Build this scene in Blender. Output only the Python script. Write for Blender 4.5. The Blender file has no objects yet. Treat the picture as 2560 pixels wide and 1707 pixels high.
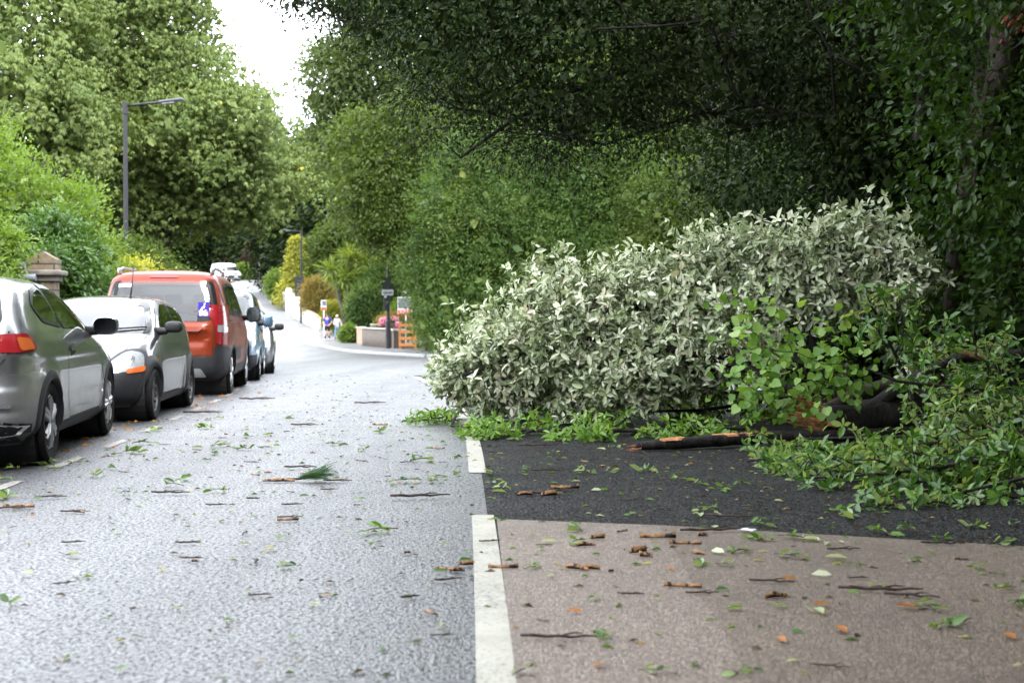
import bpy, bmesh, math, random
import numpy as np
from mathutils import Vector, Matrix
from mathutils.bvhtree import BVHTree

scene = bpy.context.scene
COL = scene.collection
R = math.radians
PI = math.pi

# ------------------------------------------------------------------ camera
F_PX, HORIZON, CAM_H = 3600.0, 783.0, 1.15          # focal length and horizon row in 2560 px, eye height
cam_d = bpy.data.cameras.new('camera')
cam = bpy.data.objects.new('camera', cam_d)
COL.objects.link(cam)
cam.location = (0, 0, CAM_H)
cam.rotation_euler = (R(90) - math.atan((853.5 - HORIZON) / F_PX), 0, 0)
cam_d.sensor_width = 36
cam_d.lens = 36 * F_PX / 2560
cam_d.clip_start = 0.1
cam_d.clip_end = 3000
cam_d.dof.use_dof = True
cam_d.dof.focus_distance = 12.0
cam_d.dof.aperture_fstop = 3.4
scene.camera = cam

# ------------------------------------------------------------------ light: a bright overcast sky, a soft veiled sun
SUN_EL, SUN_AZ = R(50), R(152)                        # azimuth from +Y, clockwise: behind, over the trees on the right
world = bpy.data.worlds.new('World')
scene.world = world
world.use_nodes = True
nt = world.node_tree
nt.nodes.clear()
sky = nt.nodes.new('ShaderNodeTexSky')
sky.sky_type = 'NISHITA'
sky.sun_disc = False
sky.sun_elevation = SUN_EL
sky.sun_rotation = SUN_AZ
sky.air_density = 1.0
sky.dust_density = 1.0
sky.ozone_density = 1.0
hsv = nt.nodes.new('ShaderNodeHueSaturation')
hsv.inputs['Saturation'].default_value = 0.30          # cloud cover takes most of the blue out
bg = nt.nodes.new('ShaderNodeBackground')
bg.inputs['Strength'].default_value = 0.15
wo = nt.nodes.new('ShaderNodeOutputWorld')
nt.links.new(sky.outputs['Color'], hsv.inputs['Color'])
tcw = nt.nodes.new('ShaderNodeTexCoord')               # broken cloud layer: soft bright and grey patches
cln = nt.nodes.new('ShaderNodeTexNoise'); cln.inputs['Scale'].default_value = 2.2; cln.inputs['Detail'].default_value = 5
clr = nt.nodes.new('ShaderNodeValToRGB')
clr.color_ramp.elements[0].position = .3; clr.color_ramp.elements[0].color = (6.2, 6.7, 7.5, 1)
clr.color_ramp.elements[1].position = .65; clr.color_ramp.elements[1].color = (12.0, 12.5, 13.4, 1)
mixw = nt.nodes.new('ShaderNodeMix'); mixw.data_type = 'RGBA'; mixw.inputs[0].default_value = .75
nt.links.new(tcw.outputs['Generated'], cln.inputs['Vector'])
nt.links.new(cln.outputs['Fac'], clr.inputs[0])
nt.links.new(hsv.outputs['Color'], mixw.inputs[6]); nt.links.new(clr.outputs[0], mixw.inputs[7])
nt.links.new(mixw.outputs[2], bg.inputs['Color'])
nt.links.new(bg.outputs['Background'], wo.inputs['Surface'])
sun_d = bpy.data.lights.new('sun', 'SUN')
sun_d.energy = 1.2
sun_d.angle = R(25)
sun_d.color = (1.0, 0.965, 0.9)
sun = bpy.data.objects.new('sun', sun_d)
COL.objects.link(sun)
sd = Vector((math.sin(SUN_AZ) * math.cos(SUN_EL), math.cos(SUN_AZ) * math.cos(SUN_EL), math.sin(SUN_EL)))
sun.rotation_euler = sd.to_track_quat('Z', 'Y').to_euler()
scene.view_settings.view_transform = 'Standard'
scene.view_settings.look = 'None'
scene.view_settings.exposure = 2.33
scene.view_settings.gamma = 1
scene.view_settings.use_curve_mapping = False
scene.cycles.use_denoising = True
scene.cycles.denoiser = 'OPENIMAGEDENOISE'
scene.cycles.max_bounces = 8
scene.cycles.diffuse_bounces = 3
scene.cycles.glossy_bounces = 4
scene.cycles.transmission_bounces = 4
scene.cycles.transparent_max_bounces = 12
scene.cycles.caustics_reflective = False
scene.cycles.caustics_refractive = False
scene.cycles.sample_clamp_indirect = 6

# ------------------------------------------------------------------ lie of the land
_ys = np.arange(-60, 1201, 1.0)
def smooth_table(xs, vs, k=9):
    t = np.interp(_ys, xs, vs)
    pad = np.concatenate([np.full(k, t[0]), t, np.full(k, t[-1])])
    ker = np.hanning(2 * k + 3)[1:-1]; ker /= ker.sum()
    return np.convolve(pad, ker, 'valid')
_zt = smooth_table([-60, 14, 20, 30, 45, 60, 72, 82, 92, 100, 116, 140, 160, 200, 250, 300, 500, 1200],
                   [0, 0, -.02, -.13, -.42, -.72, -.88, -.92, -.82, -.62, .25, 1.75, 3.0, 5.6, 6.8, 7.3, 8, 8], 5)
_ct = smooth_table([-60, -10, 0, 4.5, 8, 13.5, 20, 22.8, 30, 40, 50, 60, 75, 86.5, 98.5, 116, 135, 152, 200, 240, 300, 1200],
                   [1.4, .25, .08, -.04, -.15, -.36, -.80, -1.10, -2.1, -4.2, -6.9, -9.8, -13.2, -15.8, -18.7, -22.8, -27, -30.6, -42, -50, -62, -240], 2)
_bt = smooth_table([-60, 38, 60, 1200], [5.35, 5.35, 4.1, 4.1], 6)
def gz(y): return float(np.interp(y, _ys, _zt))
def cl(y): return float(np.interp(y, _ys, _ct))
def left_kerb(y): return cl(y) - float(np.interp(y, _ys, _bt))
def at(px, py, y):
    """the point at distance y that a photograph pixel (2560 wide) looks at"""
    return Vector(((px - 1280) * y / F_PX, y, CAM_H + (HORIZON - py) * y / F_PX))
def on_ground(px, py, z=0.0):
    y = F_PX * CAM_H / (py - HORIZON)
    for _ in range(8):
        y = F_PX * (CAM_H - gz(y)) / (py - HORIZON)
    return Vector(((px - 1280) * y / F_PX, y, gz(y) + z))

# ------------------------------------------------------------------ objects
def tag(o, label=None, cat=None, group=None, kind=None):
    if label: o['label'] = label
    if cat: o['category'] = cat
    if group: o['group'] = group
    if kind: o['kind'] = kind
    return o
def empty(name, loc=(0, 0, 0), rz=0.0):
    o = bpy.data.objects.new(name, None)
    COL.objects.link(o)
    o.location = loc
    o.rotation_euler = (0, 0, rz)
    o.empty_display_size = 0.2
    return o
def link_mesh(name, me, mat, parent=None):
    if mat:
        for m in (mat if isinstance(mat, (list, tuple)) else [mat]):
            me.materials.append(m)
    o = bpy.data.objects.new(name, me)
    COL.objects.link(o)
    if parent: o.parent = parent
    return o
def np_mesh(name, V, faces, rnd=None, smooth=False):
    """V (n,3); faces: list of int arrays (m,k); rnd: per point value"""
    me = bpy.data.meshes.new(name)
    V = np.asarray(V, dtype=np.float32)
    me.vertices.add(len(V))
    me.vertices.foreach_set('co', V.ravel())
    faces = [np.asarray(f, dtype=np.int32) for f in faces if len(f)]
    nl = sum(f.size for f in faces); nf = sum(len(f) for f in faces)
    me.loops.add(nl)
    me.polygons.add(nf)
    me.loops.foreach_set('vertex_index', np.concatenate([f.ravel() for f in faces]))
    starts, totals, p = [], [], 0
    for f in faces:
        k = f.shape[1]
        starts.append(p + np.arange(len(f)) * k); totals.append(np.full(len(f), k)); p += f.size
    me.polygons.foreach_set('loop_start', np.concatenate(starts).astype(np.int32))
    try: me.polygons.foreach_set('loop_total', np.concatenate(totals).astype(np.int32))
    except Exception: pass
    if smooth: me.polygons.foreach_set('use_smooth', np.ones(nf, dtype=bool))
    if rnd is not None:
        a = me.attributes.new('rnd', 'FLOAT', 'POINT')
        a.data.foreach_set('value', np.asarray(rnd, dtype=np.float32))
    me.update(calc_edges=True)
    return me
class MB:
    """collects boxes, tubes, lathes ... into one mesh"""
    def __init__(s): s.v = []; s.f = []
    def add(s, vs, fs):
        b = len(s.v); s.v += [tuple(v) for v in vs]; s.f += [tuple(i + b for i in f) for f in fs]
    def box(s, c, d, rot=None, taper=1.0, bev=0.0):
        hx, hy, hz = d[0] / 2, d[1] / 2, d[2] / 2
        M = rot if rot is not None else Matrix.Identity(3)
        if bev <= 0:
            vs = []
            for z in (-1, 1):
                t = taper if z > 0 else 1
                for x, y in ((-1, -1), (1, -1), (1, 1), (-1, 1)):
                    vs.append(M @ Vector((x * hx * t, y * hy * t, z * hz)) + Vector(c))
            s.add(vs, [(3, 2, 1, 0), (4, 5, 6, 7), (0, 1, 5, 4), (1, 2, 6, 5), (2, 3, 7, 6), (3, 0, 4, 7)])
        else:
            bm = bmesh.new(); bmesh.ops.create_cube(bm, size=1)
            for v in bm.verts:
                t = taper if v.co.z > 0 else 1
                v.co = Vector((v.co.x * d[0] * t, v.co.y * d[1] * t, v.co.z * d[2]))
            bmesh.ops.bevel(bm, geom=bm.edges[:], offset=bev, segments=3, profile=.5, affect='EDGES', clamp_overlap=True)
            s.add([M @ v.co + Vector(c) for v in bm.verts], [[v.index for v in f.verts] for f in bm.faces]); bm.free()
    def tube(s, pts, radii, n=8, caps=True):
        pts = [Vector(p) for p in pts]
        if not hasattr(radii, '__len__'): radii = [radii] * len(pts)
        vs, fs, prev = [], [], None
        for i, p in enumerate(pts):
            d = (pts[min(i + 1, len(pts) - 1)] - pts[max(i - 1, 0)]).normalized()
            if prev is None:
                a = d.orthogonal().normalized()
            else:
                a = (prev - d * prev.dot(d)); a = a.normalized() if a.length > 1e-6 else d.orthogonal().normalized()
            prev = a; b = d.cross(a)
            for k in range(n):
                t = 2 * PI * k / n
                vs.append(p + (a * math.cos(t) + b * math.sin(t)) * radii[i])
        for i in range(len(pts) - 1):
            for k in range(n):
                fs.append((i * n + k, i * n + (k + 1) % n, (i + 1) * n + (k + 1) % n, (i + 1) * n + k))
        if caps:
            fs.append(tuple(range(n))[::-1]); fs.append(tuple(range((len(pts) - 1) * n, len(pts) * n)))
        s.add(vs, fs)
    def lathe(s, prof, axis='z', c=(0, 0, 0), n=24, close=False):
        """prof: (radius, height) pairs"""
        vs, fs = [], []
        for r, h in prof:
            for k in range(n):
                t = 2 * PI * k / n
                x, y = r * math.cos(t), r * math.sin(t)
                p = {'z': (x, y, h), 'y': (x, h, y), 'x': (h, x, y)}[axis]
                vs.append(Vector(p) + Vector(c))
        for i in range(len(prof) - 1 + (1 if close else 0)):
            j = (i + 1) % len(prof)
            for k in range(n):
                fs.append((i * n + k, i * n + (k + 1) % n, j * n + (k + 1) % n, j * n + k))
        s.add(vs, fs)
    def prism(s, poly, axis, a, b):
        """2-D polygon pushed from a to b along axis"""
        n = len(poly); vs = []
        for h in (a, b):
            for u, v in poly:
                vs.append({'x': (h, u, v), 'y': (u, h, v), 'z': (u, v, h)}[axis])
        s.add(vs, [tuple(range(n)), tuple(range(n, 2 * n))[::-1]] + [(i, i + n, (i + 1) % n + n, (i + 1) % n) for i in range(n)])
    def build(s, name, mat, parent=None, smooth=False, angle=None, recalc=True):
        me = bpy.data.meshes.new(name)
        me.from_pydata(s.v, [], s.f)
        if recalc:
            bm = bmesh.new(); bm.from_mesh(me); bmesh.ops.recalc_face_normals(bm, faces=bm.faces); bm.to_mesh(me); bm.free()
        if smooth:
            me.polygons.foreach_set('use_smooth', np.ones(len(me.polygons), dtype=bool))
            if angle: me.set_sharp_from_angle(angle=R(angle))
        me.update()
        return link_mesh(name, me, mat, parent)

# ------------------------------------------------------------------ materials
def new_mat(name):
    m = bpy.data.materials.new(name); m.use_nodes = True
    nt = m.node_tree; nt.nodes.clear()
    out = nt.nodes.new('ShaderNodeOutputMaterial')
    return m, nt, out
def N(nt, t, **kw):
    n = nt.nodes.new('ShaderNode' + t)
    for k, v in kw.items():
        if k in n.inputs: n.inputs[k].default_value = v
        else: setattr(n, k, v)
    return n
def principled(nt, out, color=None, rough=.5, metal=0., spec=.5, coat=0., coat_rough=.03):
    p = N(nt, 'BsdfPrincipled')
    if color is not None: p.inputs['Base Color'].default_value = (*color, 1)
    p.inputs['Roughness'].default_value = rough
    p.inputs['Metallic'].default_value = metal
    p.inputs['Specular IOR Level'].default_value = spec
    p.inputs['Coat Weight'].default_value = coat
    p.inputs['Coat Roughness'].default_value = coat_rough
    nt.links.new(p.outputs[0], out.inputs['Surface'])
    return p
def ramp(nt, stops, interp='LINEAR'):
    r = N(nt, 'ValToRGB'); cr = r.color_ramp; cr.interpolation = interp
    while len(cr.elements) < len(stops): cr.elements.new(.5)
    for e, (p, c) in zip(cr.elements, stops):
        e.position = p; e.color = (*c, 1) if len(c) == 3 else c
    return r
def noise(nt, scale, detail=4., rough=.5, vec=None, dist=0.):
    n = N(nt, 'TexNoise'); n.inputs['Scale'].default_value = scale; n.inputs['Detail'].default_value = detail
    n.inputs['Roughness'].default_value = rough; n.inputs['Distortion'].default_value = dist
    if vec is not None: nt.links.new(vec, n.inputs['Vector'])
    return n
def obj_co(nt): return N(nt, 'TexCoord').outputs['Object']
def bump(nt, h, p, strength=.3, dist=.01):
    b = N(nt, 'Bump'); b.inputs['Strength'].default_value = strength; b.inputs['Distance'].default_value = dist
    nt.links.new(h, b.inputs['Height']); nt.links.new(b.outputs[0], p.inputs['Normal'])
    return b
def mat_plain(name, c, rough=.5, metal=0., spec=.4, coat=0., var=.25, scale=6., bmp=.0, bscale=60.):
    """a solid colour broken up by dirt-sized noise"""
    m, nt, out = new_mat(name)
    p = principled(nt, out, c, rough, metal, spec, coat)
    co = obj_co(nt)
    n = noise(nt, scale, 5, .6, co)
    r = ramp(nt, [(.25, tuple(x * (1 - var) for x in c)), (.75, tuple(min(1, x * (1 + var)) for x in c))])
    nt.links.new(n.outputs['Fac'], r.inputs[0]); nt.links.new(r.outputs[0], p.inputs['Base Color'])
    if bmp > 0:
        n2 = noise(nt, bscale, 4, .6, co); bump(nt, n2.outputs['Fac'], p, bmp, .02)
    return m
def mat_leaf(name, stops, trans=.42, rough=.42, spec=.18, nscale=.6, nmix=.45, tint=(1.25, 1.2, .5), gain=.95, back=None):
    """leaf colour from a value per leaf, mixed with a slow drift through the plant; some light comes through"""
    m, nt, out = new_mat(name)
    a = N(nt, 'Attribute', attribute_name='rnd')
    n = noise(nt, nscale, 3, .6, obj_co(nt))
    mp = N(nt, 'MapRange'); mp.inputs['From Min'].default_value = .3; mp.inputs['From Max'].default_value = .7
    nt.links.new(n.outputs['Fac'], mp.inputs['Value'])
    mx = N(nt, 'Mix', data_type='FLOAT'); mx.inputs['Factor'].default_value = nmix
    nt.links.new(a.outputs['Fac'], mx.inputs[2]); nt.links.new(mp.outputs[0], mx.inputs[3])
    r = ramp(nt, [(q, tuple(x * gain for x in c)) for q, c in stops]); nt.links.new(mx.outputs[0], r.inputs[0])
    p = principled(nt, out, None, rough, 0, spec)
    if back:                                                 # the leaf's other side has its own colour
        gm = N(nt, 'NewGeometry'); mb_ = N(nt, 'Mix', data_type='RGBA'); nt.links.new(gm.outputs['Backfacing'], mb_.inputs[0])
        nt.links.new(r.outputs[0], mb_.inputs[6]); mb_.inputs[7].default_value = (*back, 1)
        class _O: outputs = [mb_.outputs[2]]
        r = _O
    nt.links.new(r.outputs[0], p.inputs['Base Color'])
    if trans > 0:
        t = N(nt, 'BsdfTranslucent')
        mm = N(nt, 'Mix', data_type='RGBA', blend_type='MULTIPLY'); mm.inputs[0].default_value = 1
        nt.links.new(r.outputs[0], mm.inputs[6]); mm.inputs[7].default_value = (*tint, 1)
        nt.links.new(mm.outputs[2], t.inputs['Color'])
        ms = N(nt, 'MixShader'); ms.inputs[0].default_value = trans
        nt.links.new(p.outputs[0], ms.inputs[1]); nt.links.new(t.outputs[0], ms.inputs[2])
        nt.links.new(ms.outputs[0], out.inputs['Surface'])
    return m
def mat_bark(name, c, rough=.8, scale=9., bmp=.8):
    m, nt, out = new_mat(name)
    p = principled(nt, out, c, rough, 0, .2)
    co = obj_co(nt)
    mpn = N(nt, 'Mapping'); mpn.inputs['Scale'].default_value = (1, 1, .3); nt.links.new(co, mpn.inputs[0])
    n = noise(nt, scale, 6, .65, mpn.outputs[0], .6)
    r = ramp(nt, [(.3, tuple(x * .45 for x in c)), (.55, c), (.8, tuple(min(1, x * 1.8 + .01) for x in c))])
    nt.links.new(n.outputs['Fac'], r.inputs[0]); nt.links.new(r.outputs[0], p.inputs['Base Color'])
    bump(nt, n.outputs['Fac'], p, bmp, .03)
    return m
def mat_masonry(name, c1, c2, mortar, bw, bh, rough=.85, msize=.015, along=(1, 0)):
    """coursed blocks; u runs along the wall's own direction"""
    m, nt, out = new_mat(name)
    p = principled(nt, out, c1, rough)
    co = obj_co(nt); sx = N(nt, 'SeparateXYZ'); nt.links.new(co, sx.inputs[0])
    ad = N(nt, 'Math', operation='ADD'); nt.links.new(sx.outputs[0], ad.inputs[0]); nt.links.new(sx.outputs[1], ad.inputs[1])
    cx = N(nt, 'CombineXYZ'); nt.links.new(ad.outputs[0], cx.inputs[0]); nt.links.new(sx.outputs[2], cx.inputs[1])
    nz = noise(nt, 5, 3, .5, co)
    b = N(nt, 'TexBrick'); b.inputs['Scale'].default_value = 1
    b.inputs['Brick Width'].default_value = bw; b.inputs['Row Height'].default_value = bh; b.inputs['Mortar Size'].default_value = msize
    b.inputs['Color1'].default_value = (*c1, 1); b.inputs['Color2'].default_value = (*c2, 1); b.inputs['Mortar'].default_value = (*mortar, 1)
    b.inputs['Bias'].default_value = 0
    va = N(nt, 'VectorMath', operation='MULTIPLY_ADD'); nt.links.new(nz.outputs['Color'], va.inputs[0])
    va.inputs[1].default_value = (.03, .03, 0); nt.links.new(cx.outputs[0], va.inputs[2])
    nt.links.new(va.outputs[0], b.inputs['Vector'])
    n2 = noise(nt, 9, 5, .7, co)
    r2 = ramp(nt, [(.25, (.45, .45, .45)), (.7, (1.15, 1.15, 1.15))]); nt.links.new(n2.outputs['Fac'], r2.inputs[0])
    mm = N(nt, 'Mix', data_type='RGBA', blend_type='MULTIPLY'); mm.inputs[0].default_value = 1
    nt.links.new(b.outputs['Color'], mm.inputs[6]); nt.links.new(r2.outputs[0], mm.inputs[7])
    nt.links.new(mm.outputs[2], p.inputs['Base Color'])
    iv = N(nt, 'Math', operation='SUBTRACT'); iv.inputs[0].default_value = 1; nt.links.new(b.outputs['Fac'], iv.inputs[1])
    bump(nt, iv.outputs[0], p, .8, .012)
    return m

def mat_asphalt(name, base, stone, rough, scale=75., bdist=.006, bstr=1., spec=.5, film=0., pits=0.):
    """aggregate set in binder, damp, with wheel tracks a little smoother than the crown of the lane"""
    m, nt, out = new_mat(name)
    p = principled(nt, out, base, rough, 0, spec)
    co = obj_co(nt)
    vo = N(nt, 'TexVoronoi'); vo.inputs['Scale'].default_value = scale; nt.links.new(co, vo.inputs['Vector'])
    vo2 = N(nt, 'TexVoronoi'); vo2.inputs['Scale'].default_value = scale * 2.3; nt.links.new(co, vo2.inputs['Vector'])
    sp = N(nt, 'SeparateColor'); nt.links.new(vo.outputs['Color'], sp.inputs[0])
    r = ramp(nt, [(0, tuple(x * .7 for x in base)), (.55, base), (.8, stone), (1, tuple(min(1, x * 1.5) for x in stone))])
    nt.links.new(sp.outputs[0], r.inputs[0])
    big = noise(nt, .55, 4, .6, co)
    rb = ramp(nt, [(.3, (.78, .78, .78)), (.7, (1.15, 1.15, 1.15))]); nt.links.new(big.outputs['Fac'], rb.inputs[0])
    mm = N(nt, 'Mix', data_type='RGBA', blend_type='MULTIPLY'); mm.inputs[0].default_value = 1
    nt.links.new(r.outputs[0], mm.inputs[6]); nt.links.new(rb.outputs[0], mm.inputs[7])
    nt.links.new(mm.outputs[2], p.inputs['Base Color'])
    fine = noise(nt, 1.7, 5, .65, co)
    mr = N(nt, 'MapRange'); mr.inputs['To Min'].default_value = rough - .09; mr.inputs['To Max'].default_value = rough + .09
    mr.inputs['From Min'].default_value = .3; mr.inputs['From Max'].default_value = .7
    nt.links.new(fine.outputs['Fac'], mr.inputs['Value']); nt.links.new(mr.outputs[0], p.inputs['Roughness'])
    a = N(nt, 'Math', operation='MULTIPLY_ADD'); nt.links.new(vo2.outputs['Distance'], a.inputs[0]); a.inputs[1].default_value = .4
    nt.links.new(vo.outputs['Distance'], a.inputs[2])
    b = bump(nt, a.outputs[0], p, bstr, bdist); b.invert = True
    if pits:                                                # open gaps between the stones hold no sheen
        pn = noise(nt, pits, 3, .6, co, .4); pr = ramp(nt, [(.40, (.06, .06, .06)), (.54, (1, 1, 1))]); nt.links.new(pn.outputs['Fac'], pr.inputs[0])
        sl = N(nt, 'Math', operation='MULTIPLY'); sl.inputs[1].default_value = spec; nt.links.new(pr.outputs[0], sl.inputs[0]); nt.links.new(sl.outputs[0], p.inputs['Specular IOR Level'])
        cw = N(nt, 'Math', operation='MULTIPLY'); cw.inputs[1].default_value = film
        tm = N(nt, 'Mapping'); tm.inputs['Scale'].default_value = (1.15, .045, 1); nt.links.new(co, tm.inputs[0])       # long wheel tracks hold more water
        tn = noise(nt, 1., 4, .6, tm.outputs[0]); tr = ramp(nt, [(.32, (.55, .55, .55)), (.62, (1, 1, 1))]); nt.links.new(tn.outputs['Fac'], tr.inputs[0])
        tw = N(nt, 'Math', operation='MULTIPLY'); nt.links.new(tr.outputs[0], tw.inputs[0]); nt.links.new(pr.outputs[0], tw.inputs[1])
        nt.links.new(tw.outputs[0], cw.inputs[0]); nt.links.new(cw.outputs[0], p.inputs['Coat Weight'])
    if film:                                                # rain water lying over the stones
        p.inputs['Coat Roughness'].default_value = .33; p.inputs['Coat IOR'].default_value = 1.75
        b2 = N(nt, 'Bump'); b2.inputs['Strength'].default_value = .6; b2.inputs['Distance'].default_value = bdist * .6; b2.invert = True
        nt.links.new(a.outputs[0], b2.inputs['Height']); nt.links.new(b2.outputs[0], p.inputs['Coat Normal'])
    return m
def mat_marking(name, paint, under, wear=.5):
    m, nt, out = new_mat(name)
    p = principled(nt, out, paint, .45)
    co = obj_co(nt)
    n = noise(nt, 55, 5, .75, co); n1 = noise(nt, 1.1, 3, .5, co)
    s = N(nt, 'Math', operation='MULTIPLY_ADD'); nt.links.new(n1.outputs['Fac'], s.inputs[0]); s.inputs[1].default_value = .22; nt.links.new(n.outputs['Fac'], s.inputs[2])
    r = ramp(nt, [(wear + .22, paint), (wear + .32, under)]); nt.links.new(s.outputs[0], r.inputs[0])
    n3 = noise(nt, 6, 4, .6, co); r3 = ramp(nt, [(.3, (.72, .72, .7)), (.65, (1, 1, 1))]); nt.links.new(n3.outputs['Fac'], r3.inputs[0])
    mm = N(nt, 'Mix', data_type='RGBA', blend_type='MULTIPLY'); mm.inputs[0].default_value = 1
    nt.links.new(r.outputs[0], mm.inputs[6]); nt.links.new(r3.outputs[0], mm.inputs[7])
    nt.links.new(mm.outputs[2], p.inputs['Base Color'])
    bump(nt, n.outputs['Fac'], p, .5, .004)
    return m
M = {}
M['asphalt'] = mat_asphalt('asphalt', (.014, .0145, .0165), (.05, .052, .058), .46, 92., .0095, spec=1.0, film=.82, pits=54.)
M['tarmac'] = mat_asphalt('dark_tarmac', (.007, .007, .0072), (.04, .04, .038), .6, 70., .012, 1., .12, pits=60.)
M['buff'] = mat_asphalt('buff_surfacing', (.118, .090, .070), (.185, .147, .116), .5, 110., .004, .8, .35)
M['buff2'] = mat_asphalt('buff_surfacing_old', (.092, .069, .050), (.148, .115, .087), .5, 110., .004, .8, .35)
M['paving'] = mat_asphalt('footway_tarmac', (.10, .10, .103), (.16, .16, .162), .45, 60., .005, .7)
M['kerb'] = mat_plain('kerb_stone', (.26, .26, .27), .55, var=.3, scale=3, bmp=.3)
M['white_line'] = mat_marking('white_line', (.345, .33, .275), (.08, .076, .07), .42)
M['bay_line'] = mat_marking('bay_line', (.30, .28, .25), (.05, .05, .05), .37)
M['yellow_line'] = mat_marking('yellow_line', (.5, .38, .12), (.08, .08, .08), .40)
M['soil'] = mat_plain('soil', (.05, .042, .028), .9, var=.5, scale=2.5, bmp=.8, bscale=12)
# ------------------------------------------------------------------ the setting: ground, road, pavements, kerbs, markings
def ribbon(name, ys, xl, xr, z, mat, cols=8, kind='structure'):
    """a sheet along the road between xl(y) and xr(y)"""
    V, Fq = [], []
    for y in ys:
        a, b = xl(y), xr(y)
        for k in range(cols + 1):
            V.append((a + (b - a) * k / cols, y, gz(y) + z))
    c = cols + 1
    for i in range(len(ys) - 1):
        for k in range(cols):
            Fq.append((i * c + k, i * c + k + 1, (i + 1) * c + k + 1, (i + 1) * c + k))
    me = np_mesh(name, V, [np.array(Fq)], smooth=True)
    o = link_mesh(name, me, mat)
    if kind: o['kind'] = kind
    return o
ysr = list(np.arange(-30, 60, 1.0)) + list(np.arange(60, 420, 3.0))
ribbon('ground', list(np.arange(-60, 120, 3.0)) + list(np.arange(120, 1200, 40.0)), lambda y: -700, lambda y: 700, -.09, M['soil'], 4)
NEAR_R = 4.3
def right_edge(y):
    w = np.interp(y, [-60, 24, 30, 34, 50, 56, 60, 66, 75, 1200], [NEAR_R, NEAR_R, 7, 11, 11, 9, 6.3, 6.2, 4.75, 4.1])
    return cl(y) + w
ribbon('road', ysr, left_kerb, right_edge, 0, M['asphalt'], 14)
so = ribbon('side_road', list(np.arange(33, 58.5, 1.0)), lambda y: cl(y) + 4, lambda y: 40, -.006, M['asphalt'], 10)
# pavement and kerb on the left
ribbon('pavement', ysr, lambda y: left_kerb(y) - 2.3, lambda y: left_kerb(y) - .13, .11, M['paving'], 3)
def kerb_line(name, pts, w=.13, h=.12, drop=.05):
    """a kerb of real section along a list of ground points (road side on the right hand of travel)"""
    V, Fq = [], []
    P_ = [Vector((p[0], p[1])) for p in pts]
    for i, p in enumerate(P_):
        d = (P_[min(i + 1, len(P_) - 1)] - P_[max(i - 1, 0)]).normalized()
        nrm = Vector((-d.y, d.x))
        z = gz(p.y)
        q = p + nrm * w
        V += [(p.x, p.y, z - drop), (p.x, p.y, z + h - .015), (p.x + nrm.x * .015, p.y + nrm.y * .015, z + h), (q.x, q.y, z + h), (q.x, q.y, z - drop)]
    for i in range(len(P_) - 1):
        for k in range(4):
            Fq.append((i * 5 + k, i * 5 + k + 1, i * 5 + k + 6, i * 5 + k + 5))
    o = link_mesh(name, np_mesh(name, V, [np.array(Fq)]), M['kerb'])
    o['kind'] = 'structure'
    return o
kerb_line('kerb', [(left_kerb(y), y) for y in ysr])
# far pavement on the other side of the junction, its kerb bending round from the side road
KR = [(30, 57), (15, 57), (6, 57), (0, 57.6), (-2.2, 59), (-4.0, 63.5), (-6.2, 69.5), (-8.4, 75.5), (-11.4, 86.5), (-14.5, 98.5), (-18.8, 116), (-23.4, 135), (-27.0, 152), (-38.5, 200), (-46, 240), (-58, 300)]
def dense(pts, step=1.0):
    out = []
    P_ = [Vector(p) for p in pts]
    n = len(P_)
    for i in range(n - 1):
        p0, p1, p2, p3 = P_[max(i - 1, 0)], P_[i], P_[i + 1], P_[min(i + 2, n - 1)]
        m = max(2, int((p2 - p1).length / step))
        for k in range(m):
            t = k / m
            out.append(.5 * ((2 * p1) + (p2 - p0) * t + (2 * p0 - 5 * p1 + 4 * p2 - p3) * t * t + (3 * p1 - p0 - 3 * p2 + p3) * t ** 3))
    out.append(P_[-1])
    return out
KD = dense(KR)
kerb_line('kerb', [(p.x, p.y) for p in KD[::-1]])
def offset_line(pts, d):
    out = []
    for i, p in enumerate(pts):
        t = (pts[min(i + 1, len(pts) - 1)] - pts[max(i - 1, 0)]).normalized()
        out.append(p + Vector((t.y, -t.x)) * d)
    return out
def strip(name, A, B, z, mat, kind='structure', cols=4):
    V, Fq = [], []
    for a, b in zip(A, B):
        for k in range(cols + 1):
            p = a + (b - a) * k / cols
            V.append((p.x, p.y, gz(p.y) + z))
    c = cols + 1
    for i in range(len(A) - 1):
        for k in range(cols):
            Fq.append((i * c + k, i * c + k + 1, (i + 1) * c + k + 1, (i + 1) * c + k))
    o = link_mesh(name, np_mesh(name, V, [np.array(Fq)]), mat)
    if kind: o['kind'] = kind
    return o
strip('pavement', offset_line(KD, .13), offset_line(KD, 3.1), .112, M['paving'])
strip('road_marking', offset_line(KD[60:], -.32), offset_line(KD[60:], -.22), .006, M['yellow_line'])
# near right side: verge under the trees
ribbon('verge', list(np.arange(-30, 32, 1.0)), lambda y: cl(y) + NEAR_R + .13, lambda y: 30, .10, M['soil'], 6)
kerb_line('kerb', [(cl(y) + NEAR_R, y) for y in np.arange(32, -30, -1.0)])
# white centre line dashes
def dash(y0, y1, w, off=0.0, mat='white_line', name='road_marking', z=.005):
    ys = list(np.linspace(y0, y1, 14))
    return ribbon(name, ys, lambda y: cl(y) + off, lambda y: cl(y) + off + w, z, M[mat], 2)
for y0, y1 in ((-4.2, -.2), (1.9, 8.17), (10.35, 13.5), (15.0, 18.1), (20.0, 23.4), (25.6, 28.9), (31.2, 34.4)):
    dash(y0, y1, .125, -.07)
# bay line beside the parked cars
for k in range(26):
    y0 = 4.2 + k * 1.62
    dash(y0, y0 + .78, .085, -3.2 - .006 * max(0, y0 - 12), 'bay_line')
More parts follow.
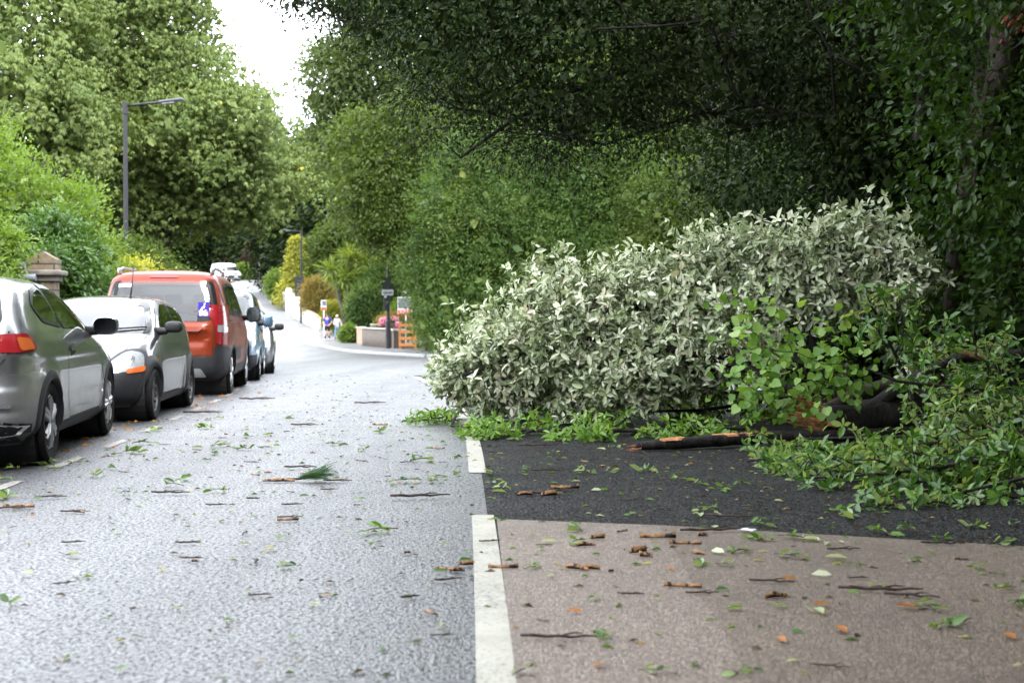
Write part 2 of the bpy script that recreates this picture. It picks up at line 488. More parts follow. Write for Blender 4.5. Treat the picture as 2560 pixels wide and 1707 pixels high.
# the buff high-grip patch in the near right lane: newer on the left, worn on the right
def patch(name, quad, z, mat):
    V = []; n = 8
    a, b, c, d = [Vector((*q, 0)) for q in quad]
    for i in range(n + 1):
        for j in range(n + 1):
            u, v = i / n, j / n
            V.append((a * (1 - u) + b * u) * (1 - v) + (d * (1 - u) + c * u) * v)
    V = [(p.x, p.y, gz(p.y) + z) for p in V]
    Fq = [(i * (n + 1) + j, (i + 1) * (n + 1) + j, (i + 1) * (n + 1) + j + 1, i * (n + 1) + j + 1) for i in range(n) for j in range(n)]
    o = link_mesh(name, np_mesh(name, V, [np.array(Fq)]), mat); o['kind'] = 'structure'
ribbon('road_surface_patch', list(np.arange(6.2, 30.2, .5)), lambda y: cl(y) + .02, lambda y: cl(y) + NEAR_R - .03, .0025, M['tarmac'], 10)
patch('road_surface_patch', [(.10, 1.2), (.72, 1.2), (.80, 7.78), (-.085, 8.02)], .0035, M['buff'])
patch('road_surface_patch', [(.70, 1.2), (4.25, 1.2), (4.05, 6.45), (.795, 7.78)], .0045, M['buff2'])
# ------------------------------------------------------------------ plants: leaves, branches, crowns
def unit(a): return a / np.maximum(np.linalg.norm(a, axis=-1, keepdims=True), 1e-9)
def rand_dirs(rng, n): return unit(rng.normal(size=(n, 3)))
LEAF = {}
# diamond folded on its midrib
LEAF['plain'] = (np.array([(0, 0, 0), (.45, .5, .10), (1, 0, -.08), (.45, -.5, .10)], float), [np.array([(0, 2, 1), (0, 3, 2)])])
# oval with rounded shoulders
LEAF['oval'] = (np.array([(0, 0, 0), (.28, .40, .06), (.68, .42, .05), (1, 0, -.10), (.68, -.42, .05), (.28, -.40, .06), (.5, 0, -.03)], float),
                [np.array([(0, 6, 1), (1, 6, 2), (2, 6, 3), (3, 6, 4), (4, 6, 5), (5, 6, 0)])])
# long narrow leaf, drooping
LEAF['lance'] = (np.array([(0, 0, 0), (.35, .5, .03), (.75, .36, -.05), (1, 0, -.22), (.75, -.36, -.05), (.35, -.5, .03)], float),
                 [np.array([(0, 5, 1)]), np.array([(1, 5, 4, 2)]), np.array([(2, 4, 3)])])
# heart shaped leaf with a toothed outline
_h = [(0, 0), (-.10, .22), (.02, .46), (.22, .54), (.36, .50), (.52, .46), (.62, .34), (.80, .22), (1, 0)]
_hv = [(x, y, .12 * abs(y)) for x, y in _h] + [(x, -y, .12 * abs(y)) for x, y in _h[1:-1][::-1]] + [(.4, 0, -.03)]
LEAF['heart'] = (np.array(_hv, float), [np.array([(16, (i + 1) % 16, i) for i in range(16)])])

def leaves(rng, pos, axis, normal, size, kind='plain', aspect=.45, sjit=.25, njit=.35, rnd=None):
    """one leaf per position; axis = where the leaf points, normal = its upper side"""
    n = len(pos)
    T, faces = LEAF[kind]
    T = T * np.array([1, aspect, 1])
    d = unit(axis)
    nn = normal + rng.normal(size=(n, 3)) * njit
    nn = unit(nn - d * np.sum(nn * d, 1, keepdims=True))
    b = np.cross(nn, d)
    s = size * np.clip(1 + rng.normal(size=(n, 1, 1)) * sjit, .45, 1.7)
    V = pos[:, None, :] + s * (T[None, :, 0:1] * d[:, None, :] + T[None, :, 1:2] * b[:, None, :] + T[None, :, 2:3] * nn[:, None, :])
    k = len(T)
    F = [(f[None] + (np.arange(n) * k)[:, None, None]).reshape(-1, f.shape[1]) for f in faces]
    r = rng.random(n) if rnd is None else rnd
    return V.reshape(-1, 3), F, np.repeat(r, k)
def merge(parts):
    V, R_, Fs, off = [], [], {}, 0
    for v, f, r in parts:
        V.append(v); R_.append(r)
        for q in f: Fs.setdefault(q.shape[1], []).append(q + off)
        off += len(v)
    return np.concatenate(V), [np.concatenate(q) for q in Fs.values()], np.concatenate(R_)
def rosettes(rng, pos, axis, m, size, kind='plain', aspect=.4, tilt=.3, droop=0.0, sjit=.2, rnd=None, tvar=.25):
    """m leaves set round each shoot tip; axis = where the shoot points"""
    n = len(pos)
    a = unit(axis)
    h = unit(np.cross(a, rand_dirs(rng, n))); g = np.cross(a, h)
    ph = (np.arange(m)[None, :] + rng.random((n, 1))) * (2 * PI / m) + rng.normal(size=(n, m)) * .25
    rad = h[:, None, :] * np.cos(ph)[..., None] + g[:, None, :] * np.sin(ph)[..., None]
    tl = tilt + rng.normal(size=(n, m, 1)) * tvar
    d = rad * np.cos(tl) + a[:, None, :] * np.sin(tl)
    d[..., 2] -= droop
    nr = a[:, None, :] * np.cos(tl) - rad * np.sin(tl)
    p = np.repeat(pos[:, None, :], m, 1) + d * size * .06
    rr = None if rnd is None else np.clip(np.repeat(rnd, m) + rng.normal(size=n * m) * .12, 0, 1)
    return leaves(rng, p.reshape(-1, 3), d.reshape(-1, 3), nr.reshape(-1, 3), size, kind, aspect, sjit, .18, rr)
def lobe_points(rng, lobes, n, depth=.30, lump=.22):
    """points in the outer shell of a union of ellipsoids, with the way outwards"""
    L = np.array(lobes, float)
    w = (L[:, 3] * L[:, 4] + L[:, 4] * L[:, 5] + L[:, 3] * L[:, 5]); w /= w.sum()
    P_, Q_ = [], []
    have = 0
    while have < n:
        m = n * 2
        i = rng.choice(len(L), m, p=w)
        d = rand_dirs(rng, m)
        r = 1 - np.abs(rng.normal(size=(m, 1))) * depth
        ph = i * 2.4 + 1.0                                     # lumps and hollows: no crown is an egg
        r = r * (1 + lump * (np.sin(d[:, 0] * 5.3 + ph) * np.sin(d[:, 1] * 4.7 + ph * 1.7) + .7 * np.sin(d[:, 2] * 7.9 + ph * .6 + 3 * d[:, 0]) * np.sin(d[:, 1] * 9.1 - ph)))[:, None]
        ok = r[:, 0] > .05
        p = L[i, :3] + d * r * L[i, 3:6]
        for j in range(len(L)):
            q = np.linalg.norm((p - L[j, :3]) / L[j, 3:6], axis=1)
            ok &= (q > .72) | (i == j)
        p, d = p[ok], unit(d[ok] / L[i[ok], 3:6])
        P_.append(p); Q_.append(d); have += len(p)
    return np.concatenate(P_)[:n], np.concatenate(Q_)[:n]
def fill_points(rng, lobes, n):
    L = np.array(lobes, float)
    w = L[:, 3] * L[:, 4] * L[:, 5]; w /= w.sum()
    i = rng.choice(len(L), n, p=w)
    return L[i, :3] + rand_dirs(rng, n) * (rng.random((n, 1)) ** (1 / 3)) * L[i, 3:6] * .92
def tubes(segs, sides=5):
    """segs: (p0, p1, r0, r1) arrays -> tapered tubes"""
    p0, p1, r0, r1 = segs
    d = unit(p1 - p0)
    up = np.where(np.abs(d[:, 2:3]) > .9, np.array([[1., 0, 0]]), np.array([[0, 0, 1.]]))
    a = unit(np.cross(d, up)); b = np.cross(d, a)
    t = np.arange(sides) * 2 * PI / sides
    ring = a[:, None, :] * np.cos(t)[None, :, None] + b[:, None, :] * np.sin(t)[None, :, None]
    e = d * np.minimum(r0, .5 * np.linalg.norm(p1 - p0, axis=1))[:, None] * .35
    A = (p0 - e)[:, None, :] + ring * r0[:, None, None]
    B = p1[:, None, :] + ring * r1[:, None, None]
    V = np.concatenate([A, B], 1).reshape(-1, 3)
    k = np.arange(sides)
    f = np.stack([k, (k + 1) % sides, (k + 1) % sides + sides, k + sides], 1)
    F = (f[None] + (np.arange(len(p0)) * 2 * sides)[:, None, None]).reshape(-1, 4)
    return V, F
def grow(rng, trunk, pts, r_base, r_tip=.006, power=2.3, gravity=.0, bend=.12, straight=1.0):
    """branches from a trunk polyline out to the points: each point joins the nearest node that is nearer the root; the pipe rule sets thickness"""
    trunk = np.asarray(trunk, float)
    root = trunk[0]
    o = np.argsort(np.linalg.norm(pts - trunk[-1] * .5 - root * .5, axis=1))
    pts = pts[o]
    nodes = list(trunk); parent = [-1] + list(range(len(trunk) - 1))
    arr = np.empty((len(trunk) + 2 * len(pts), 3)); arr[:len(trunk)] = trunk
    depth = np.zeros(len(arr)); 
    for i in range(1, len(trunk)): depth[i] = depth[i - 1] + np.linalg.norm(trunk[i] - trunk[i - 1])
    cnt = len(trunk)
    par = np.full(len(arr), -1); par[1:cnt] = np.arange(cnt - 1)
    for p in pts:
        q = arr[:cnt]
        dist = np.linalg.norm(q - p, axis=1)
        cost = dist * straight + depth[:cnt] * .35
        j = int(np.argmin(cost))
        mid = (q[j] + p) / 2 + rng.normal(size=3) * dist[j] * bend
        mid[2] += gravity * dist[j]
        arr[cnt] = mid; par[cnt] = j; depth[cnt] = depth[j] + dist[j] * .5
        arr[cnt + 1] = p; par[cnt + 1] = cnt; depth[cnt + 1] = depth[j] + dist[j]
        cnt += 2
    arr = arr[:cnt]; par = par[:cnt]
    load = np.zeros(cnt)
    haschild = np.zeros(cnt, bool); haschild[par[par >= 0]] = True
    for i in range(cnt - 1, 0, -1):
        if not haschild[i]: load[i] += 1
        load[par[i]] += load[i]
    if not haschild[0]: load[0] = 1
    rad = r_tip * np.maximum(load, 1) ** (1 / power)
    rad = np.minimum(rad * 1.0, r_base)
    nt_ = len(trunk)
    rad[:nt_] = np.maximum(rad[:nt_], np.linspace(r_base, r_base * .45, nt_))
    i = np.arange(1, cnt); j = par[1:cnt]
    dirs = unit(arr[i] - arr[j])
    return (arr[j], arr[i], np.minimum(rad[j], np.where(j < nt_, np.where(i < nt_, rad[j], rad[i] * 1.5), rad[j])), rad[i]), arr, dirs
def wood(name, segs, mat, parent, sides=5):
    V, F = tubes(segs, sides)
    return link_mesh(name, np_mesh(name, V, [F], smooth=True), mat, parent)
def shift(parts, c): return parts[0] - np.asarray(c), parts[1], parts[2]

def crown_leaves(rng, lobes, clumps, per, lsize, kind='plain', aspect=.45, depth=.28, spread=.45, fill=0, fsize=.4, style='spray', droop=.25, up=.55):
    """clumps of leaves over the outer shell of the lobes, plus larger-leaved shaded shoots inside"""
    P_, Q_ = lobe_points(rng, lobes, clumps, depth)
    cr = rng.random(clumps)
    parts = []
    if style == 'spray':
        n = clumps * per
        i = np.repeat(np.arange(clumps), per)
        off = rng.normal(size=(n, 3)) * spread * np.array([1, 1, .55])
        pos = P_[i] + off
        nrm = Q_[i] * .5 + np.array([0, 0, up]) + rng.normal(size=(n, 3)) * .45
        ax = unit(off) * .6 + Q_[i] * .5 + rng.normal(size=(n, 3)) * .5
        ax[:, 2] -= droop
        parts.append(leaves(rng, pos, ax, nrm, lsize, kind, aspect, rnd=np.clip(cr[i] * .55 + rng.random(n) * .45, 0, 1)))
    else:                                                    # palmate: each clump carries several rosettes of drooping leaflets
        i = np.repeat(np.arange(clumps), per)
        pos = P_[i] + rng.normal(size=(len(i), 3)) * spread * np.array([1, 1, .6])
        ax = Q_[i] * .6 + np.array([0, 0, .7]) + rng.normal(size=(len(i), 3)) * .3
        parts.append(rosettes(rng, pos, ax, 6, lsize, kind, aspect, -.15, droop, rnd=np.clip(cr[i] * .5 + rng.random(len(i)) * .5, 0, 1)))
    if fill:
        fp = fill_points(rng, lobes, fill)
        parts.append(leaves(rng, fp, rand_dirs(rng, fill), rand_dirs(rng, fill) + np.array([0, 0, .4]), fsize, 'plain', .7, rnd=rng.random(fill)))
    return merge(parts), P_
def jag(lobes, n, rng, tall=1.0):
    """smaller boughs standing out of the big ones, so that the outline is uneven"""
    out = list(lobes)
    for x, y, z, a, b, c in lobes:
        for k in range(n):
            d = rand_dirs(rng, 1)[0]; d[2] = d[2] * .8 + .15; f = rng.uniform(.26, .46)
            out.append((x + d[0] * a * .86, y + d[1] * b * .86, z + d[2] * c * .86, a * f, b * f, c * f * rng.uniform(.8, 1.2) * tall))
    return out
def tree(name, label, cat, base, trunk, lobes, clumps, per, lsize, leaf, bark, r_base, group=None, seed=1, nbranch=160, crown='crown', trunkname='trunk', r_tip=.012, sub=3, tall=1.0, **kw):
    """trunk and lobes are given relative to base"""
    rng = np.random.default_rng(seed)
    lobes = jag(lobes, sub, rng, tall)
    root = empty(name, base)
    tag(root, label, cat, group)
    L, P_ = crown_leaves(rng, lobes, clumps, per, lsize, **kw)
    o = link_mesh(crown, np_mesh(crown, *L), leaf, root)
    if trunk is not None:
        pts = P_[rng.choice(len(P_), min(nbranch, len(P_)), replace=False)]
        c = np.mean([l[:3] for l in lobes], 0)
        pts = c + (pts - c) * .9
        segs, arr, d = grow(rng, trunk, pts, r_base, r_tip)
        wood(trunkname, segs, bark, root, 6)
    return root
def copy_tree(o, loc, rz=0., scale=1., label=None, parent=None):
    c = o.copy(); COL.objects.link(c)
    if parent is None:
        c.location = loc; c.rotation_euler = (0, 0, rz); c.scale = (scale,) * 3 if not hasattr(scale, '__len__') else scale
        if label: c['label'] = label
    else:
        c.parent = parent
    for ch in [x for x in o.children]:
        copy_tree(ch, None, parent=c)
    return c

G = lambda r, g, b: (r, g, b)
M['chestnut'] = mat_leaf('chestnut_leaves', [(.0, (.044, .071, .017)), (.5, (.09, .126, .033)), (.92, (.14, .175, .055)), (1, (.40, .32, .03))], nscale=.5, nmix=.35, trans=.34, gain=1.15)
M['privet'] = mat_leaf('privet_leaves', [(0, (.09, .17, .025)), (.5, (.19, .31, .05)), (1, (.32, .43, .12))], nscale=.9, spec=.4, gain=.62, trans=.5)
M['laurel'] = mat_leaf('laurel_leaves', [(0, (.03, .07, .02)), (.5, (.06, .125, .03)), (1, (.11, .19, .05))], rough=.3, spec=.4, nscale=1.)
M['golden'] = mat_leaf('golden_leaves', [(0, (.18, .22, .03)), (.5, (.30, .31, .05)), (.9, (.40, .37, .08)), (1, (.40, .24, .07))], nscale=.8)
M['green'] = mat_leaf('green_leaves', [(0, (.03, .055, .010)), (.5, (.06, .095, .018)), (1, (.10, .14, .03))], nscale=.35)
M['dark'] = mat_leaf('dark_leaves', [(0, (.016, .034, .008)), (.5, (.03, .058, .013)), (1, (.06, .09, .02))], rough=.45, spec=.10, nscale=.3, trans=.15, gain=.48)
M['pale'] = mat_leaf('pale_leaves', [(0, (.045, .07, .022)), (.5, (.075, .11, .036)), (1, (.125, .165, .06))], nscale=.3)
M['hedge'] = mat_leaf('hedge_leaves', [(0, (.025, .053, .014)), (.45, (.05, .092, .022)), (.8, (.10, .148, .036)), (1, (.30, .30, .08))], nscale=.55, nmix=.5, gain=1.12)
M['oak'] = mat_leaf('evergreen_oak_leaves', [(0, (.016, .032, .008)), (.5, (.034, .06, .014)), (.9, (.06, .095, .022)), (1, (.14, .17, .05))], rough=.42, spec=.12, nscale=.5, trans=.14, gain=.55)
M['purple'] = mat_leaf('purple_leaves', [(0, (.04, .012, .018)), (.5, (.075, .022, .03)), (1, (.12, .045, .045))])
M['conifer'] = mat_leaf('golden_conifer', [(0, (.16, .19, .03)), (.5, (.30, .31, .06)), (1, (.45, .42, .12))], nscale=1.)
M['cedar'] = mat_leaf('layered_conifer', [(0, (.07, .11, .025)), (.5, (.15, .19, .04)), (1, (.26, .28, .07))])
M['sword'] = mat_leaf('sword_leaves', [(0, (.07, .11, .02)), (.5, (.15, .21, .045)), (1, (.28, .32, .09))])
M['rust'] = mat_leaf('rusty_shrub', [(0, (.12, .12, .03)), (.5, (.24, .19, .05)), (1, (.36, .22, .08))])
M['pink'] = mat_leaf('pink_flowers', [(0, (.5, .12, .25)), (.5, (.72, .26, .40)), (1, (.85, .55, .62))], trans=.2)
M['bark'] = mat_bark('bark', (.045, .036, .028))
M['bark_dark'] = mat_bark('dark_bark', (.015, .0125, .0105), .7, 11., 1.2)
M['bark_grey'] = mat_bark('grey_bark', (.11, .10, .09))
# ------------------------------------------------------------------ trees and shrubs
# horse chestnuts on the left
tree('horse_chestnut', 'big dark green horse chestnut tree whose crown reaches over the road, behind the lamp post', 'tree',
     (-14.5, 60, gz(60)), [(0, 0, 0), (.1, 0, 2), (0, .1, 4.5), (.3, 0, 7.5)],
     [(1.2, -1.0, 9.0, 4.3, 4.0, 3.2), (2.6, .2, 7.6, 3.5, 3.8, 2.4), (-2.2, -.8, 7.0, 3.5, 3.6, 3.0), (-.5, .5, 13.2, 3.1, 3.6, 3.2), (3.0, -.5, 7.0, 2.0, 2.5, 1.4), (-1.5, .5, 10.5, 3.8, 3.6, 3.2), (-1.2, 0, 16.5, 3.0, 3.0, 2.6)],
     1500, 17, .165, M['chestnut'], M['bark'], .42, 'horse chestnuts on the left', 3, kind='lance', aspect=.36, spread=.36, depth=.16, fill=12000, fsize=.36, style='palmate', droop=.75)
tree('horse_chestnut', 'horse chestnut flecked with yellow leaves above the bright bush at the left edge', 'tree',
     (-20.3, 54, gz(54)), [(0, 0, 0), (.1, 0, 2), (0, .1, 4.5), (.3, 0, 7.5)],
     [(2.6, -1.2, 8.4, 3.3, 3.2, 3.4), (-1.4, -.8, 7.8, 4.2, 3.6, 3.8), (1.6, -.8, 5.2, 3.0, 3.4, 2.2), (1.2, 0, 12.6, 3.4, 3.4, 3.0), (-3.0, .5, 11.5, 3.8, 3.6, 3.4), (0, 0, 15.5, 3.0, 3.0, 2.6)],
     1500, 17, .165, M['chestnut'], M['bark'], .42, 'horse chestnuts on the left', 4, kind='lance', aspect=.36, spread=.36, depth=.16, fill=12000, fsize=.36, style='palmate', droop=.75)
def bush(name, label, base, lobes, clumps, per, lsize, leaf, seed, cat='bush', group=None, r_base=.05, nbranch=60, **kw):
    kw.setdefault('spread', .16); kw.setdefault('depth', .2)
    z = min(l[2] for l in lobes)
    return tree(name, label, cat, base, [(0, 0, 0), (.03, 0, max(.3, z * .5)), (0, .03, max(.5, z))], lobes, clumps, per, lsize, leaf, M['bark'], r_base, group, seed, nbranch,
                crown='foliage', trunkname='stem', r_tip=.006, **kw)
bush('privet_bush', 'tall bright green bush with upright shoots growing over the left pavement wall', (-10.75, 33.5, gz(33)),
     [(-.3, 0, 2.6, 1.4, 1.5, 1.75), (.75, .1, 2.0, .8, 1.3, 1.45), (-1.6, .2, 2.7, 1.5, 1.5, 1.9), (.25, .1, 3.4, .75, 1.0, 1.1), (-.8, 0, 3.9, .7, .9, .95), (-1.7, 0, 4.0, .8, .9, 1.0)],
     1300, 16, .115, M['privet'], 11, tall=2.2, spread=.2, fill=5000, fsize=.22, up=.8, droop=-.5)
bush('laurel_bush', 'dark glossy evergreen bush beside the stone gate pier', (-9.85, 31.6, gz(31)),
     [(.1, 0, 1.5, .7, .9, 1.1), (.2, .1, 2.3, .55, .8, .75), (-.3, .4, 3.0, .7, .7, .55), (.0, -.9, 2.35, .3, .35, .35), (.35, .5, 1.2, .8, .9, .9)],
     600, 16, .10, M['laurel'], 12, kind='oval', aspect=.5, fill=2500, fsize=.2)
bush('golden_bush', 'golden yellow leaved bush between the gate pier and the lamp post', (-10.3, 37.5, gz(37)),
     [(0, 0, 1.6, .95, 1.0, 1.2), (.75, .1, 1.4, .7, .8, .95), (-.7, .2, 1.9, .7, .8, .9), (.2, 0, 2.3, .7, .7, .65)],
     700, 14, .10, M['golden'], 13, fill=2500, fsize=.2, spread=.18)
bush('pavement_bush', 'green spreading bush at the foot of the left lamp post', (-11.5, 44.5, gz(44)),
     [(.2, 0, 2.0, 1.2, 1.2, 1.3), (1.0, .2, 1.5, .75, .9, 1.1), (-.9, .2, 2.6, 1.1, 1.1, 1.2), (.1, 0, 3.0, .8, .8, .7)],
     800, 14, .12, M['green'], 14, fill=3000, fsize=.22, spread=.2)
bush('ivy_bush', 'ivy leaved bush hanging over the wall behind the silver car', (-10.1, 28.6, gz(28)),
     [(-.2, 0, 1.4, .45, .6, 1.1), (-.9, .3, 2.1, .7, .8, 1.3), (.0, .3, 2.55, .3, .35, .4)],
     800, 15, .10, M['privet'], 15, fill=3500, fsize=.22)

# the right of the junction, far side: hedgerow trees
hedge_lobes = [(-2.6, 0, 2.0, 1.9, 1.6, 2.2), (-.6, .4, 3.2, 2.0, 1.8, 2.9), (1.8, .2, 4.0, 2.2, 2.0, 3.0), (4.4, .4, 4.4, 2.4, 2.0, 3.2), (.2, .8, 6.2, 1.8, 1.8, 1.7), (2.6, .8, 7.4, 2.0, 2.0, 1.6), (-1.6, 1, 4.6, 1.5, 1.6, 1.5), (3.4, -.2, 1.8, 2.2, 1.6, 2.0), (.8, -.2, 1.6, 2.0, 1.6, 1.8), (-1.5, .6, 6.6, 1.2, 1.3, 1.6), (1.2, .8, 8.6, 1.3, 1.4, 1.5), (4.6, .6, 8.4, 1.5, 1.5, 1.7), (-2.9, .4, 4.4, .9, 1.1, 1.3), (-3.2, .7, 6.2, 1.3, 1.4, 2.2), (-4.0, .9, 4.0, .9, 1.1, 2.0), (-1.9, 1, 8.6, 1.6, 1.5, 1.8)]
bush('hedgerow', 'pale green overgrown hedgerow on the far corner of the side road', (.2, 63.5, gz(63)), hedge_lobes, 5200, 22, .115, M['hedge'], 21, cat='hedge', r_base=.12, nbranch=160, spread=.34, fill=9000, fsize=.4)
bush('hedgerow', 'deeper green hedgerow behind the pale fallen branch, right of the paler one', (7.6, 61, gz(61)),
     [(-2, 0, 2.6, 2.4, 1.8, 2.8), (.8, .2, 3.6, 2.6, 2, 3.4), (3.6, 0, 3.4, 2.6, 2, 3.4), (-.6, .6, 6.4, 2.4, 2, 2.2), (3, .6, 7, 2.6, 2.2, 2.4)], 3600, 20, .12, M['green'], 22, cat='hedge', r_base=.12, nbranch=120, spread=.36, fill=7000, fsize=.42)
bush('corner_bush', 'bright topped dark bush at the corner where the footway ends', (-3.7, 71.5, gz(71)),
     [(.1, 0, 1.3, .8, .9, 1.4), (-.35, -.2, 2.55, .7, .8, .85), (.5, .2, 3.0, .9, .9, 1.3), (1.2, .4, 1.8, 1.2, 1.0, 2.0)], 700, 14, .19, M['laurel'], 23, spread=.28, fill=2500, fsize=.32)
# tall trees on the far right of the road
tree('tall_lime_tree', 'tall pale green tree on the far side of the junction, left edge against the sky', 'tree', (-10.6, 108, gz(106)),
     [(0, 0, 0), (.1, 0, 5), (0, .1, 11), (.2, 0, 17)],
     [(-2.6, 0, 18.5, 2.7, 3, 3.6), (.8, .2, 19.5, 3.4, 3.2, 4.4), (-1.6, 0, 13.5, 2.9, 3, 3.2), (1.4, .4, 12.8, 3.6, 3.4, 3.6), (3.6, 0, 16, 3.4, 3.2, 4), (-.4, 0, 9.8, 2.6, 2.6, 2.2), (.5, 0, 23.5, 3, 3, 3)],
     1500, 22, .36, M['pale'], M['bark'], .4, None, 31, spread=.6, fill=4000, fsize=.6, droop=.4)
tree('maple_tree', 'mid green broad leaved tree hanging low over the signpost', 'tree', (-4.4, 75.5, gz(75)),
     [(0, 0, 0), (-.2, 0, 2.5), (-.9, .1, 5), (-1.9, 0, 7)],
     [(-3.4, 0, 8.6, 1.7, 1.8, 1.5), (-1.6, .2, 8.2, 1.9, 2.0, 1.9), (-2.7, 0, 6.8, 1.6, 1.7, 1.2), (-.8, 0, 6.2, 1.7, 1.7, 1.6), (-2.2, 0, 10.0, 1.8, 1.8, 1.5), (-1.9, -.3, 5.6, 1.0, 1.2, .9), (.6, 0, 7.4, 1.6, 1.8, 2), (-3.8, .3, 11.2, 1.3, 1.5, 1.4), (-.6, .2, 11.6, 1.8, 1.8, 1.8), (1.2, .2, 10.0, 1.8, 1.8, 1.8)],
     1000, 20, .22, M['green'], M['bark'], .2, None, 32, spread=.38, fill=2500, fsize=.36, droop=.4)
tree('leafy_tree', 'rounded green tree standing behind the hedgerow and the signpost', 'tree', (-3.4, 88, gz(88)),
     [(0, 0, 0), (.1, 0, 2.5), (0, .1, 5), (.2, 0, 8)],
     [(-1.0, 0, 9.6, 3, 2.8, 3), (2, .2, 8.6, 3, 2.8, 3.4), (.4, 0, 5.6, 3.4, 2.8, 2.8), (.6, 0, 12.4, 3, 3, 2.6)],
     900, 20, .32, M['green'], M['bark'], .3, None, 33, spread=.55, fill=4000, fsize=.55, droop=.3)
# distant trees up the hill
t0 = tree('hillside_tree', 'dark green tree on the rise behind the white van', 'tree', (-52, 262, gz(262)),
     [(0, 0, 0), (.1, 0, 3), (0, .1, 6), (.2, 0, 11)],
     [(-3, 0, 9, 5, 5, 5), (3, .2, 10, 5, 5, 6), (0, 0, 15, 5, 5, 4.5), (0, 0, 5, 5, 5, 4)], 700, 16, .75, M['dark'], M['bark'], .5, 'trees on the far rise', 41, nbranch=90, spread=1.1, fill=2500, fsize=1.2)
for k, (x, y, s, lab) in enumerate([
        (3, -36, 1.0, 'unseen tree added to darken reflections, over the road behind the viewer, right of its centre'), (-8, -40, 1.1, 'unseen tree added to darken reflections, closing the road behind the viewer'), (-19, -34, 1.0, 'unseen tree added to darken reflections, behind the viewer on the left pavement side'),  # unseen trees behind the viewer, added to cut white sky reflections on the cars
        (-66, 250, 1.1, 'dark green tree on the rise, seen through the gap under the horse chestnuts'),
        (-40, 235, 1.15, 'tall green tree over the far stone wall beyond the yellow conifer'),
        (-28, 206, .9, 'green tree on the rise just behind the yellow conifer'),
        (-23.5, 166, .95, 'green tree beside the layered cedar, half hidden by it'),
        (-58, 180, .9, 'dark tree left of the road under the chestnut branches'),
        (-47, 140, .8, 'dark leafy tree behind the left lamp post and under the chestnut'),
        (-62, 300, 1.3, 'tall far tree closing the view at the top of the road'),
        (-80, 290, 1.3, 'far tree behind the row of horse chestnuts'),
        (-19, 150, .9, 'green tree behind the palm, left of the tall pale tree'),
        (-57, 246, 1.0, 'dark tree on the rise left of the white van'), (-75, 262, 1.2, 'dark tree on the rise behind the orange car')]):
    copy_tree(t0, (x, y, gz(y)), k * 1.3 + .5, s, lab)
# ------------------------------------------------------------------ cars
def mat_paint(name, c, metal=.0, rough=.35, coat=1.0, dirt=.25, spec=.5):
    m, nt, out = new_mat(name)
    p = principled(nt, out, c, rough, metal, spec, coat, .04)
    co = obj_co(nt); sx = N(nt, 'SeparateXYZ'); nt.links.new(co, sx.inputs[0])
    mr = N(nt, 'MapRange'); mr.inputs['From Min'].default_value = .75; mr.inputs['From Max'].default_value = .2
    nt.links.new(sx.outputs[2], mr.inputs['Value'])
    n = noise(nt, 7, 6, .7, co)
    mu = N(nt, 'Math', operation='MULTIPLY'); nt.links.new(mr.outputs[0], mu.inputs[0]); nt.links.new(n.outputs['Fac'], mu.inputs[1])
    mu2 = N(nt, 'Math', operation='MULTIPLY'); nt.links.new(mu.outputs[0], mu2.inputs[0]); mu2.inputs[1].default_value = dirt * 2; mu2.use_clamp = True
    mx = N(nt, 'Mix', data_type='RGBA'); mx.inputs[6].default_value = (*c, 1); mx.inputs[7].default_value = (.10, .095, .085, 1)
    nt.links.new(mu2.outputs[0], mx.inputs[0]); nt.links.new(mx.outputs[2], p.inputs['Base Color'])
    cw = N(nt, 'Math', operation='SUBTRACT'); cw.inputs[0].default_value = coat; nt.links.new(mu2.outputs[0], cw.inputs[1]); nt.links.new(cw.outputs[0], p.inputs['Coat Weight'])
    rr = N(nt, 'Math', operation='MULTIPLY_ADD'); nt.links.new(mu2.outputs[0], rr.inputs[0]); rr.inputs[1].default_value = .5; rr.inputs[2].default_value = rough; nt.links.new(rr.outputs[0], p.inputs['Roughness'])
    ml = N(nt, 'Math', operation='SUBTRACT'); ml.inputs[0].default_value = 1; nt.links.new(mu2.outputs[0], ml.inputs[1])
    mm = N(nt, 'Math', operation='MULTIPLY'); mm.inputs[1].default_value = metal; nt.links.new(ml.outputs[0], mm.inputs[0]); nt.links.new(mm.outputs[0], p.inputs['Metallic'])
    return m
def mat_glass(name, tint=(.45, .52, .5), refl=1.0):
    m, nt, out = new_mat(name)
    t = N(nt, 'BsdfTransparent'); t.inputs[0].default_value = (*tint, 1)
    g = N(nt, 'BsdfGlossy'); g.inputs['Roughness'].default_value = .03; g.inputs['Color'].default_value = (refl, refl, refl, 1)
    f = N(nt, 'Fresnel'); f.inputs['IOR'].default_value = 1.62
    ms = N(nt, 'MixShader'); nt.links.new(f.outputs[0], ms.inputs[0]); nt.links.new(t.outputs[0], ms.inputs[1]); nt.links.new(g.outputs[0], ms.inputs[2])
    nt.links.new(ms.outputs[0], out.inputs['Surface'])
    return m
M['silver'] = mat_paint('silver_paint', (.29, .295, .305), .88, .25, coat=1.0, dirt=.75)
M['black_paint'] = mat_paint('black_paint', (.022, .023, .025), .2, .3, dirt=.22)
M['orange'] = mat_paint('copper_orange_paint', (.155, .018, .003), .3, .40, coat=.3, spec=.25)
M['blue'] = mat_paint('pale_blue_paint', (.095, .165, .235), .5, .35)
M['navy'] = mat_paint('dark_grey_paint', (.04, .045, .055), .3, .3)
M['white_paint'] = mat_paint('white_paint', (.75, .76, .78), 0, .4)
M['trim'] = mat_plain('black_plastic', (.012, .0125, .014), .5, spec=.25, var=.3, scale=12, bmp=.15, bscale=200)
M['trim_grey'] = mat_plain('grey_plastic', (.020, .021, .0235), .5, spec=.25, var=.25, scale=9, bmp=.1, bscale=200)
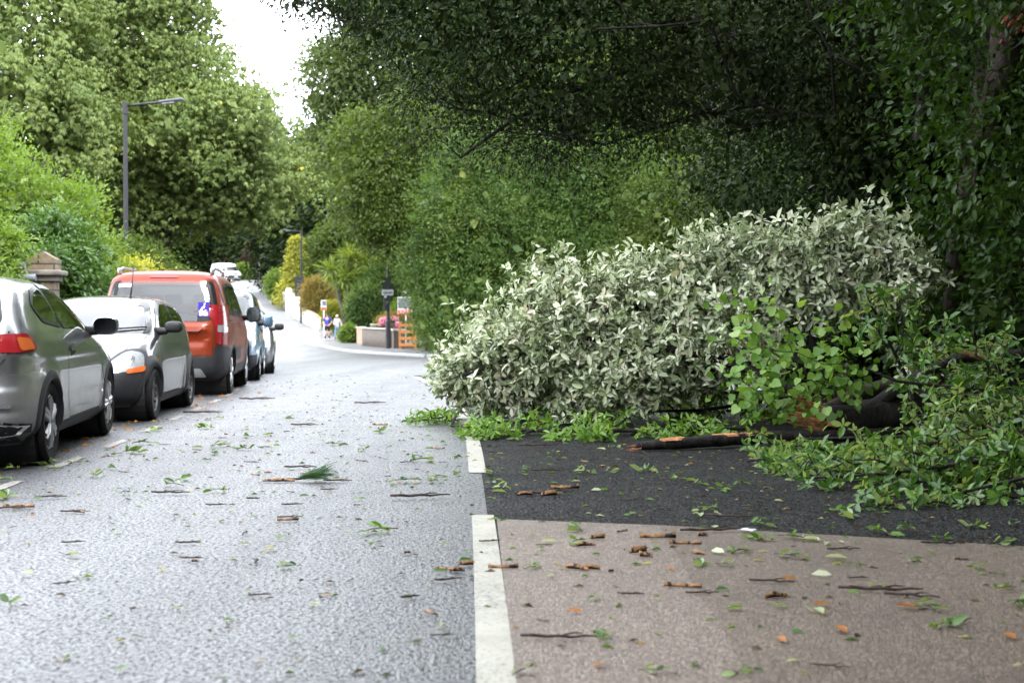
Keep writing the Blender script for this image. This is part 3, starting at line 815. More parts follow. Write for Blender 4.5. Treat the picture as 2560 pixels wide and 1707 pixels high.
M['gap'] = mat_plain('shut_line', (.008, .008, .008), .8)
M['frit'] = mat_plain('black_glass_edge', (.010, .010, .011), .3, spec=.2)
M['glass'] = mat_glass('window_glass')
M['glass_dark'] = mat_glass('privacy_glass', (.12, .14, .14))
M['glass_clear'] = mat_glass('windscreen_glass', (.62, .68, .67))
M['tyre'] = mat_plain('tyre_rubber', (.007, .007, .0075), .75, spec=.15, var=.35, scale=14, bmp=.3, bscale=80)
M['alloy'] = mat_plain('alloy', (.42, .42, .43), .3, .85, var=.2)
M['alloy_dark'] = mat_plain('steel_wheel', (.05, .05, .053), .45, .4)
M['chrome'] = mat_plain('chrome', (.75, .75, .76), .12, 1.0, var=.05)
M['cabin'] = mat_plain('cabin_fabric', (.035, .035, .038), .9)
M['lens_red'] = mat_plain('red_lens', (.20, .010, .013), .2, coat=.5, var=.15)
M['lens_orange'] = mat_plain('orange_lens', (.36, .085, .02), .2, coat=.5, var=.15)
M['lens_white'] = mat_plain('clear_lens', (.26, .275, .285), .22, .3, coat=.4, var=.25, scale=25)
M['mirror'] = mat_plain('mirror_glass', (.13, .15, .16), .10, 1.0, var=.25, scale=30)
M['sticker_blue'] = mat_plain('blue_sticker', (.03, .022, .22), .7, spec=.1, var=.05)
M['sticker_white'] = mat_plain('white_sticker', (.78, .78, .80), .5, var=.05)
M['plate_yellow'] = mat_plain('yellow_plate', (.70, .50, .05), .4, var=.05)
M['plate_white'] = mat_plain('white_plate', (.72, .72, .72), .4, var=.05)
M['dash'] = mat_plain('dashboard', (.05, .05, .052), .7)

def in_poly(x, y, poly):
    inside = np.zeros(len(x), bool); n = len(poly)
    for i in range(n):
        x1, y1 = poly[i]; x2, y2 = poly[(i + 1) % n]
        c = ((y1 > y) != (y2 > y))
        with np.errstate(divide='ignore', invalid='ignore'):
            inside ^= c & (x < (x2 - x1) * (y - y1) / (y2 - y1 + 1e-12) + x1)
    return inside
def inset(poly, d):
    """move every side inwards by d"""
    n = len(poly); A = sum(poly[i][0] * poly[(i + 1) % n][1] - poly[(i + 1) % n][0] * poly[i][1] for i in range(n))
    sgn = 1 if A > 0 else -1
    out = []
    for i in range(n):
        p0, p1, p2 = Vector(poly[i - 1]), Vector(poly[i]), Vector(poly[(i + 1) % n])
        e1, e2 = (p1 - p0).normalized(), (p2 - p1).normalized()
        n1, n2 = Vector((-e1.y, e1.x)) * sgn, Vector((-e2.y, e2.x)) * sgn
        b = (n1 + n2); b = b / max(b.dot(n1), .35) if b.length > 1e-6 else n1
        out.append(tuple(p1 + b * d))
    return out
def rounded(poly, r, n=4):
    out = []
    for i in range(len(poly)):
        p0, p1, p2 = Vector(poly[i - 1]), Vector(poly[i]), Vector(poly[(i + 1) % len(poly)])
        rr = min(r, (p0 - p1).length * .45, (p2 - p1).length * .45)
        a = p1 + (p0 - p1).normalized() * rr; c = p1 + (p2 - p1).normalized() * rr
        for k in range(n + 1):
            t = k / n
            out.append(tuple(a * (1 - t) ** 2 + p1 * 2 * t * (1 - t) + c * t * t))
    return out
class Car:
    def __init__(s, name, label, slices, paint, loc, heading, cat='car', group='cars parked along the left kerb', shape=None, crown=0.0, m_plan=9.0):
        s.root = empty(name, loc, heading); tag(s.root, label, cat, group)
        S = np.array(slices, float)
        t = np.arange(len(S)); tt = np.linspace(0, len(S) - 1, (len(S) - 1) * 10 + 1)
        Q = np.stack([np.interp(tt, t, S[:, k]) for k in range(S.shape[1])], 1)
        for _ in range(2):                                   # soften the corners between stations
            Q[3:-3] = (Q[:-6] + 2 * Q[1:-5] + 3 * Q[2:-4] + 4 * Q[3:-3] + 3 * Q[4:-2] + 2 * Q[5:-1] + Q[6:]) / 16
        n = 300; K = len(Q)
        th = np.linspace(0, 2 * PI, 4001)[:-1]
        rings = []
        for z, xr, xf, w, e in Q:
            c, si = np.cos(th), np.sin(th)
            x = (xr + xf) / 2 + (xf - xr) / 2 * np.sign(c) * np.abs(c) ** (2 / e)
            y = w * np.sign(si) * np.abs(si) ** (2 / (e if m_plan is None else m_plan * .5 + e * .5))
            d = np.concatenate([[0], np.cumsum(np.hypot(np.diff(np.append(x, x[0])), np.diff(np.append(y, y[0]))))])
            u = np.linspace(0, d[-1], n, endpoint=False)
            xx = np.interp(u, d, np.append(x, x[0])); yy = np.interp(u, d, np.append(y, y[0]))
            rings.append(np.stack([xx, yy, np.full(n, z) - crown * (yy / .9) ** 2], 1))
        V = np.array(rings).reshape(-1, 3)
        if shape: V = shape(V)
        i = np.arange(K - 1)[:, None] * n; k = np.arange(n)[None]
        F = np.stack([i + k, i + (k + 1) % n, i + n + (k + 1) % n, i + n + k], -1).reshape(-1, 4)
        capb = len(V); V = np.concatenate([V, [V[:n].mean(0)], [V[-n:].mean(0)]])
        k = np.arange(n)
        T = np.concatenate([np.stack([(k + 1) % n, k, np.full(n, capb)], 1), np.stack([(K - 1) * n + k, (K - 1) * n + (k + 1) % n, np.full(n, capb + 1)], 1)])
        s.V, s.F, s.T, s.paint = V, F, T, paint
        s.bvh = BVHTree.FromPolygons([tuple(v) for v in V], [tuple(f) for f in F] + [tuple(f) for f in T])
        s.holes = np.zeros(len(F), bool)
        s.fc = V[F].mean(1)
        s.fn = np.cross(V[F[:, 1]] - V[F[:, 0]], V[F[:, 3]] - V[F[:, 0]])
    # project a point of a 2-D drawing on the car's skin
    def hit(s, axis, a, b, off):
        o, d = {'L': ((a, 3, b), (0, -1, 0)), 'R': ((a, -3, b), (0, 1, 0)), 'B': ((-5, a, b), (1, 0, 0)), 'F': ((5, a, b), (-1, 0, 0)), 'T': ((a, b, 4), (0, 0, -1))}[axis]
        h = s.bvh.ray_cast(Vector(o), Vector(d))
        if h[0] is None:
            q = Vector(o) + Vector(d) * (3 - .7 if axis in 'LR' else 3)
            h = s.bvh.find_nearest(q)
        nrm = h[1]
        if nrm.dot(Vector(d)) > 0: nrm = -nrm
        return h[0] + nrm * off
    def flat(s, poly, cell):
        bm = bmesh.new()
        f = bm.faces.new([bm.verts.new((p[0], p[1], 0)) for p in poly])
        if f.normal.z < 0: pass
        xs = [p[0] for p in poly]; ys = [p[1] for p in poly]
        for ax, lo, hi in ((0, min(xs), max(xs)), (1, min(ys), max(ys))):
            m = int((hi - lo) / cell)
            for k in range(1, m + 1):
                c = lo + (hi - lo) * k / (m + 1)
                co = Vector((c, 0, 0)) if ax == 0 else Vector((0, c, 0))
                no = Vector((1, 0, 0)) if ax == 0 else Vector((0, 1, 0))
                bmesh.ops.bisect_plane(bm, geom=bm.verts[:] + bm.edges[:] + bm.faces[:], dist=1e-6, plane_co=co, plane_no=no)
        return bm
    def patch(s, name, axis, poly, off, mat, parent=None, cell=.06, thick=0.0, hole=False, smooth=True):
        bm = s.flat(poly, cell)
        if hole: 
            s.cut(axis, poly)
        for v in bm.verts:
            v.co = s.hit(axis, v.co.x, v.co.y, off)
        out = {'L': Vector((0, 1, 0)), 'R': Vector((0, -1, 0)), 'B': Vector((-1, 0, 0)), 'F': Vector((1, 0, 0)), 'T': Vector((0, 0, 1))}[axis]
        bm.normal_update()
        for f in bm.faces:
            if f.normal.dot(out) < 0: f.normal_flip()
        if thick > 0:
            r = bmesh.ops.extrude_face_region(bm, geom=bm.faces[:])
            vs = [g for g in r['geom'] if isinstance(g, bmesh.types.BMVert)]
            bm.normal_update()
            for v in vs: v.co += v.normal * 0 + out * 0
            new = set(vs)
            for v in bm.verts:
                if v not in new:
                    pass
            for v in vs: v.co = v.co + out * thick
        me = bpy.data.meshes.new(name); bm.to_mesh(me); bm.free()
        if smooth:
            me.polygons.foreach_set('use_smooth', np.ones(len(me.polygons), dtype=bool))
            if thick > 0: me.set_sharp_from_angle(angle=R(45))
        return link_mesh(name, me, mat, parent or s.root)
    def cut(s, axis, poly):
        ia, ib = {'L': (0, 2), 'R': (0, 2), 'B': (1, 2), 'F': (1, 2), 'T': (0, 1)}[axis]
        side = {'L': s.fn[:, 1] > 0, 'R': s.fn[:, 1] < 0, 'B': s.fn[:, 0] < 0, 'F': s.fn[:, 0] > 0, 'T': s.fn[:, 2] > 0}[axis]
        if axis in 'LR': side &= (s.fc[:, 1] > 0) if axis == 'L' else (s.fc[:, 1] < 0)
        if axis in 'FB': side &= (s.fc[:, 0] > 0) if axis == 'F' else (s.fc[:, 0] < 0)
        s.holes |= side & in_poly(s.fc[:, ia], s.fc[:, ib], poly)
    def window(s, name, axis, poly, border, mat='glass', off=.004, r=.05, frame='window_frame'):
        poly = rounded(poly, r); inn = inset(poly, border)
        s.cut(axis, inset(poly, border * .55))
        g = s.patch(name, axis, poly, off, M[mat])
        # the black edge: a ring between outline and inset
        n = len(poly); bm = bmesh.new()
        rows = [inset(poly, -.006), poly, inset(poly, border * .5), inn]
        vv = [[bm.verts.new(s.hit(axis, p[0], p[1], off + .003)) for p in row] for row in rows]
        for a, b in zip(vv[:-1], vv[1:]):
            for i in range(n):
                try: bm.faces.new((a[i], a[(i + 1) % n], b[(i + 1) % n], b[i]))
                except ValueError: pass
        me = bpy.data.meshes.new(frame); bm.to_mesh(me); bm.free()
        link_mesh(frame, me, M['frit'], g)
        return g
    def line(s, name, axis, pts, w, mat, parent=None, off=.002, step=.05):
        P_ = []
        for a, b in zip(pts[:-1], pts[1:]):
            a, b = Vector(a), Vector(b); m = max(1, int((b - a).length / step))
            P_ += [a + (b - a) * k / m for k in range(m)]
        P_.append(Vector(pts[-1]))
        V, Fq = [], []
        for i, p in enumerate(P_):
            d = (P_[min(i + 1, len(P_) - 1)] - P_[max(i - 1, 0)]).normalized(); nn = Vector((-d.y, d.x))
            for q in (p - nn * w / 2, p + nn * w / 2): V.append(tuple(s.hit(axis, q.x, q.y, off)))
        for i in range(len(P_) - 1): Fq.append((2 * i, 2 * i + 1, 2 * i + 3, 2 * i + 2))
        return link_mesh(name, np_mesh(name, V, [np.array(Fq)], smooth=True), mat, parent or s.root)
    def arch(s, x, z, r, width=.05, mat='trim', off=.012, a0=-18, a1=198, flare=.0):
        """open the wheel arch and edge it with a lip of real depth; line it with a dark well"""
        for side in ('L', 'R'):
            m = (np.hypot(s.fc[:, 0] - x, s.fc[:, 2] - z) < r - .005) & ((s.fc[:, 1] > .35) if side == 'L' else (s.fc[:, 1] < -.35))
            s.holes |= m
            V, Fq = [], []
            A = np.linspace(R(a0), R(a1), 40); sg = 1 if side == 'L' else -1
            for t in A:
                c, si = math.cos(t), math.sin(t)
                o = s.hit(side, x + (r + width) * c, max(z + (r + width) * si, .22), .002)
                mm = s.hit(side, x + (r + width * .5) * c, max(z + (r + width * .5) * si, .21), off + flare)
                i_ = s.hit(side, x + (r - .015) * c, max(z + (r - .015) * si, .20), off + flare)
                V += [tuple(o), tuple(mm), tuple(i_), (i_.x, i_.y - sg * .09, i_.z)]
            for i in range(len(A) - 1):
                for k in range(3): Fq.append((i * 4 + k, i * 4 + k + 1, (i + 1) * 4 + k + 1, (i + 1) * 4 + k))
            link_mesh('wheel_arch', np_mesh('wheel_arch', V, [np.array(Fq)], smooth=True), M[mat] if isinstance(mat, str) else mat, s.root)
    def wheels(s, xs, r, w, track, style, rim_r=None, rim_mat='alloy'):
        rim_r = rim_r or r * .68
        mb = MB(); h = w / 2
        prof = [(rim_r * .97, -h * .80), (rim_r * 1.04, -h * .93), (r * .90, -h), (r * .97, -h * .86), (r, -h * .62)]
        for k in range(-2, 3): prof += [(r, h * .25 * k - .012), (r - .008, h * .25 * k - .006), (r - .008, h * .25 * k + .006), (r, h * .25 * k + .012)]
        prof += [(r, h * .62), (r * .97, h * .86), (r * .90, h), (rim_r * 1.04, h * .93), (rim_r * .97, h * .80)]
        mb.lathe(prof, 'y', n=40, close=True)
        tyre = mb.build('wheel', None, None, True, 40).data
        rm = MB()
        rm.lathe([(rim_r * .98, h * .80), (rim_r * .93, h * .86), (rim_r * .89, h * .70), (rim_r * .84, h * .2), (rim_r * .84, -h * .5)], 'y', n=40)
        if style == 'steel':
            rm.lathe([(rim_r * .86, h * .35), (rim_r * .72, h * .62), (rim_r * .45, h * .45), (rim_r * .30, h * .62), (.001, h * .62)], 'y', n=40)
            for k in range(10):
                t = 2 * PI * k / 10; rm.box((rim_r * .66 * math.cos(t), h * .58, rim_r * .66 * math.sin(t)), (.045, .03, .028), Matrix.Rotation(-t, 3, 'Y'))
        else:
            ns = style
            rm.lathe([(rim_r * .20, h * .35), (rim_r * .22, h * .74), (rim_r * .12, h * .84), (.001, h * .84)], 'y', n=20)
            for k in range(ns):
                t = 2 * PI * k / ns
                for sp in (-.11, .11):
                    a = Vector((rim_r * .16 * math.cos(t + sp * 2), h * .72, rim_r * .16 * math.sin(t + sp * 2)))
                    b = Vector((rim_r * .90 * math.cos(t + sp), h * .80, rim_r * .90 * math.sin(t + sp)))
                    rm.tube([a, (a + b) / 2 + Vector((0, .012, 0)), b], [.030, .024, .022], 6)
        rim = rm.build('rim', None, None, True, 40).data
        br = MB(); br.lathe([(.001, -h * .3), (rim_r * .78, -h * .3), (rim_r * .78, -h * .1), (.001, -h * .1)], 'y', n=24)
        disc = br.build('brake_disc', None).data
        for nm in ('wheel', 'rim', 'brake_disc'):
            for o in [o for o in bpy.data.objects if o.name.split('.')[0] == nm and o.parent is None and o.type == 'MESH' and not o.data.materials]:
                bpy.data.objects.remove(o)
        tyre.materials.append(M['tyre']); rim.materials.append(M[rim_mat]); disc.materials.append(M['alloy_dark'])
        for x in xs:
            for sg in (1, -1):
                o = bpy.data.objects.new('wheel', tyre); COL.objects.link(o); o.parent = s.root
                o.location = (x, sg * (track / 2), r); o.rotation_euler = (0, random.uniform(0, 3), 0 if sg > 0 else PI)
                q = bpy.data.objects.new('rim', rim); COL.objects.link(q); q.parent = o
                q = bpy.data.objects.new('brake_disc', disc); COL.objects.link(q); q.parent = o
    def mirror(s, base, out, size, mat, side=-1, back=-1, stalk=.05, zup=.05):
        """door mirror: shell on a stalk, glass facing backwards"""
        bx, bz = base; b = s.hit('R' if side < 0 else 'L', bx, bz, 0)
        c = Vector((bx - .02, side * out, bz + zup))
        bm = bmesh.new(); bmesh.ops.create_uvsphere(bm, u_segments=20, v_segments=14, radius=1)
        for v in bm.verts:
            x, y, z = v.co
            k = .35 if x * back > 0 else 1.0                 # flat on the glass side
            v.co = Vector((math.copysign(abs(x) ** .8, x) * size[0] * k, math.copysign(abs(y) ** .65, y) * size[1], math.copysign(abs(z) ** .65, z) * size[2])) + c
        me = bpy.data.meshes.new('mirror_shell'); bm.to_mesh(me); bm.free(); me.polygons.foreach_set('use_smooth', np.ones(len(me.polygons), dtype=bool))
        o = link_mesh('door_mirror', me, mat, s.root)
        a = MB(); a.tube([b + Vector((0, side * -.03, 0)), (b + c) / 2 + Vector((0, 0, -.02)), c + Vector((0, -side * size[1] * .6, -size[2] * .3))], [stalk, stalk * .8, stalk * .7], 10)
        a.build('mirror_arm', M['trim'], o, True)
        g = MB(); pr = []
        for k in range(28):
            t = 2 * PI * k / 28; cx, sx = math.cos(t), math.sin(t)
            pr.append((c.y + math.copysign(abs(cx) ** .65, cx) * size[1] * .86, c.z + math.copysign(abs(sx) ** .65, sx) * size[2] * .84))
        xg = c.x + back * size[0] * .36
        g.prism(pr, 'x', xg, xg - back * .01)
        g.build('mirror_glass', M['mirror'], o)
    def cabin(s, x0, x1, w, zfloor, seats, wheel_side=-1, dash_x=None, zseat=.55, top=.95):
        """floor, seats with headrests, dashboard and steering wheel seen through the windows"""
        mb = MB(); mb.box(((x0 + x1) / 2, 0, zfloor), (x1 - x0, w * 2, .06)); mb.build('cabin_floor', M['cabin'], s.root)
        for x, y in seats:
            mb = MB()
            mb.box((x + .25, y, zseat - .12), (.5, .48, .16), bev=.05)
            mb.box((x - .02, y, zseat + .24), (.14, .46, .62), Matrix.Rotation(R(-14), 3, 'Y'), bev=.05)
            mb.box((x - .13, y, zseat + top - .30), (.09, .26, .17), bev=.04)
            mb.box((x - .10, y, zseat + .58), (.03, .12, .10))
            mb.build('seat', M['cabin'], s.root, True, 40)
        if dash_x is not None:
            mb = MB(); mb.box((dash_x, 0, zseat + .22), (.40, w * 1.9, .26), bev=.08); mb.build('dashboard', M['dash'], s.root, True, 40)
            mb = MB(); c = Vector((dash_x - .32, wheel_side * .36, zseat + .28)); pts = []
            for k in range(25):
                t = 2 * PI * k / 24; pts.append(c + Vector((.06 * math.sin(t), .18 * math.cos(t), .17 * math.sin(t))))
            mb.tube(pts, .014, 8); mb.build('steering_wheel', M['trim'], s.root, True)
    def finish(s, wells=(), name='body', floor=True):
        F = s.F[~s.holes]
        me = np_mesh(name, s.V, [F, s.T], smooth=True)
        b = link_mesh(name, me, s.paint, s.root)
        mb = MB()
        for x, r in wells:
            for sg in (1, -1):
                mb.lathe([(.01, sg * .42), (r + .03, sg * .42), (r + .03, sg * (s.halfw - .05))], 'y', (x, 0, .33), 28)
                mb.build('wheel_well', M['gap'], s.root, recalc=False); mb = MB()
        return b

# ---- silver three-door hatchback, seen from behind
def swell(arches, amt=.02, sig=.07):
    def f(V):
        V = V.copy()
        for x, z, r in arches:
            d = np.hypot(V[:, 0] - x, V[:, 2] - z)
            V[:, 1] += np.sign(V[:, 1]) * amt * np.exp(-((d - r) / sig) ** 2) * (np.abs(V[:, 1]) > .5)
        return V
    return f
def civic_shape(V):
    V = swell([(-1.30, .32, .34), (1.31, .32, .34)], .022, .085)(V)
    z, sy = V[:, 2], np.abs(V[:, 1])
    side = np.sign(V[:, 1]) * (sy > .6)
    V[:, 1] -= side * .005 * np.exp(-((z - .47) / .035) ** 2) * (np.abs(V[:, 0]) < 1.0)          # swage low on the door
    V[:, 1] += side * .006 * np.exp(-((z - .84) / .05) ** 2)                                       # shoulder
    rear = (V[:, 0] < -1.9)
    V[:, 0] -= rear * (.035 / (1 + np.exp(-(.60 - z) / .012)) - .02 * np.exp(-((z - .44) / .03) ** 2) + .0)
    return V
c = Car('silver_hatchback', 'silver three-door hatchback with split tail light, nearest of the parked cars', [
    (.19, -1.88, 1.95, .76, 6), (.30, -2.06, 2.08, .872, 6), (.45, -2.10, 2.13, .884, 6), (.60, -2.09, 2.11, .883, 6), (.72, -2.06, 2.02, .883, 6),
    (.84, -2.03, 1.68, .875, 6), (.94, -2.00, 1.30, .855, 6), (1.01, -1.97, 1.02, .825, 6.5), (1.12, -1.88, .76, .77, 7), (1.24, -1.72, .48, .715, 7),
    (1.34, -1.52, .18, .655, 7), (1.41, -1.28, -.06, .575, 6), (1.445, -1.02, -.25, .44, 5), (1.462, -.82, -.42, .22, 4), (1.465, -.7, -.55, .05, 3)],
    M['silver'], (0, 0, 0), 0, shape=civic_shape, crown=.02)
c.halfw = .88
c.arch(-1.30, .32, .345, .055, 'trim_grey', .010); c.arch(1.31, .32, .345, .045, 'trim_grey', .008)
for sd_ in 'LR':
    c.window('rear_side_window', sd_, [(-.52, 1.035), (-.62, 1.375), (-.98, 1.33), (-1.26, 1.215), (-1.12, 1.085)], .028, 'glass_dark', r=.05)
    c.window('door_window', sd_, [(.86, .985), (-.46, 1.035), (-.54, 1.385), (-.18, 1.375), (.20, 1.28)], .030, 'glass_dark', r=.04)
    c.line('door_seam', sd_, [(-.50, 1.02), (-.60, .80), (-.62, .50), (-.52, .30)], .010, M['gap'])
    c.line('door_seam', sd_, [(.88, .97), (.98, .80), (.98, .45), (.86, .30), (-.52, .30)], .010, M['gap'])
    c.patch('sill', sd_, [(-.93, .205), (.95, .205), (.93, .285), (-.93, .285)], .008, M['trim_grey'], cell=.15)
    c.patch('door_handle_recess', sd_, rounded([(-.50, .80), (-.30, .82), (-.28, .90), (-.48, .89)], .03), .002, M['gap'])
    c.patch('door_handle', sd_, rounded([(-.52, .835), (-.31, .85), (-.30, .89), (-.50, .88)], .02), .018, M['silver'])
    c.patch('tail_light', sd_, rounded([(-1.60, .875), (-1.97, .86), (-2.02, 1.0), (-1.66, .985)], .05), .008, M['lens_red'], cell=.04)
    c.patch('indicator', sd_, rounded([(-1.66, .885), (-1.86, .875), (-1.86, .975), (-1.70, .965)], .03), .013, M['lens_orange'], cell=.04)
    c.patch('headlight', sd_, rounded([(1.50, .70), (1.95, .62), (1.98, .70), (1.60, .82)], .05), .006, M['lens_white'])
c.window('rear_window', 'B', [(-.66, 1.06), (.66, 1.06), (.55, 1.33), (-.55, 1.33)], .05, 'glass_dark', r=.08)
c.window('windscreen', 'F', [(-.72, 1.02), (.72, 1.02), (.58, 1.36), (-.58, 1.36)], .05, 'glass_clear', r=.06)
c.patch('rear_window', 'B', rounded([(-.62, .905), (.62, .905), (.62, 1.015), (-.62, 1.015)], .03), .004, M['frit'])
for sg in (-1, 1):
    c.patch('tail_light', 'B', rounded([(sg * .46, .865), (sg * .80, .865), (sg * .80, 1.0), (sg * .46, .99)][::sg], .03), .008, M['lens_red'], cell=.04)
    c.line('tailgate_seam', 'B', [(sg * .70, 1.02), (sg * .72, .86), (sg * .62, .70), (sg * .50, .60), (0, .58)], .012, M['gap'])
    c.patch('exhaust', 'B', [(sg * .42, .25), (sg * .76, .27), (sg * .82, .33), (sg * .46, .39)][::sg], .012, M['chrome'])
    c.patch('exhaust', 'B', [(sg * .45, .265), (sg * .74, .283), (sg * .785, .325), (sg * .48, .372)][::sg], .018, M['gap'])
c.patch('number_plate', 'B', [(-.26, .68), (.26, .68), (.26, .79), (-.26, .79)], .010, M['plate_yellow'])
c.patch('bumper_skirt', 'B', [(-.80, .20), (.80, .20), (.83, .34), (.45, .43), (-.45, .43), (-.83, .34)], .008, M['trim'], cell=.1)
c.patch('bumper_reflector', 'B', rounded([(-.74, .47), (-.40, .49), (-.40, .51), (-.74, .495)], .01), .012, M['chrome'])
c.mirror((.72, .99), .96, (.09, .115, .085), M['silver'], -1)
c.mirror((.72, .99), .96, (.09, .115, .085), M['silver'], 1)
c.wheels((-1.30, 1.31), .318, .215, 1.56, 6)
c.cabin(-1.6, 1.1, .72, .28, [(.05, .36), (.05, -.36), (-.85, .35), (-.85, -.35)], -1, .72)
c.finish([(-1.30, .345), (1.31, .345)])
SILVER = c.root

# ---- small black hatchback with grey plastic bumpers, nose towards us
def ka_shape(V):
    V = swell([(-1.16, .29, .31), (1.20, .29, .31)], .03, .10)(V)
    return V
c = Car('black_hatchback', 'small black hatchback with grey plastic bumper and big round headlight, facing us', [
    (.17, -1.62, 1.62, .70, 4.2), (.28, -1.76, 1.76, .792, 4.2), (.44, -1.80, 1.81, .805, 4.2), (.56, -1.80, 1.79, .808, 4.2), (.66, -1.78, 1.68, .81, 4.2),
    (.76, -1.75, 1.50, .808, 4.4), (.85, -1.71, 1.26, .795, 4.8), (.92, -1.68, 1.03, .775, 5.2), (1.02, -1.61, .80, .74, 6), (1.13, -1.50, .56, .69, 6.5),
    (1.23, -1.34, .32, .635, 6.5), (1.31, -1.14, .10, .56, 6), (1.345, -.96, -.08, .46, 5), (1.365, -.78, -.28, .25, 4), (1.37, -.62, -.42, .05, 3)],
    M['black_paint'], (0, 0, 0), 0, shape=ka_shape, crown=.03, m_plan=6.5)
c.halfw = .80
c.arch(-1.16, .29, .315, .09, 'trim_grey', .014); c.arch(1.20, .29, .315, .10, 'trim_grey', .014)
for sd_ in 'LR':
    c.window('door_window', sd_, [(.70, .945), (-.38, .975), (-.42, 1.29), (-.10, 1.285), (.20, 1.20)], .03, 'glass_dark', r=.05)
    c.window('rear_side_window', sd_, [(-.46, .98), (-.50, 1.285), (-.88, 1.25), (-1.14, 1.11), (-.98, 1.0)], .03, 'glass_dark', r=.06)
    c.line('door_seam', sd_, [(-.43, .96), (-.54, .70), (-.52, .42), (-.40, .27), (.72, .27), (.80, .45), (.80, .75), (.72, .93)], .009, M['gap'])
    c.patch('sill', sd_, [(-.84, .18), (.84, .18), (.82, .26), (-.84, .26)], .006, M['trim_grey'], cell=.15)
    c.patch('door_handle', sd_, rounded([(-.40, .77), (-.24, .78), (-.24, .82), (-.40, .815)], .018), .022, M['black_paint'])
    c.patch('side_indicator', sd_, rounded([(.95, .64), (1.02, .645), (1.02, .68), (.95, .675)], .015), .010, M['lens_orange'], cell=.03)
    c.patch('wing_bumper', sd_, [(1.50, .24), (1.76, .24), (1.79, .50), (1.52, .56), (1.44, .52)], .009, M['trim_grey'])
    c.patch('tail_light', sd_, rounded([(-1.55, .80), (-1.70, .78), (-1.66, .98), (-1.52, .96)], .04), .006, M['lens_red'])
c.patch('front_bumper', 'F', [(-.765, .20), (.765, .20), (.785, .52), (.62, .525), (.40, .50), (-.40, .50), (-.62, .525), (-.785, .52)], .011, M['trim_grey'], cell=.05)
c.patch('grille', 'F', rounded([(-.36, .30), (.36, .30), (.36, .40), (-.36, .40)], .04), .015, M['gap'])
c.patch('number_plate', 'F', [(-.26, .43), (.26, .43), (.26, .53), (-.26, .53)], .02, M['plate_white'])
for sg in (1, -1):
    hl = c.patch('headlight', 'F', rounded([(sg * .735, .555), (sg * .40, .525), (sg * .40, .62), (sg * .55, .755), (sg * .70, .735)][::sg], .07, 6), .012, M['lens_white'], cell=.03)
    c.patch('indicator', 'F', rounded([(sg * .735, .54), (sg * .585, .522), (sg * .585, .565), (sg * .735, .60)][::sg], .025), .018, M['lens_orange'], hl, cell=.03)
    c.patch('headlight_surround', 'F', rounded([(sg * .765, .53), (sg * .36, .49), (sg * .36, .62), (sg * .53, .785), (sg * .725, .765)][::sg], .09, 6), .006, M['trim_grey'], hl, cell=.03)
    c.patch('lamp_bowl', 'F', [(sg * (.565 + .075 * math.cos(t)), .655 + .065 * math.sin(t)) for t in np.linspace(0, 2 * PI, 17)[:-1]], .017, M['chrome'], hl, cell=.03)
    c.line('bonnet_seam', 'F', [(sg * .40, .62), (sg * .55, .80), (sg * .66, .90)], .008, M['gap'])
c.window('windscreen', 'F', [(-.685, .945), (.685, .945), (.53, 1.285), (-.53, 1.285)], .045, 'glass_clear', r=.07)
c.window('rear_window', 'B', [(-.60, .98), (.60, .98), (.50, 1.27), (-.50, 1.27)], .04, 'glass_dark', r=.07)
wp = MB()
for y0, y1 in ((-.42, .10), (.10, .62)):
    pts = [c.hit('F', y0 + (y1 - y0) * k / 6, .955 + .035 * (k / 6), .022) for k in range(7)]
    wp.tube(pts, .010, 6)
wp.build('wiper', M['trim'], c.root, True)
ae = MB(); ae.tube([(-.10, .28, 1.335), (-.30, .28, 1.72)], [.009, .005], 6); ae.lathe([(.022, 0), (.018, .02), (.008, .045)], 'z', (-.10, .28, 1.325), 12)
ae.build('aerial', M['trim'], c.root, True)
c.mirror((.62, .955), .90, (.07, .10, .065), M['trim'], 1); c.mirror((.62, .955), .90, (.07, .10, .065), M['trim'], -1)
c.wheels((-1.16, 1.20), .283, .185, 1.44, 'steel', rim_mat='alloy_dark')
c.cabin(-1.3, .95, .66, .26, [(.0, .33), (.0, -.33), (-.75, .32), (-.75, -.32)], -1, .58, zseat=.52, top=.90)
c.finish([(-1.16, .315), (1.20, .315)])
BLACK = c.root

# ---- copper orange people carrier, seen from behind
def mpv_shape(V):
    V = swell([(-1.45, .33, .38), (1.31, .33, .38)], .02, .09)(V)
    z = V[:, 2]; rear = V[:, 0] < -1.9
    V[:, 0] -= rear * (.03 * np.exp(-((z - .97) / .05) ** 2) - .02 * np.exp(-((z - .80) / .07) ** 2)) * (np.abs(V[:, 1]) < .62)   # ledge over the plate recess
    return V
c = Car('orange_people_carrier', 'copper orange people carrier with roof rails and a blue wheelchair sticker', [
    (.24, -2.02, 2.02, .80, 7), (.34, -2.17, 2.13, .895, 7), (.5, -2.20, 2.19, .92, 7), (.80, -2.19, 2.19, .925, 7), (.95, -2.175, 2.08, .925, 7),
    (1.05, -2.155, 1.78, .918, 7), (1.15, -2.13, 1.38, .905, 7), (1.28, -2.09, 1.10, .885, 7.5), (1.45, -2.03, .80, .85, 8), (1.60, -1.975, .52, .812, 8),
    (1.71, -1.92, .28, .77, 8), (1.775, -1.84, .05, .70, 7), (1.81, -1.68, -.12, .55, 6), (1.828, -1.45, -.35, .30, 4.5), (1.832, -1.2, -.55, .05, 3)],
    M['orange'], (0, 0, 0), 0, shape=mpv_shape, crown=.02)
c.halfw = .92
c.arch(-1.45, .33, .385, .06, 'trim_grey', .014); c.arch(1.31, .33, .385, .06, 'trim_grey', .014)
c.window('rear_window', 'B', [(-.70, 1.12), (-.60, 1.085), (.60, 1.085), (.70, 1.12), (.765, 1.30), (.69, 1.655), (-.69, 1.655), (-.765, 1.30)], .085, 'glass_clear', r=.07)
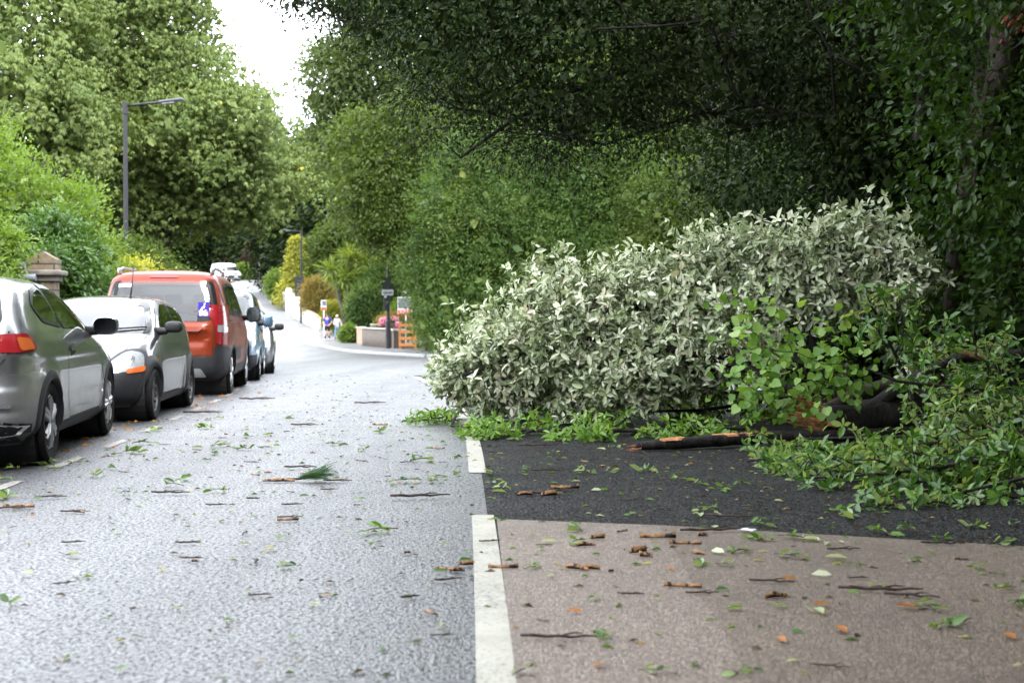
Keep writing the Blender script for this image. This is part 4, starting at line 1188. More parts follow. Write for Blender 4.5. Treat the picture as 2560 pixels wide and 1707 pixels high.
c.window('windscreen', 'F', [(-.80, 1.13), (.80, 1.13), (.68, 1.68), (-.68, 1.68)], .06, 'glass_clear', r=.07)
for sd_ in 'LR':
    c.window('door_window', sd_, [(1.02, 1.13), (.10, 1.15), (.08, 1.63), (.30, 1.625), (.62, 1.42)], .04, 'glass_dark', r=.05)
    c.window('sliding_door_window', sd_, [(.02, 1.15), (-.98, 1.17), (-.98, 1.645), (.0, 1.64)], .04, 'glass_dark', r=.05)
    c.window('rear_side_window', sd_, [(-1.06, 1.17), (-1.70, 1.20), (-1.66, 1.60), (-1.06, 1.645)], .04, 'glass_dark', r=.07)
    c.line('door_seam', sd_, [(.06, 1.66), (.06, .40), (1.0, .38), (1.06, 1.12)], .010, M['gap'])
    c.line('door_seam', sd_, [(-1.02, 1.66), (-1.02, .80), (-.92, .40), (.06, .40)], .010, M['gap'])
    c.line('slide_rail', sd_, [(-1.02, 1.09), (-1.80, 1.09)], .018, M['gap'])
    c.patch('door_handle', sd_, rounded([(-.12, 1.0), (.0, 1.0), (.0, 1.045), (-.12, 1.045)], .018), .025, M['orange'])
    c.patch('door_handle', sd_, rounded([(.16, 1.0), (.32, 1.0), (.32, 1.045), (.16, 1.045)], .018), .025, M['orange'])
    c.patch('side_cladding', sd_, rounded([(-1.0, .30), (.86, .30), (.86, .42), (-1.0, .42)], .03), .012, M['trim_grey'], cell=.12)
    c.patch('door_bump', sd_, rounded([(-.9, .50), (.0, .50), (.0, .68), (-.86, .68)], .05), .012, M['trim_grey'], cell=.12)
    c.patch('bumper_corner', sd_, [(-1.86, .30), (-2.14, .30), (-2.14, .72), (-2.02, .74), (-1.90, .60)], .012, M['trim_grey'])
    tl = c.patch('tail_light', sd_, rounded([(-1.92, .80), (-2.12, .76), (-2.10, 1.30), (-1.99, 1.33), (-1.90, 1.1)], .05), .012, M['lens_red'], cell=.03)
for sg in (1, -1):
    tl = c.patch('tail_light', 'B', rounded([(sg * .905, .74), (sg * .745, .76), (sg * .755, 1.06), (sg * .80, 1.29), (sg * .875, 1.33)][::sg], .04), .014, M['lens_red'], cell=.03)
    c.patch('lamp_cell', 'B', rounded([(sg * .88, .92), (sg * .765, .93), (sg * .765, 1.03), (sg * .88, 1.02)][::sg], .02), .019, M['lens_white'], tl, cell=.03)
    for zz in (.82, .89, 1.08, 1.15, 1.22):
        c.line('lamp_rib', 'B', [(sg * .77, zz), (sg * .885, zz - .01)], .012, M['gap'], tl, off=.017)
    c.line('tailgate_seam', 'B', [(sg * .64, 1.77), (sg * .76, 1.60), (sg * .83, 1.36), (sg * .73, 1.05), (sg * .715, .74), (sg * .70, .60), (0, .59)], .012, M['gap'])
c.patch('rear_bumper', 'B', rounded([(-.88, .26), (.88, .26), (.90, .72), (.735, .74), (.71, .58), (-.71, .58), (-.735, .74), (-.90, .72)], .04), .02, M['trim_grey'], cell=.06)
c.patch('skid_plate', 'B', rounded([(-.62, .31), (.62, .31), (.54, .42), (-.54, .42)], .03), .032, M['alloy'])
c.patch('brake_light', 'B', rounded([(-.20, 1.705), (.20, 1.705), (.20, 1.738), (-.20, 1.738)], .012), .012, M['lens_red'], cell=.04)
c.patch('number_plate', 'B', [(-.26, .77), (.26, .77), (.26, .88), (-.26, .88)], .008, M['plate_yellow'])
c.patch('tailgate_handle', 'B', rounded([(-.52, .945), (.52, .945), (.60, 1.0), (-.60, 1.0)], .02), .014, M['orange'], thick=.012)
c.patch('badge', 'B', rounded([(.48, .645), (.60, .645), (.60, .665), (.48, .665)], .008), .006, M['alloy'])
st = c.patch('wheelchair_sticker', 'B', [(-.655, 1.15), (-.50, 1.15), (-.50, 1.355), (-.655, 1.355)], .012, M['sticker_blue'])
# the sticker's figure in a chair on a ramp, with its two lines of small print as bars
def sx(u, v): return (-.50 - .155 * u, 1.15 + .205 * v)
for k, (u, v, ru) in enumerate([(.58, .86, .055)]):
    c.patch('sticker_figure', 'B', [(sx(u + ru * math.cos(t) * 1.25, v + ru * math.sin(t))) for t in np.linspace(0, 2 * PI, 13)[:-1]], .015, M['sticker_white'], st)
c.line('sticker_figure', 'B', [sx(.56, .78), sx(.52, .58), sx(.34, .56), sx(.22, .42)], .014, M['sticker_white'], st, off=.015)
c.line('sticker_figure', 'B', [sx(.52 + .20 * math.cos(t), .52 + .16 * math.sin(t)) for t in np.linspace(-.3, -5.2, 14)], .010, M['sticker_white'], st, off=.015)
c.patch('sticker_figure', 'B', [sx(.10, .27), sx(.92, .27), sx(.42, .40), sx(.10, .40)], .015, M['sticker_white'], st)
for v in (.19, .09):
    for u0, u1 in ((.12, .36), (.42, .52), (.57, .88)):
        c.patch('sticker_print', 'B', [sx(u0, v - .03), sx(u1, v - .03), sx(u1, v + .03), sx(u0, v + .03)], .015, M['sticker_white'], st)
c.patch('window_label', 'B', [(.44, 1.575), (.62, 1.565), (.62, 1.615), (.44, 1.62)], .012, M['sticker_white'])
for sg in (1, -1):
    rr = MB()
    pts = [Vector((-1.72 + 1.75 * t, sg * (.66 - .02 * t), 1.785 + .07 * min(1, t * 7, (1 - t) * 7))) for t in np.linspace(0, 1, 24)]
    rr.tube(pts, .022, 8); 
    for t in (.06, .94):
        rr.box((-1.72 + 1.75 * t, sg * .66, 1.81), (.22, .05, .09), bev=.02)
    rr.build('roof_rail', M['alloy'], c.root, True, 40)
c.mirror((.86, 1.12), 1.07, (.085, .115, .125), M['trim'], -1, zup=.06); c.mirror((.86, 1.12), 1.07, (.085, .115, .125), M['trim'], 1, zup=.06)
c.wheels((-1.45, 1.31), .338, .215, 1.62, 5)
c.cabin(-2.0, 1.5, .80, .42, [(.25, .40), (.25, -.40), (-.70, .42), (-.70, -.42), (-.70, 0)], -1, 1.02, zseat=.72, top=.98)
c.finish([(-1.45, .385), (1.31, .385)])
ORANGE = c.root

# ---- pale blue people carrier, nose towards us
def blue_shape(V): return swell([(-1.30, .31, .36), (1.22, .31, .36)], .028, .10)(V)
blue_slices = [
    (.22, -1.88, 1.84, .74, 6), (.34, -1.96, 1.97, .83, 5.5), (.5, -1.98, 2.0, .855, 5.5), (.75, -1.97, 1.96, .86, 5.5), (.90, -1.96, 1.80, .858, 5.5),
    (1.0, -1.945, 1.52, .85, 6), (1.08, -1.93, 1.22, .838, 6.5), (1.2, -1.90, .98, .81, 7), (1.4, -1.85, .68, .765, 7.5), (1.55, -1.81, .44, .725, 7.5),
    (1.65, -1.76, .22, .675, 7), (1.70, -1.68, .02, .57, 6), (1.722, -1.50, -.2, .36, 4.5), (1.73, -1.2, -.5, .06, 3)]
def blue_car(name, label, paint, mirror_mat, dark_trim):
    c = Car(name, label, blue_slices, paint, (0, 0, 0), 0, shape=blue_shape, crown=.025)
    c.halfw = .855
    c.arch(-1.30, .31, .355, .05, 'trim' if dark_trim else paint, .010); c.arch(1.22, .31, .355, .05, 'trim' if dark_trim else paint, .010)
    c.window('windscreen', 'F', [(-.76, 1.09), (.76, 1.09), (.62, 1.62), (-.62, 1.62)], .05, 'glass_clear', r=.07)
    c.window('rear_window', 'B', [(-.62, 1.1), (.62, 1.1), (.56, 1.6), (-.56, 1.6)], .06, 'glass_dark', r=.07)
    for sd_ in 'LR':
        c.window('door_window', sd_, [(.94, 1.06), (.0, 1.08), (-.02, 1.57), (.22, 1.55), (.56, 1.36)], .04, 'glass_dark', r=.05)
        c.window('sliding_door_window', sd_, [(-.08, 1.08), (-.95, 1.10), (-.95, 1.575), (-.1, 1.575)], .04, 'glass_dark', r=.05)
        c.window('rear_side_window', sd_, [(-1.03, 1.10), (-1.58, 1.12), (-1.52, 1.53), (-1.03, 1.575)], .04, 'glass_dark', r=.06)
        c.line('door_seam', sd_, [(-.05, 1.60), (-.05, .38), (.80, .36), (.96, 1.0)], .010, M['gap'])
        c.patch('door_handle', sd_, rounded([(.04, .94), (.20, .94), (.20, .985), (.04, .985)], .018), .025, M['trim'])
        c.patch('side_cladding', sd_, rounded([(-.9, .27), (.82, .27), (.82, .37), (-.9, .37)], .03), .010, M['trim_grey'], cell=.12)
        c.patch('headlight', sd_, rounded([(1.45, .78), (1.80, .70), (1.78, .86), (1.52, .98)], .06), .008, M['lens_white'])
    for sg in (1, -1):
        c.patch('headlight', 'F', rounded([(sg * .80, .66), (sg * .54, .64), (sg * .56, .80), (sg * .78, .93)][::sg], .05), .010, M['lens_white'], cell=.03)
    c.patch('front_bumper', 'F', [(-.80, .26), (.80, .26), (.82, .50), (-.82, .50)], .010, M['trim_grey'])
    c.patch('grille', 'F', rounded([(-.42, .62), (.42, .62), (.46, .74), (-.46, .74)], .03), .012, M['gap'])
    c.patch('number_plate', 'F', [(-.26, .44), (.26, .44), (.26, .55), (-.26, .55)], .02, M['plate_white'])
    c.mirror((.80, 1.06), 1.0, (.08, .10, .125), mirror_mat, 1, zup=.06); c.mirror((.80, 1.06), 1.0, (.08, .10, .125), mirror_mat, -1, zup=.06)
    c.wheels((-1.30, 1.22), .312, .19, 1.54, 5)
    c.cabin(-1.75, 1.3, .74, .36, [(.10, .37), (.10, -.37), (-.75, .37), (-.75, -.37)], -1, .86, zseat=.66, top=.96)
    c.finish([(-1.30, .36), (1.22, .36)])
    return c.root
BLUE = blue_car('blue_people_carrier', 'pale blue people carrier facing us behind the orange one', M['blue'], M['blue'], False)

# ---- a plain hatchback used for the dark car behind and the far silver car
def hatch(name, label, paint, group):
    c = Car(name, label, [
        (.18, -1.85, 1.88, .74, 5.5), (.30, -1.98, 2.0, .83, 5.5), (.45, -2.02, 2.04, .855, 5.5), (.60, -2.02, 2.02, .86, 5.5), (.72, -2.0, 1.92, .86, 5.5), (.84, -1.97, 1.60, .85, 5.5), (.93, -1.93, 1.22, .83, 6),
        (1.0, -1.88, .98, .80, 6.5), (1.14, -1.78, .66, .74, 7), (1.28, -1.62, .34, .67, 7), (1.38, -1.42, .06, .59, 6.5), (1.43, -1.15, -.16, .46, 5), (1.455, -.9, -.4, .22, 4), (1.46, -.75, -.55, .05, 3)],
        paint, (0, 0, 0), 0, shape=swell([(-1.28, .31, .33), (1.27, .31, .33)], .02, .09), crown=.025, group=group)
    c.halfw = .85
    c.arch(-1.28, .31, .335, .045, paint, .008); c.arch(1.27, .31, .335, .045, paint, .008)
    c.window('windscreen', 'F', [(-.72, 1.0), (.72, 1.0), (.56, 1.34), (-.56, 1.34)], .05, 'glass_clear', r=.06)
    c.window('rear_window', 'B', [(-.62, 1.02), (.62, 1.02), (.54, 1.33), (-.54, 1.33)], .05, 'glass_dark', r=.06)
    for sd_ in 'LR':
        c.window('door_window', sd_, [(.80, .98), (-.22, 1.0), (-.26, 1.35), (-.02, 1.34), (.26, 1.24)], .03, 'glass_dark', r=.05)
        c.window('rear_door_window', sd_, [(-.30, 1.0), (-.34, 1.35), (-.95, 1.32), (-1.30, 1.20), (-1.15, 1.03)], .03, 'glass_dark', r=.05)
        c.line('door_seam', sd_, [(-.26, .98), (-.28, .30), (.86, .30), (.92, .95)], .010, M['gap'])
        c.patch('tail_light', sd_, rounded([(-1.66, .82), (-1.94, .80), (-1.92, 1.0), (-1.70, .98)], .05), .008, M['lens_red'])
    for sg in (1, -1):
        c.patch('headlight', 'F', rounded([(sg * .78, .60), (sg * .46, .58), (sg * .50, .70), (sg * .76, .80)][::sg], .05), .010, M['lens_white'], cell=.03)
    c.patch('grille', 'F', rounded([(-.5, .28), (.5, .28), (.46, .44), (-.46, .44)], .03), .010, M['gap'])
    c.patch('number_plate', 'F', [(-.26, .46), (.26, .46), (.26, .56), (-.26, .56)], .015, M['plate_white'])
    c.mirror((.72, .98), .97, (.075, .105, .075), M['trim'] if paint is M['navy'] else paint, 1); c.mirror((.72, .98), .97, (.075, .105, .075), paint, -1)
    c.wheels((-1.28, 1.27), .312, .205, 1.52, 5)
    c.cabin(-1.5, 1.05, .70, .28, [(.05, .36), (.05, -.36), (-.8, .35), (-.8, -.35)], -1, .68)
    c.finish([(-1.28, .335), (1.27, .335)])
    return c.root
DARK = hatch('dark_hatchback', 'dark grey hatchback mostly hidden behind the pale blue people carrier', M['navy'], 'cars parked along the left kerb')
FARCAR = hatch('silver_car', 'small pale car far up the road beyond the white van', M['silver'], None)

# ---- white high-roof van far up the road
c = Car('white_van', 'white high roof panel van at the top of the road', [
    (.30, -2.85, 2.72, .86, 8), (.42, -2.95, 2.90, .96, 7), (.7, -2.96, 2.95, .985, 7), (1.0, -2.96, 2.90, .99, 7), (1.15, -2.95, 2.72, .985, 7), (1.28, -2.95, 2.42, .98, 7),
    (1.45, -2.94, 2.12, .965, 8), (1.9, -2.93, 1.70, .93, 9), (2.2, -2.92, 1.35, .90, 9), (2.4, -2.90, 1.0, .86, 9), (2.5, -2.84, .6, .78, 8), (2.54, -2.7, .2, .6, 6), (2.56, -2.3, -.3, .1, 4)],
    M['white_paint'], (0, 0, 0), 0, cat='van', group=None, crown=.02)
c.halfw = .985
c.arch(-1.75, .36, .40, .06, 'trim', .01); c.arch(1.95, .36, .40, .06, 'trim', .01)
c.window('windscreen', 'F', [(-.88, 1.36), (.88, 1.36), (.80, 2.08), (-.80, 2.08)], .06, 'glass_clear', r=.08)
for sd_ in 'LR':
    c.window('door_window', sd_, [(1.75, 1.38), (.85, 1.42), (.85, 2.0), (1.25, 2.0)], .05, 'glass_dark', r=.06)
    c.window('side_window', sd_, [(-.2, 1.45), (-1.9, 1.45), (-1.9, 2.0), (-.2, 2.0)], .06, 'glass', r=.08)
    c.line('door_seam', sd_, [(.75, 2.05), (.75, .45), (1.5, .45), (1.85, 1.35)], .014, M['gap'])
    c.line('door_seam', sd_, [(-.1, 2.1), (-.1, .45)], .014, M['gap'])
    c.patch('side_moulding', sd_, [(-2.7, .62), (1.4, .62), (1.4, .76), (-2.7, .76)], .012, M['trim_grey'], cell=.2)
for sg in (1, -1):
    c.patch('headlight', 'F', rounded([(sg * .90, .95), (sg * .62, .92), (sg * .62, 1.10), (sg * .88, 1.25)][::sg], .05), .01, M['lens_white'])
c.patch('front_bumper', 'F', rounded([(-.94, .40), (.94, .40), (.94, .82), (-.94, .82)], .06), .015, M['trim_grey'])
c.patch('grille', 'F', rounded([(-.52, .90), (.52, .90), (.56, 1.12), (-.56, 1.12)], .04), .012, M['gap'])
c.patch('number_plate', 'F', [(-.26, .52), (.26, .52), (.26, .63), (-.26, .63)], .025, M['plate_white'])
c.mirror((1.62, 1.42), 1.16, (.10, .12, .18), M['trim'], 1, zup=.08); c.mirror((1.62, 1.42), 1.16, (.10, .12, .18), M['trim'], -1, zup=.08)
c.wheels((-1.75, 1.95), .345, .22, 1.74, 'steel', rim_mat='alloy')
c.cabin(-2.7, 2.2, .88, .6, [(.95, .45), (.95, -.45)], -1, 1.85, zseat=1.0, top=1.0)
c.finish([(-1.75, .40), (1.95, .40)])
VAN = c.root

def place(o, x, y, deg, z=None):
    o.location = (x, y, gz(y) if z is None else z); o.rotation_euler = (0, 0, R(deg))
# heading: x axis of the car; 90 = up the road, away from us
place(SILVER, -4.56, 12.25, 90 + 6.3)
place(BLACK, -4.74, 16.75, -90 + 3.5)
place(ORANGE, -5.20, 22.6, 90 + 6.0)
place(BLUE, -5.72, 27.9, -90 + 8.0)
place(DARK, -6.25, 32.6, -90 + 9.0)
v = at(566, 706, 200); place(VAN, v.x, 200, -52)
v = at(630, 712, 240); place(FARCAR, v.x, 240, -76)
# ------------------------------------------------------------------ the dark trees on the right
def rel(lobes, base): return [(l[0] - base[0], l[1] - base[1], l[2] - base[2], *l[3:]) for l in lobes]
OB = (5.6, 20.5, .05)
rng = np.random.default_rng(51)
oak = empty('evergreen_oak', OB)
tag(oak, 'big dark evergreen oak whose crown hangs over the road from the right verge', 'tree')
oak_lobes = rel([(-2.7, 19.8, 5.7, .6, .9, .55), (-2.9, 20.2, 6.5, .55, .8, .5), (-1.4, 20, 6.3, 1.9, 2.6, 1.6), (-.5, 19.6, 4.95, 1.35, 1.8, 1.15), (1.0, 20, 4.9, 1.9, 2.4, 1.5), (.6, 20.5, 7.2, 3.0, 4, 2.0),
                 (3.3, 20, 5.6, 2.4, 3, 2.1), (5.6, 19.4, 5.0, 2.6, 3, 2.4), (4.2, 13.4, 7.6, 3.2, 3.6, 1.9), (1.3, 12.2, 7.5, 1.5, 2.4, 1.3), (4.8, 8.6, 7.6, 2.6, 3.6, 1.9), (6.8, 4.5, 7, 2.5, 3.6, 2.2)], OB)
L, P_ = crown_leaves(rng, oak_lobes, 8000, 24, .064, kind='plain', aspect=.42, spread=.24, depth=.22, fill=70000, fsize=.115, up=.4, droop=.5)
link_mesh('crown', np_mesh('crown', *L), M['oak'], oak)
trunk = np.array([(0, 0, 0), (-.05, -.1, 1.3), (-.35, -.2, 2.6), (-1.3, -.3, 3.9), (-2.6, -.2, 4.9), (-4.0, 0, 5.6), (-5.6, .1, 6.0)])
segs, arr, d = grow(rng, trunk, P_[rng.choice(len(P_), 260, replace=False)], .30, .012, gravity=-.05)
wood('trunk', segs, M['bark_dark'], oak, 7)
# hanging shoots under the left of the crown
pts = np.array([(rng.uniform(-1.6, 2.4), rng.uniform(18.8, 20.6), 0) for _ in range(46)])
pts[:, 2] = 3.0 + .18 * np.abs(pts[:, 0] - 1) + rng.random(46) * 1.1
pts -= np.array(OB)
segs, arr, d = grow(rng, [(-2.6, -.2, 4.9), (-3.6, -.5, 4.6), (-4.6, -.8, 4.2), (-5.6, -1.0, 3.7), (-6.3, -1.0, 3.2)], pts, .05, .007, gravity=.12)
wood('hanging_branch', segs, M['bark_dark'], oak, 5)
n = 46 * 140
i = np.repeat(np.arange(46), 140)
off = rng.normal(size=(n, 3)) * np.array([.22, .22, .16])
V = leaves(rng, pts[i] + off, unit(off) + np.array([-.2, 0, -.6]), rng.normal(size=(n, 3)) + np.array([0, 0, .6]), .066, 'plain', .4)
link_mesh('hanging_foliage', np_mesh('hanging_foliage', *V), M['oak'], oak)

# a second oak nearer the viewer: its crown roofs over the right lane and the place the picture is taken from
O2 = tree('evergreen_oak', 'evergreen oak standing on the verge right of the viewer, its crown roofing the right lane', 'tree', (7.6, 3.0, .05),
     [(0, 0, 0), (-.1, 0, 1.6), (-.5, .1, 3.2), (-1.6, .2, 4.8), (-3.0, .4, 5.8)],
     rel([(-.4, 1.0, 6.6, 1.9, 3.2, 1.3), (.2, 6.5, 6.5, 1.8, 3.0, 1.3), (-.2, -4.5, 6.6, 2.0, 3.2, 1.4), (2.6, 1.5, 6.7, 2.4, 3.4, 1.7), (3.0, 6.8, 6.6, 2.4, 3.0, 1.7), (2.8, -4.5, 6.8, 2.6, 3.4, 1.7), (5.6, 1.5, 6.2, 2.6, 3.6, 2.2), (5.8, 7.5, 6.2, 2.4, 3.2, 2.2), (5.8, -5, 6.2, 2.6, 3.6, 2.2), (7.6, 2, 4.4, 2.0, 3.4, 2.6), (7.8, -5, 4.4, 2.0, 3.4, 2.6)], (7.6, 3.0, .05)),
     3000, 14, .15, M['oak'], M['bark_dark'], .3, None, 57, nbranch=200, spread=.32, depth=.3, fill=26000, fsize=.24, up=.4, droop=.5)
copy_tree(O2, (7.8, -15, .05), .2, 1.05, 'unseen evergreen oak added to darken reflections, on the right verge well behind the viewer')  # this copy and the next are unseen, added to darken what the cars reflect
copy_tree(O2, (-13.5, -20, .05), PI, 1.1, 'unseen evergreen oak added to darken reflections, overhanging from the left behind the viewer')
# dense evergreen wood along the verge
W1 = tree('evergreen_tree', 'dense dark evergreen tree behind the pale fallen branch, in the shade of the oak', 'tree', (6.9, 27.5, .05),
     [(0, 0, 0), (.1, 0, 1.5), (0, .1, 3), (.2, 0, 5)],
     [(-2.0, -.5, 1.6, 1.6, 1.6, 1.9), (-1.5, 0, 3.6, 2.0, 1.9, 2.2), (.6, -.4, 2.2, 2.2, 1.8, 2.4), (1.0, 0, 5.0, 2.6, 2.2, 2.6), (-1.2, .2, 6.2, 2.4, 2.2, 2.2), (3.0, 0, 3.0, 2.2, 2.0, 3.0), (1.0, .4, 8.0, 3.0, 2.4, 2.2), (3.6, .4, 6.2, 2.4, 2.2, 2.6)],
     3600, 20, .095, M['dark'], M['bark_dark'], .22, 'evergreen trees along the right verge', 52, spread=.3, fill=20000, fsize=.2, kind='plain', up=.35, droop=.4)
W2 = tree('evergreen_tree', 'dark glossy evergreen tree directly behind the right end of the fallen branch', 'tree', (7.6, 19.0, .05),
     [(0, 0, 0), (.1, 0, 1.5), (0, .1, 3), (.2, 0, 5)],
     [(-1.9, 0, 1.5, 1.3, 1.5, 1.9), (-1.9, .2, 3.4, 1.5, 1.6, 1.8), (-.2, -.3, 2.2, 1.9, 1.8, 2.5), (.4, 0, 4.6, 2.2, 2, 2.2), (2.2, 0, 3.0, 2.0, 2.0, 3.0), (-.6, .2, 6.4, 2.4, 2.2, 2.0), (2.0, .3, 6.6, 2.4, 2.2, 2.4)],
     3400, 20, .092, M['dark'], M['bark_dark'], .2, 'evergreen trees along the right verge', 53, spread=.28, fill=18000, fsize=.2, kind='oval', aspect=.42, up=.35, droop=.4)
copy_tree(W1, (12.5, 30, .05), 2.0, 1.15, 'dark evergreen tree deeper in the wood, second row behind the oak')
copy_tree(W2, (11.5, 14.5, .05), 1.2, 1.1, 'dark evergreen tree at the right of the picture behind the split ivy tree')
for k, (y, x, lab) in enumerate([(10.5, 8.3, 'evergreen tree on the right verge beside the front of the fallen branch'), (6.0, 8.6, 'evergreen tree on the right verge beside the buff surfacing'),
                               (1.5, 8.2, 'evergreen tree on the right verge level with the viewer'), (-3.2, 8.6, 'evergreen tree on the right verge just behind the viewer'),
                               (-8.0, 8.2, 'evergreen tree on the right verge second behind the viewer'), (-13.0, 7.5, 'evergreen tree on the right verge farthest behind the viewer')]):
    copy_tree((W2, W1)[k % 2], (x + 1.0, y, .05), 1.1 * k + .4, 1.1, lab)
copy_tree(W1, (14, 22, .05), 5.2, 1.3, 'tall evergreen tree in the second row of the wood')

# the split tree: ivy clad trunk with its torn limb, at the right edge
M['torn'] = mat_bark('torn_wood', (.50, .23, .10), .75, 16, .9)
M['torn_red'] = mat_bark('torn_red_wood', (.33, .13, .075), .75, 16, .9)
M['ivy'] = mat_leaf('ivy_leaves', [(0, (.03, .075, .012)), (.5, (.06, .14, .02)), (.85, (.11, .21, .035)), (1, (.25, .34, .07))], rough=.32, spec=.25, nscale=1.5, gain=.44)
SB = (4.55, 15.0, .05)
sp = empty('split_tree', SB); tag(sp, 'ivy clad tree with a torn orange limb stub at the right edge', 'tree')
def jagged(name, c, axis, r, length, n, mat, parent, seed, spikes=12):
    """a torn break: a ragged cup of splinters of different lengths"""
    rg = random.Random(seed); ax = Vector(axis).normalized(); a = ax.orthogonal().normalized(); b = ax.cross(a)
    mb = MB()
    for k in range(spikes):
        t = 2 * PI * k / spikes + rg.uniform(-.2, .2); q = r * rg.uniform(.2, .95)
        p = Vector(c) + (a * math.cos(t) + b * math.sin(t)) * q
        l = length * rg.uniform(.3, 1.0)
        side = (a * math.cos(t) + b * math.sin(t)) * rg.uniform(-.1, .3) * l
        w = r * rg.uniform(.12, .32)
        mb.tube([p - ax * r * .6, p + ax * l * .4 + side * .3, p + ax * l + side], [w, w * .7, w * .06], 5)
    mb.lathe([(.001, .02), (r * .55, -.02), (r * .9, -r * .5), (.001, -r * 1.1)], 'z', (0, 0, 0), 14)
    m = ax.to_track_quat('Z', 'Y').to_matrix()
    nn = 14 * 4
    mb.v[-nn:] = [tuple(m @ Vector(v) + Vector(c)) for v in mb.v[-nn:]]
    return mb.build(name, mat, parent, True, 50)
mb = MB()
rg = random.Random(5)
mb.tube([(0, 0, -.1), (.02, -.02, .7), (.03, -.05, 1.4), (.06, -.15, 2.1), (.22, -.4, 2.8), (.26, -.8, 3.4), (.22, -1.1, 3.85)], [.12, .10, .095, .10, .12, .15, .16], 14)
mb.tube([(.10, -.4, 2.6), (.35, -.1, 3.6), (.5, .2, 5.2), (.3, .5, 7)], [.13, .12, .10, .06], 10)
mb.build('trunk', M['bark'], sp, True)
jagged('torn_limb', (.24, -1.2, 3.86), (-.45, -.65, -.35), .17, .34, 12, M['torn_red'], sp, 8, 16)
rng = np.random.default_rng(61)
lob = [(-.05, -.3, 3.4, .6, .7, .8), (-.1, -.25, 2.5, .35, .3, .9), (0, -.2, 1.75, .3, .3, .5), (.25, -.9, 2.5, .6, .55, 1.0), (.1, -.2, 1.5, .5, .5, 1.0), (.45, -1.1, 1.3, .6, .5, 1.0), (.2, -1.6, 4.1, .7, .6, .6), (-.35, -.2, 4.6, .9, .8, .7), (.9, -1.2, 3.2, .7, .8, 1.4), (-.25, .1, .7, .4, .5, .7), (.7, .2, 5, 1.2, 1.2, 1.2)]
L, P_ = crown_leaves(rng, lob, 1300, 11, .09, kind='oval', aspect=.55, spread=.16, depth=.3, up=.3, droop=.5)
link_mesh('ivy', np_mesh('ivy', *L), M['ivy'], sp)
segs, arr, d = grow(rng, [(.1, -.2, 1.8), (.16, -.5, 2.8), (.1, -.9, 3.35)], P_[rng.choice(len(P_), 70, replace=False)], .03, .004)
wood('stem', segs, M['bark'], sp, 5)

# undergrowth at the foot of the trees, in front of the trunks
bush('olive_bush', 'dull olive bush in deep shade right of the fallen branch', (5.0, 13.6, .05), [(0, 0, .8, .5, .6, .9), (.5, .2, 1.1, .6, .6, 1.0)], 300, 14, .085, M['oak'], 64, spread=.14, fill=900, fsize=.16)
bush('undergrowth_bush', 'dark low bush under the evergreen trees behind the broken trunk', (4.4, 17.2, .05), [(-.6, 0, .7, .8, .7, .9), (.5, .2, .9, .9, .8, 1.0), (1.6, 0, .9, 1.0, .8, 1.1)], 500, 14, .11, M['dark'], 65, spread=.2, fill=2000, fsize=.2)
# ------------------------------------------------------------------ the fallen branches
M['silverleaf'] = mat_leaf('silver_leaf_undersides', [(0, (.20, .25, .12)), (.3, (.36, .40, .26)), (.8, (.52, .54, .42)), (.93, (.45, .39, .29)), (1, (.16, .23, .06))], trans=.32, rough=.55, spec=.25, nscale=3, nmix=.15, tint=(1, 1.05, .7), gain=1.18, back=(.19, .24, .12))
M['glossy'] = mat_leaf('glossy_leaves', [(0, (.025, .075, .012)), (.5, (.06, .15, .02)), (.8, (.12, .24, .035)), (.92, (.24, .36, .09)), (1, (.45, .50, .33))], rough=.28, spec=.4, gain=.88, back=(.20, .27, .12), nscale=2.2, nmix=.2)
M['lime'] = mat_leaf('lime_green_leaves', [(0, (.06, .15, .018)), (.45, (.14, .28, .04)), (.85, (.27, .42, .10)), (1, (.42, .52, .22))], rough=.35, spec=.25, gain=.82, nscale=3, nmix=.25)
rng = np.random.default_rng(71)
FB = (3.2, 14.2, .01)
fb = empty('fallen_branch', FB)
tag(fb, 'huge fallen branch with pale silvery leaf undersides, lying across the right lane', 'fallen branch')
# envelope along the branch: x, y, height of the top, height of the bottom
ENV = np.array([(-.70, 15.8, .50, .36), (-.60, 15.8, .62, .08), (-.44, 15.6, .82, .0), (-.30, 15.4, 1.06, .0), (-.12, 15.2, 1.40, .0), (.10, 15.1, 1.52, .0), (.55, 15.0, 1.58, .02), (.95, 14.9, 1.60, .05),
                (1.25, 14.8, 1.76, .15), (1.50, 14.8, 1.88, .3), (2.05, 14.7, 1.94, .5), (2.6, 14.6, 1.97, .75), (3.2, 14.5, 2.04, .9), (3.65, 14.4, 2.12, 1.0), (3.95, 14.4, 1.80, 1.1), (4.15, 14.4, 1.50, 1.15)])
limb = np.array([(3.4, 13.8, .34), (2.54, 13.9, .44), (2.33, 13.95, .60), (1.84, 14.1, .74), (1.2, 14.3, .86), (.86, 14.5, .88), (.1, 14.8, .72), (-.5, 15.2, .5)]) - np.array(FB)
limb2 = np.array([(3.1, 14.2, .28), (2.97, 14.25, .9), (3.0, 14.3, 1.45), (3.2, 14.4, 1.85)]) - np.array(FB)
for nm, tr, rb in (('limb', limb, .05), ('limb', limb2, .042)):
    segs, arr, d = grow(rng, tr, tr[-1:] + rng.normal(size=(6, 3)) * .15, rb, .006)
    wood(nm, segs, M['bark_dark'], fb, 8)
def env(x, k): return np.interp(x, ENV[:, 0], ENV[:, k])
def on_limb(L_, x):
    o = np.argsort(L_[:, 0]); return np.array([np.interp(x, L_[o, 0], L_[o, j]) for j in range(3)])
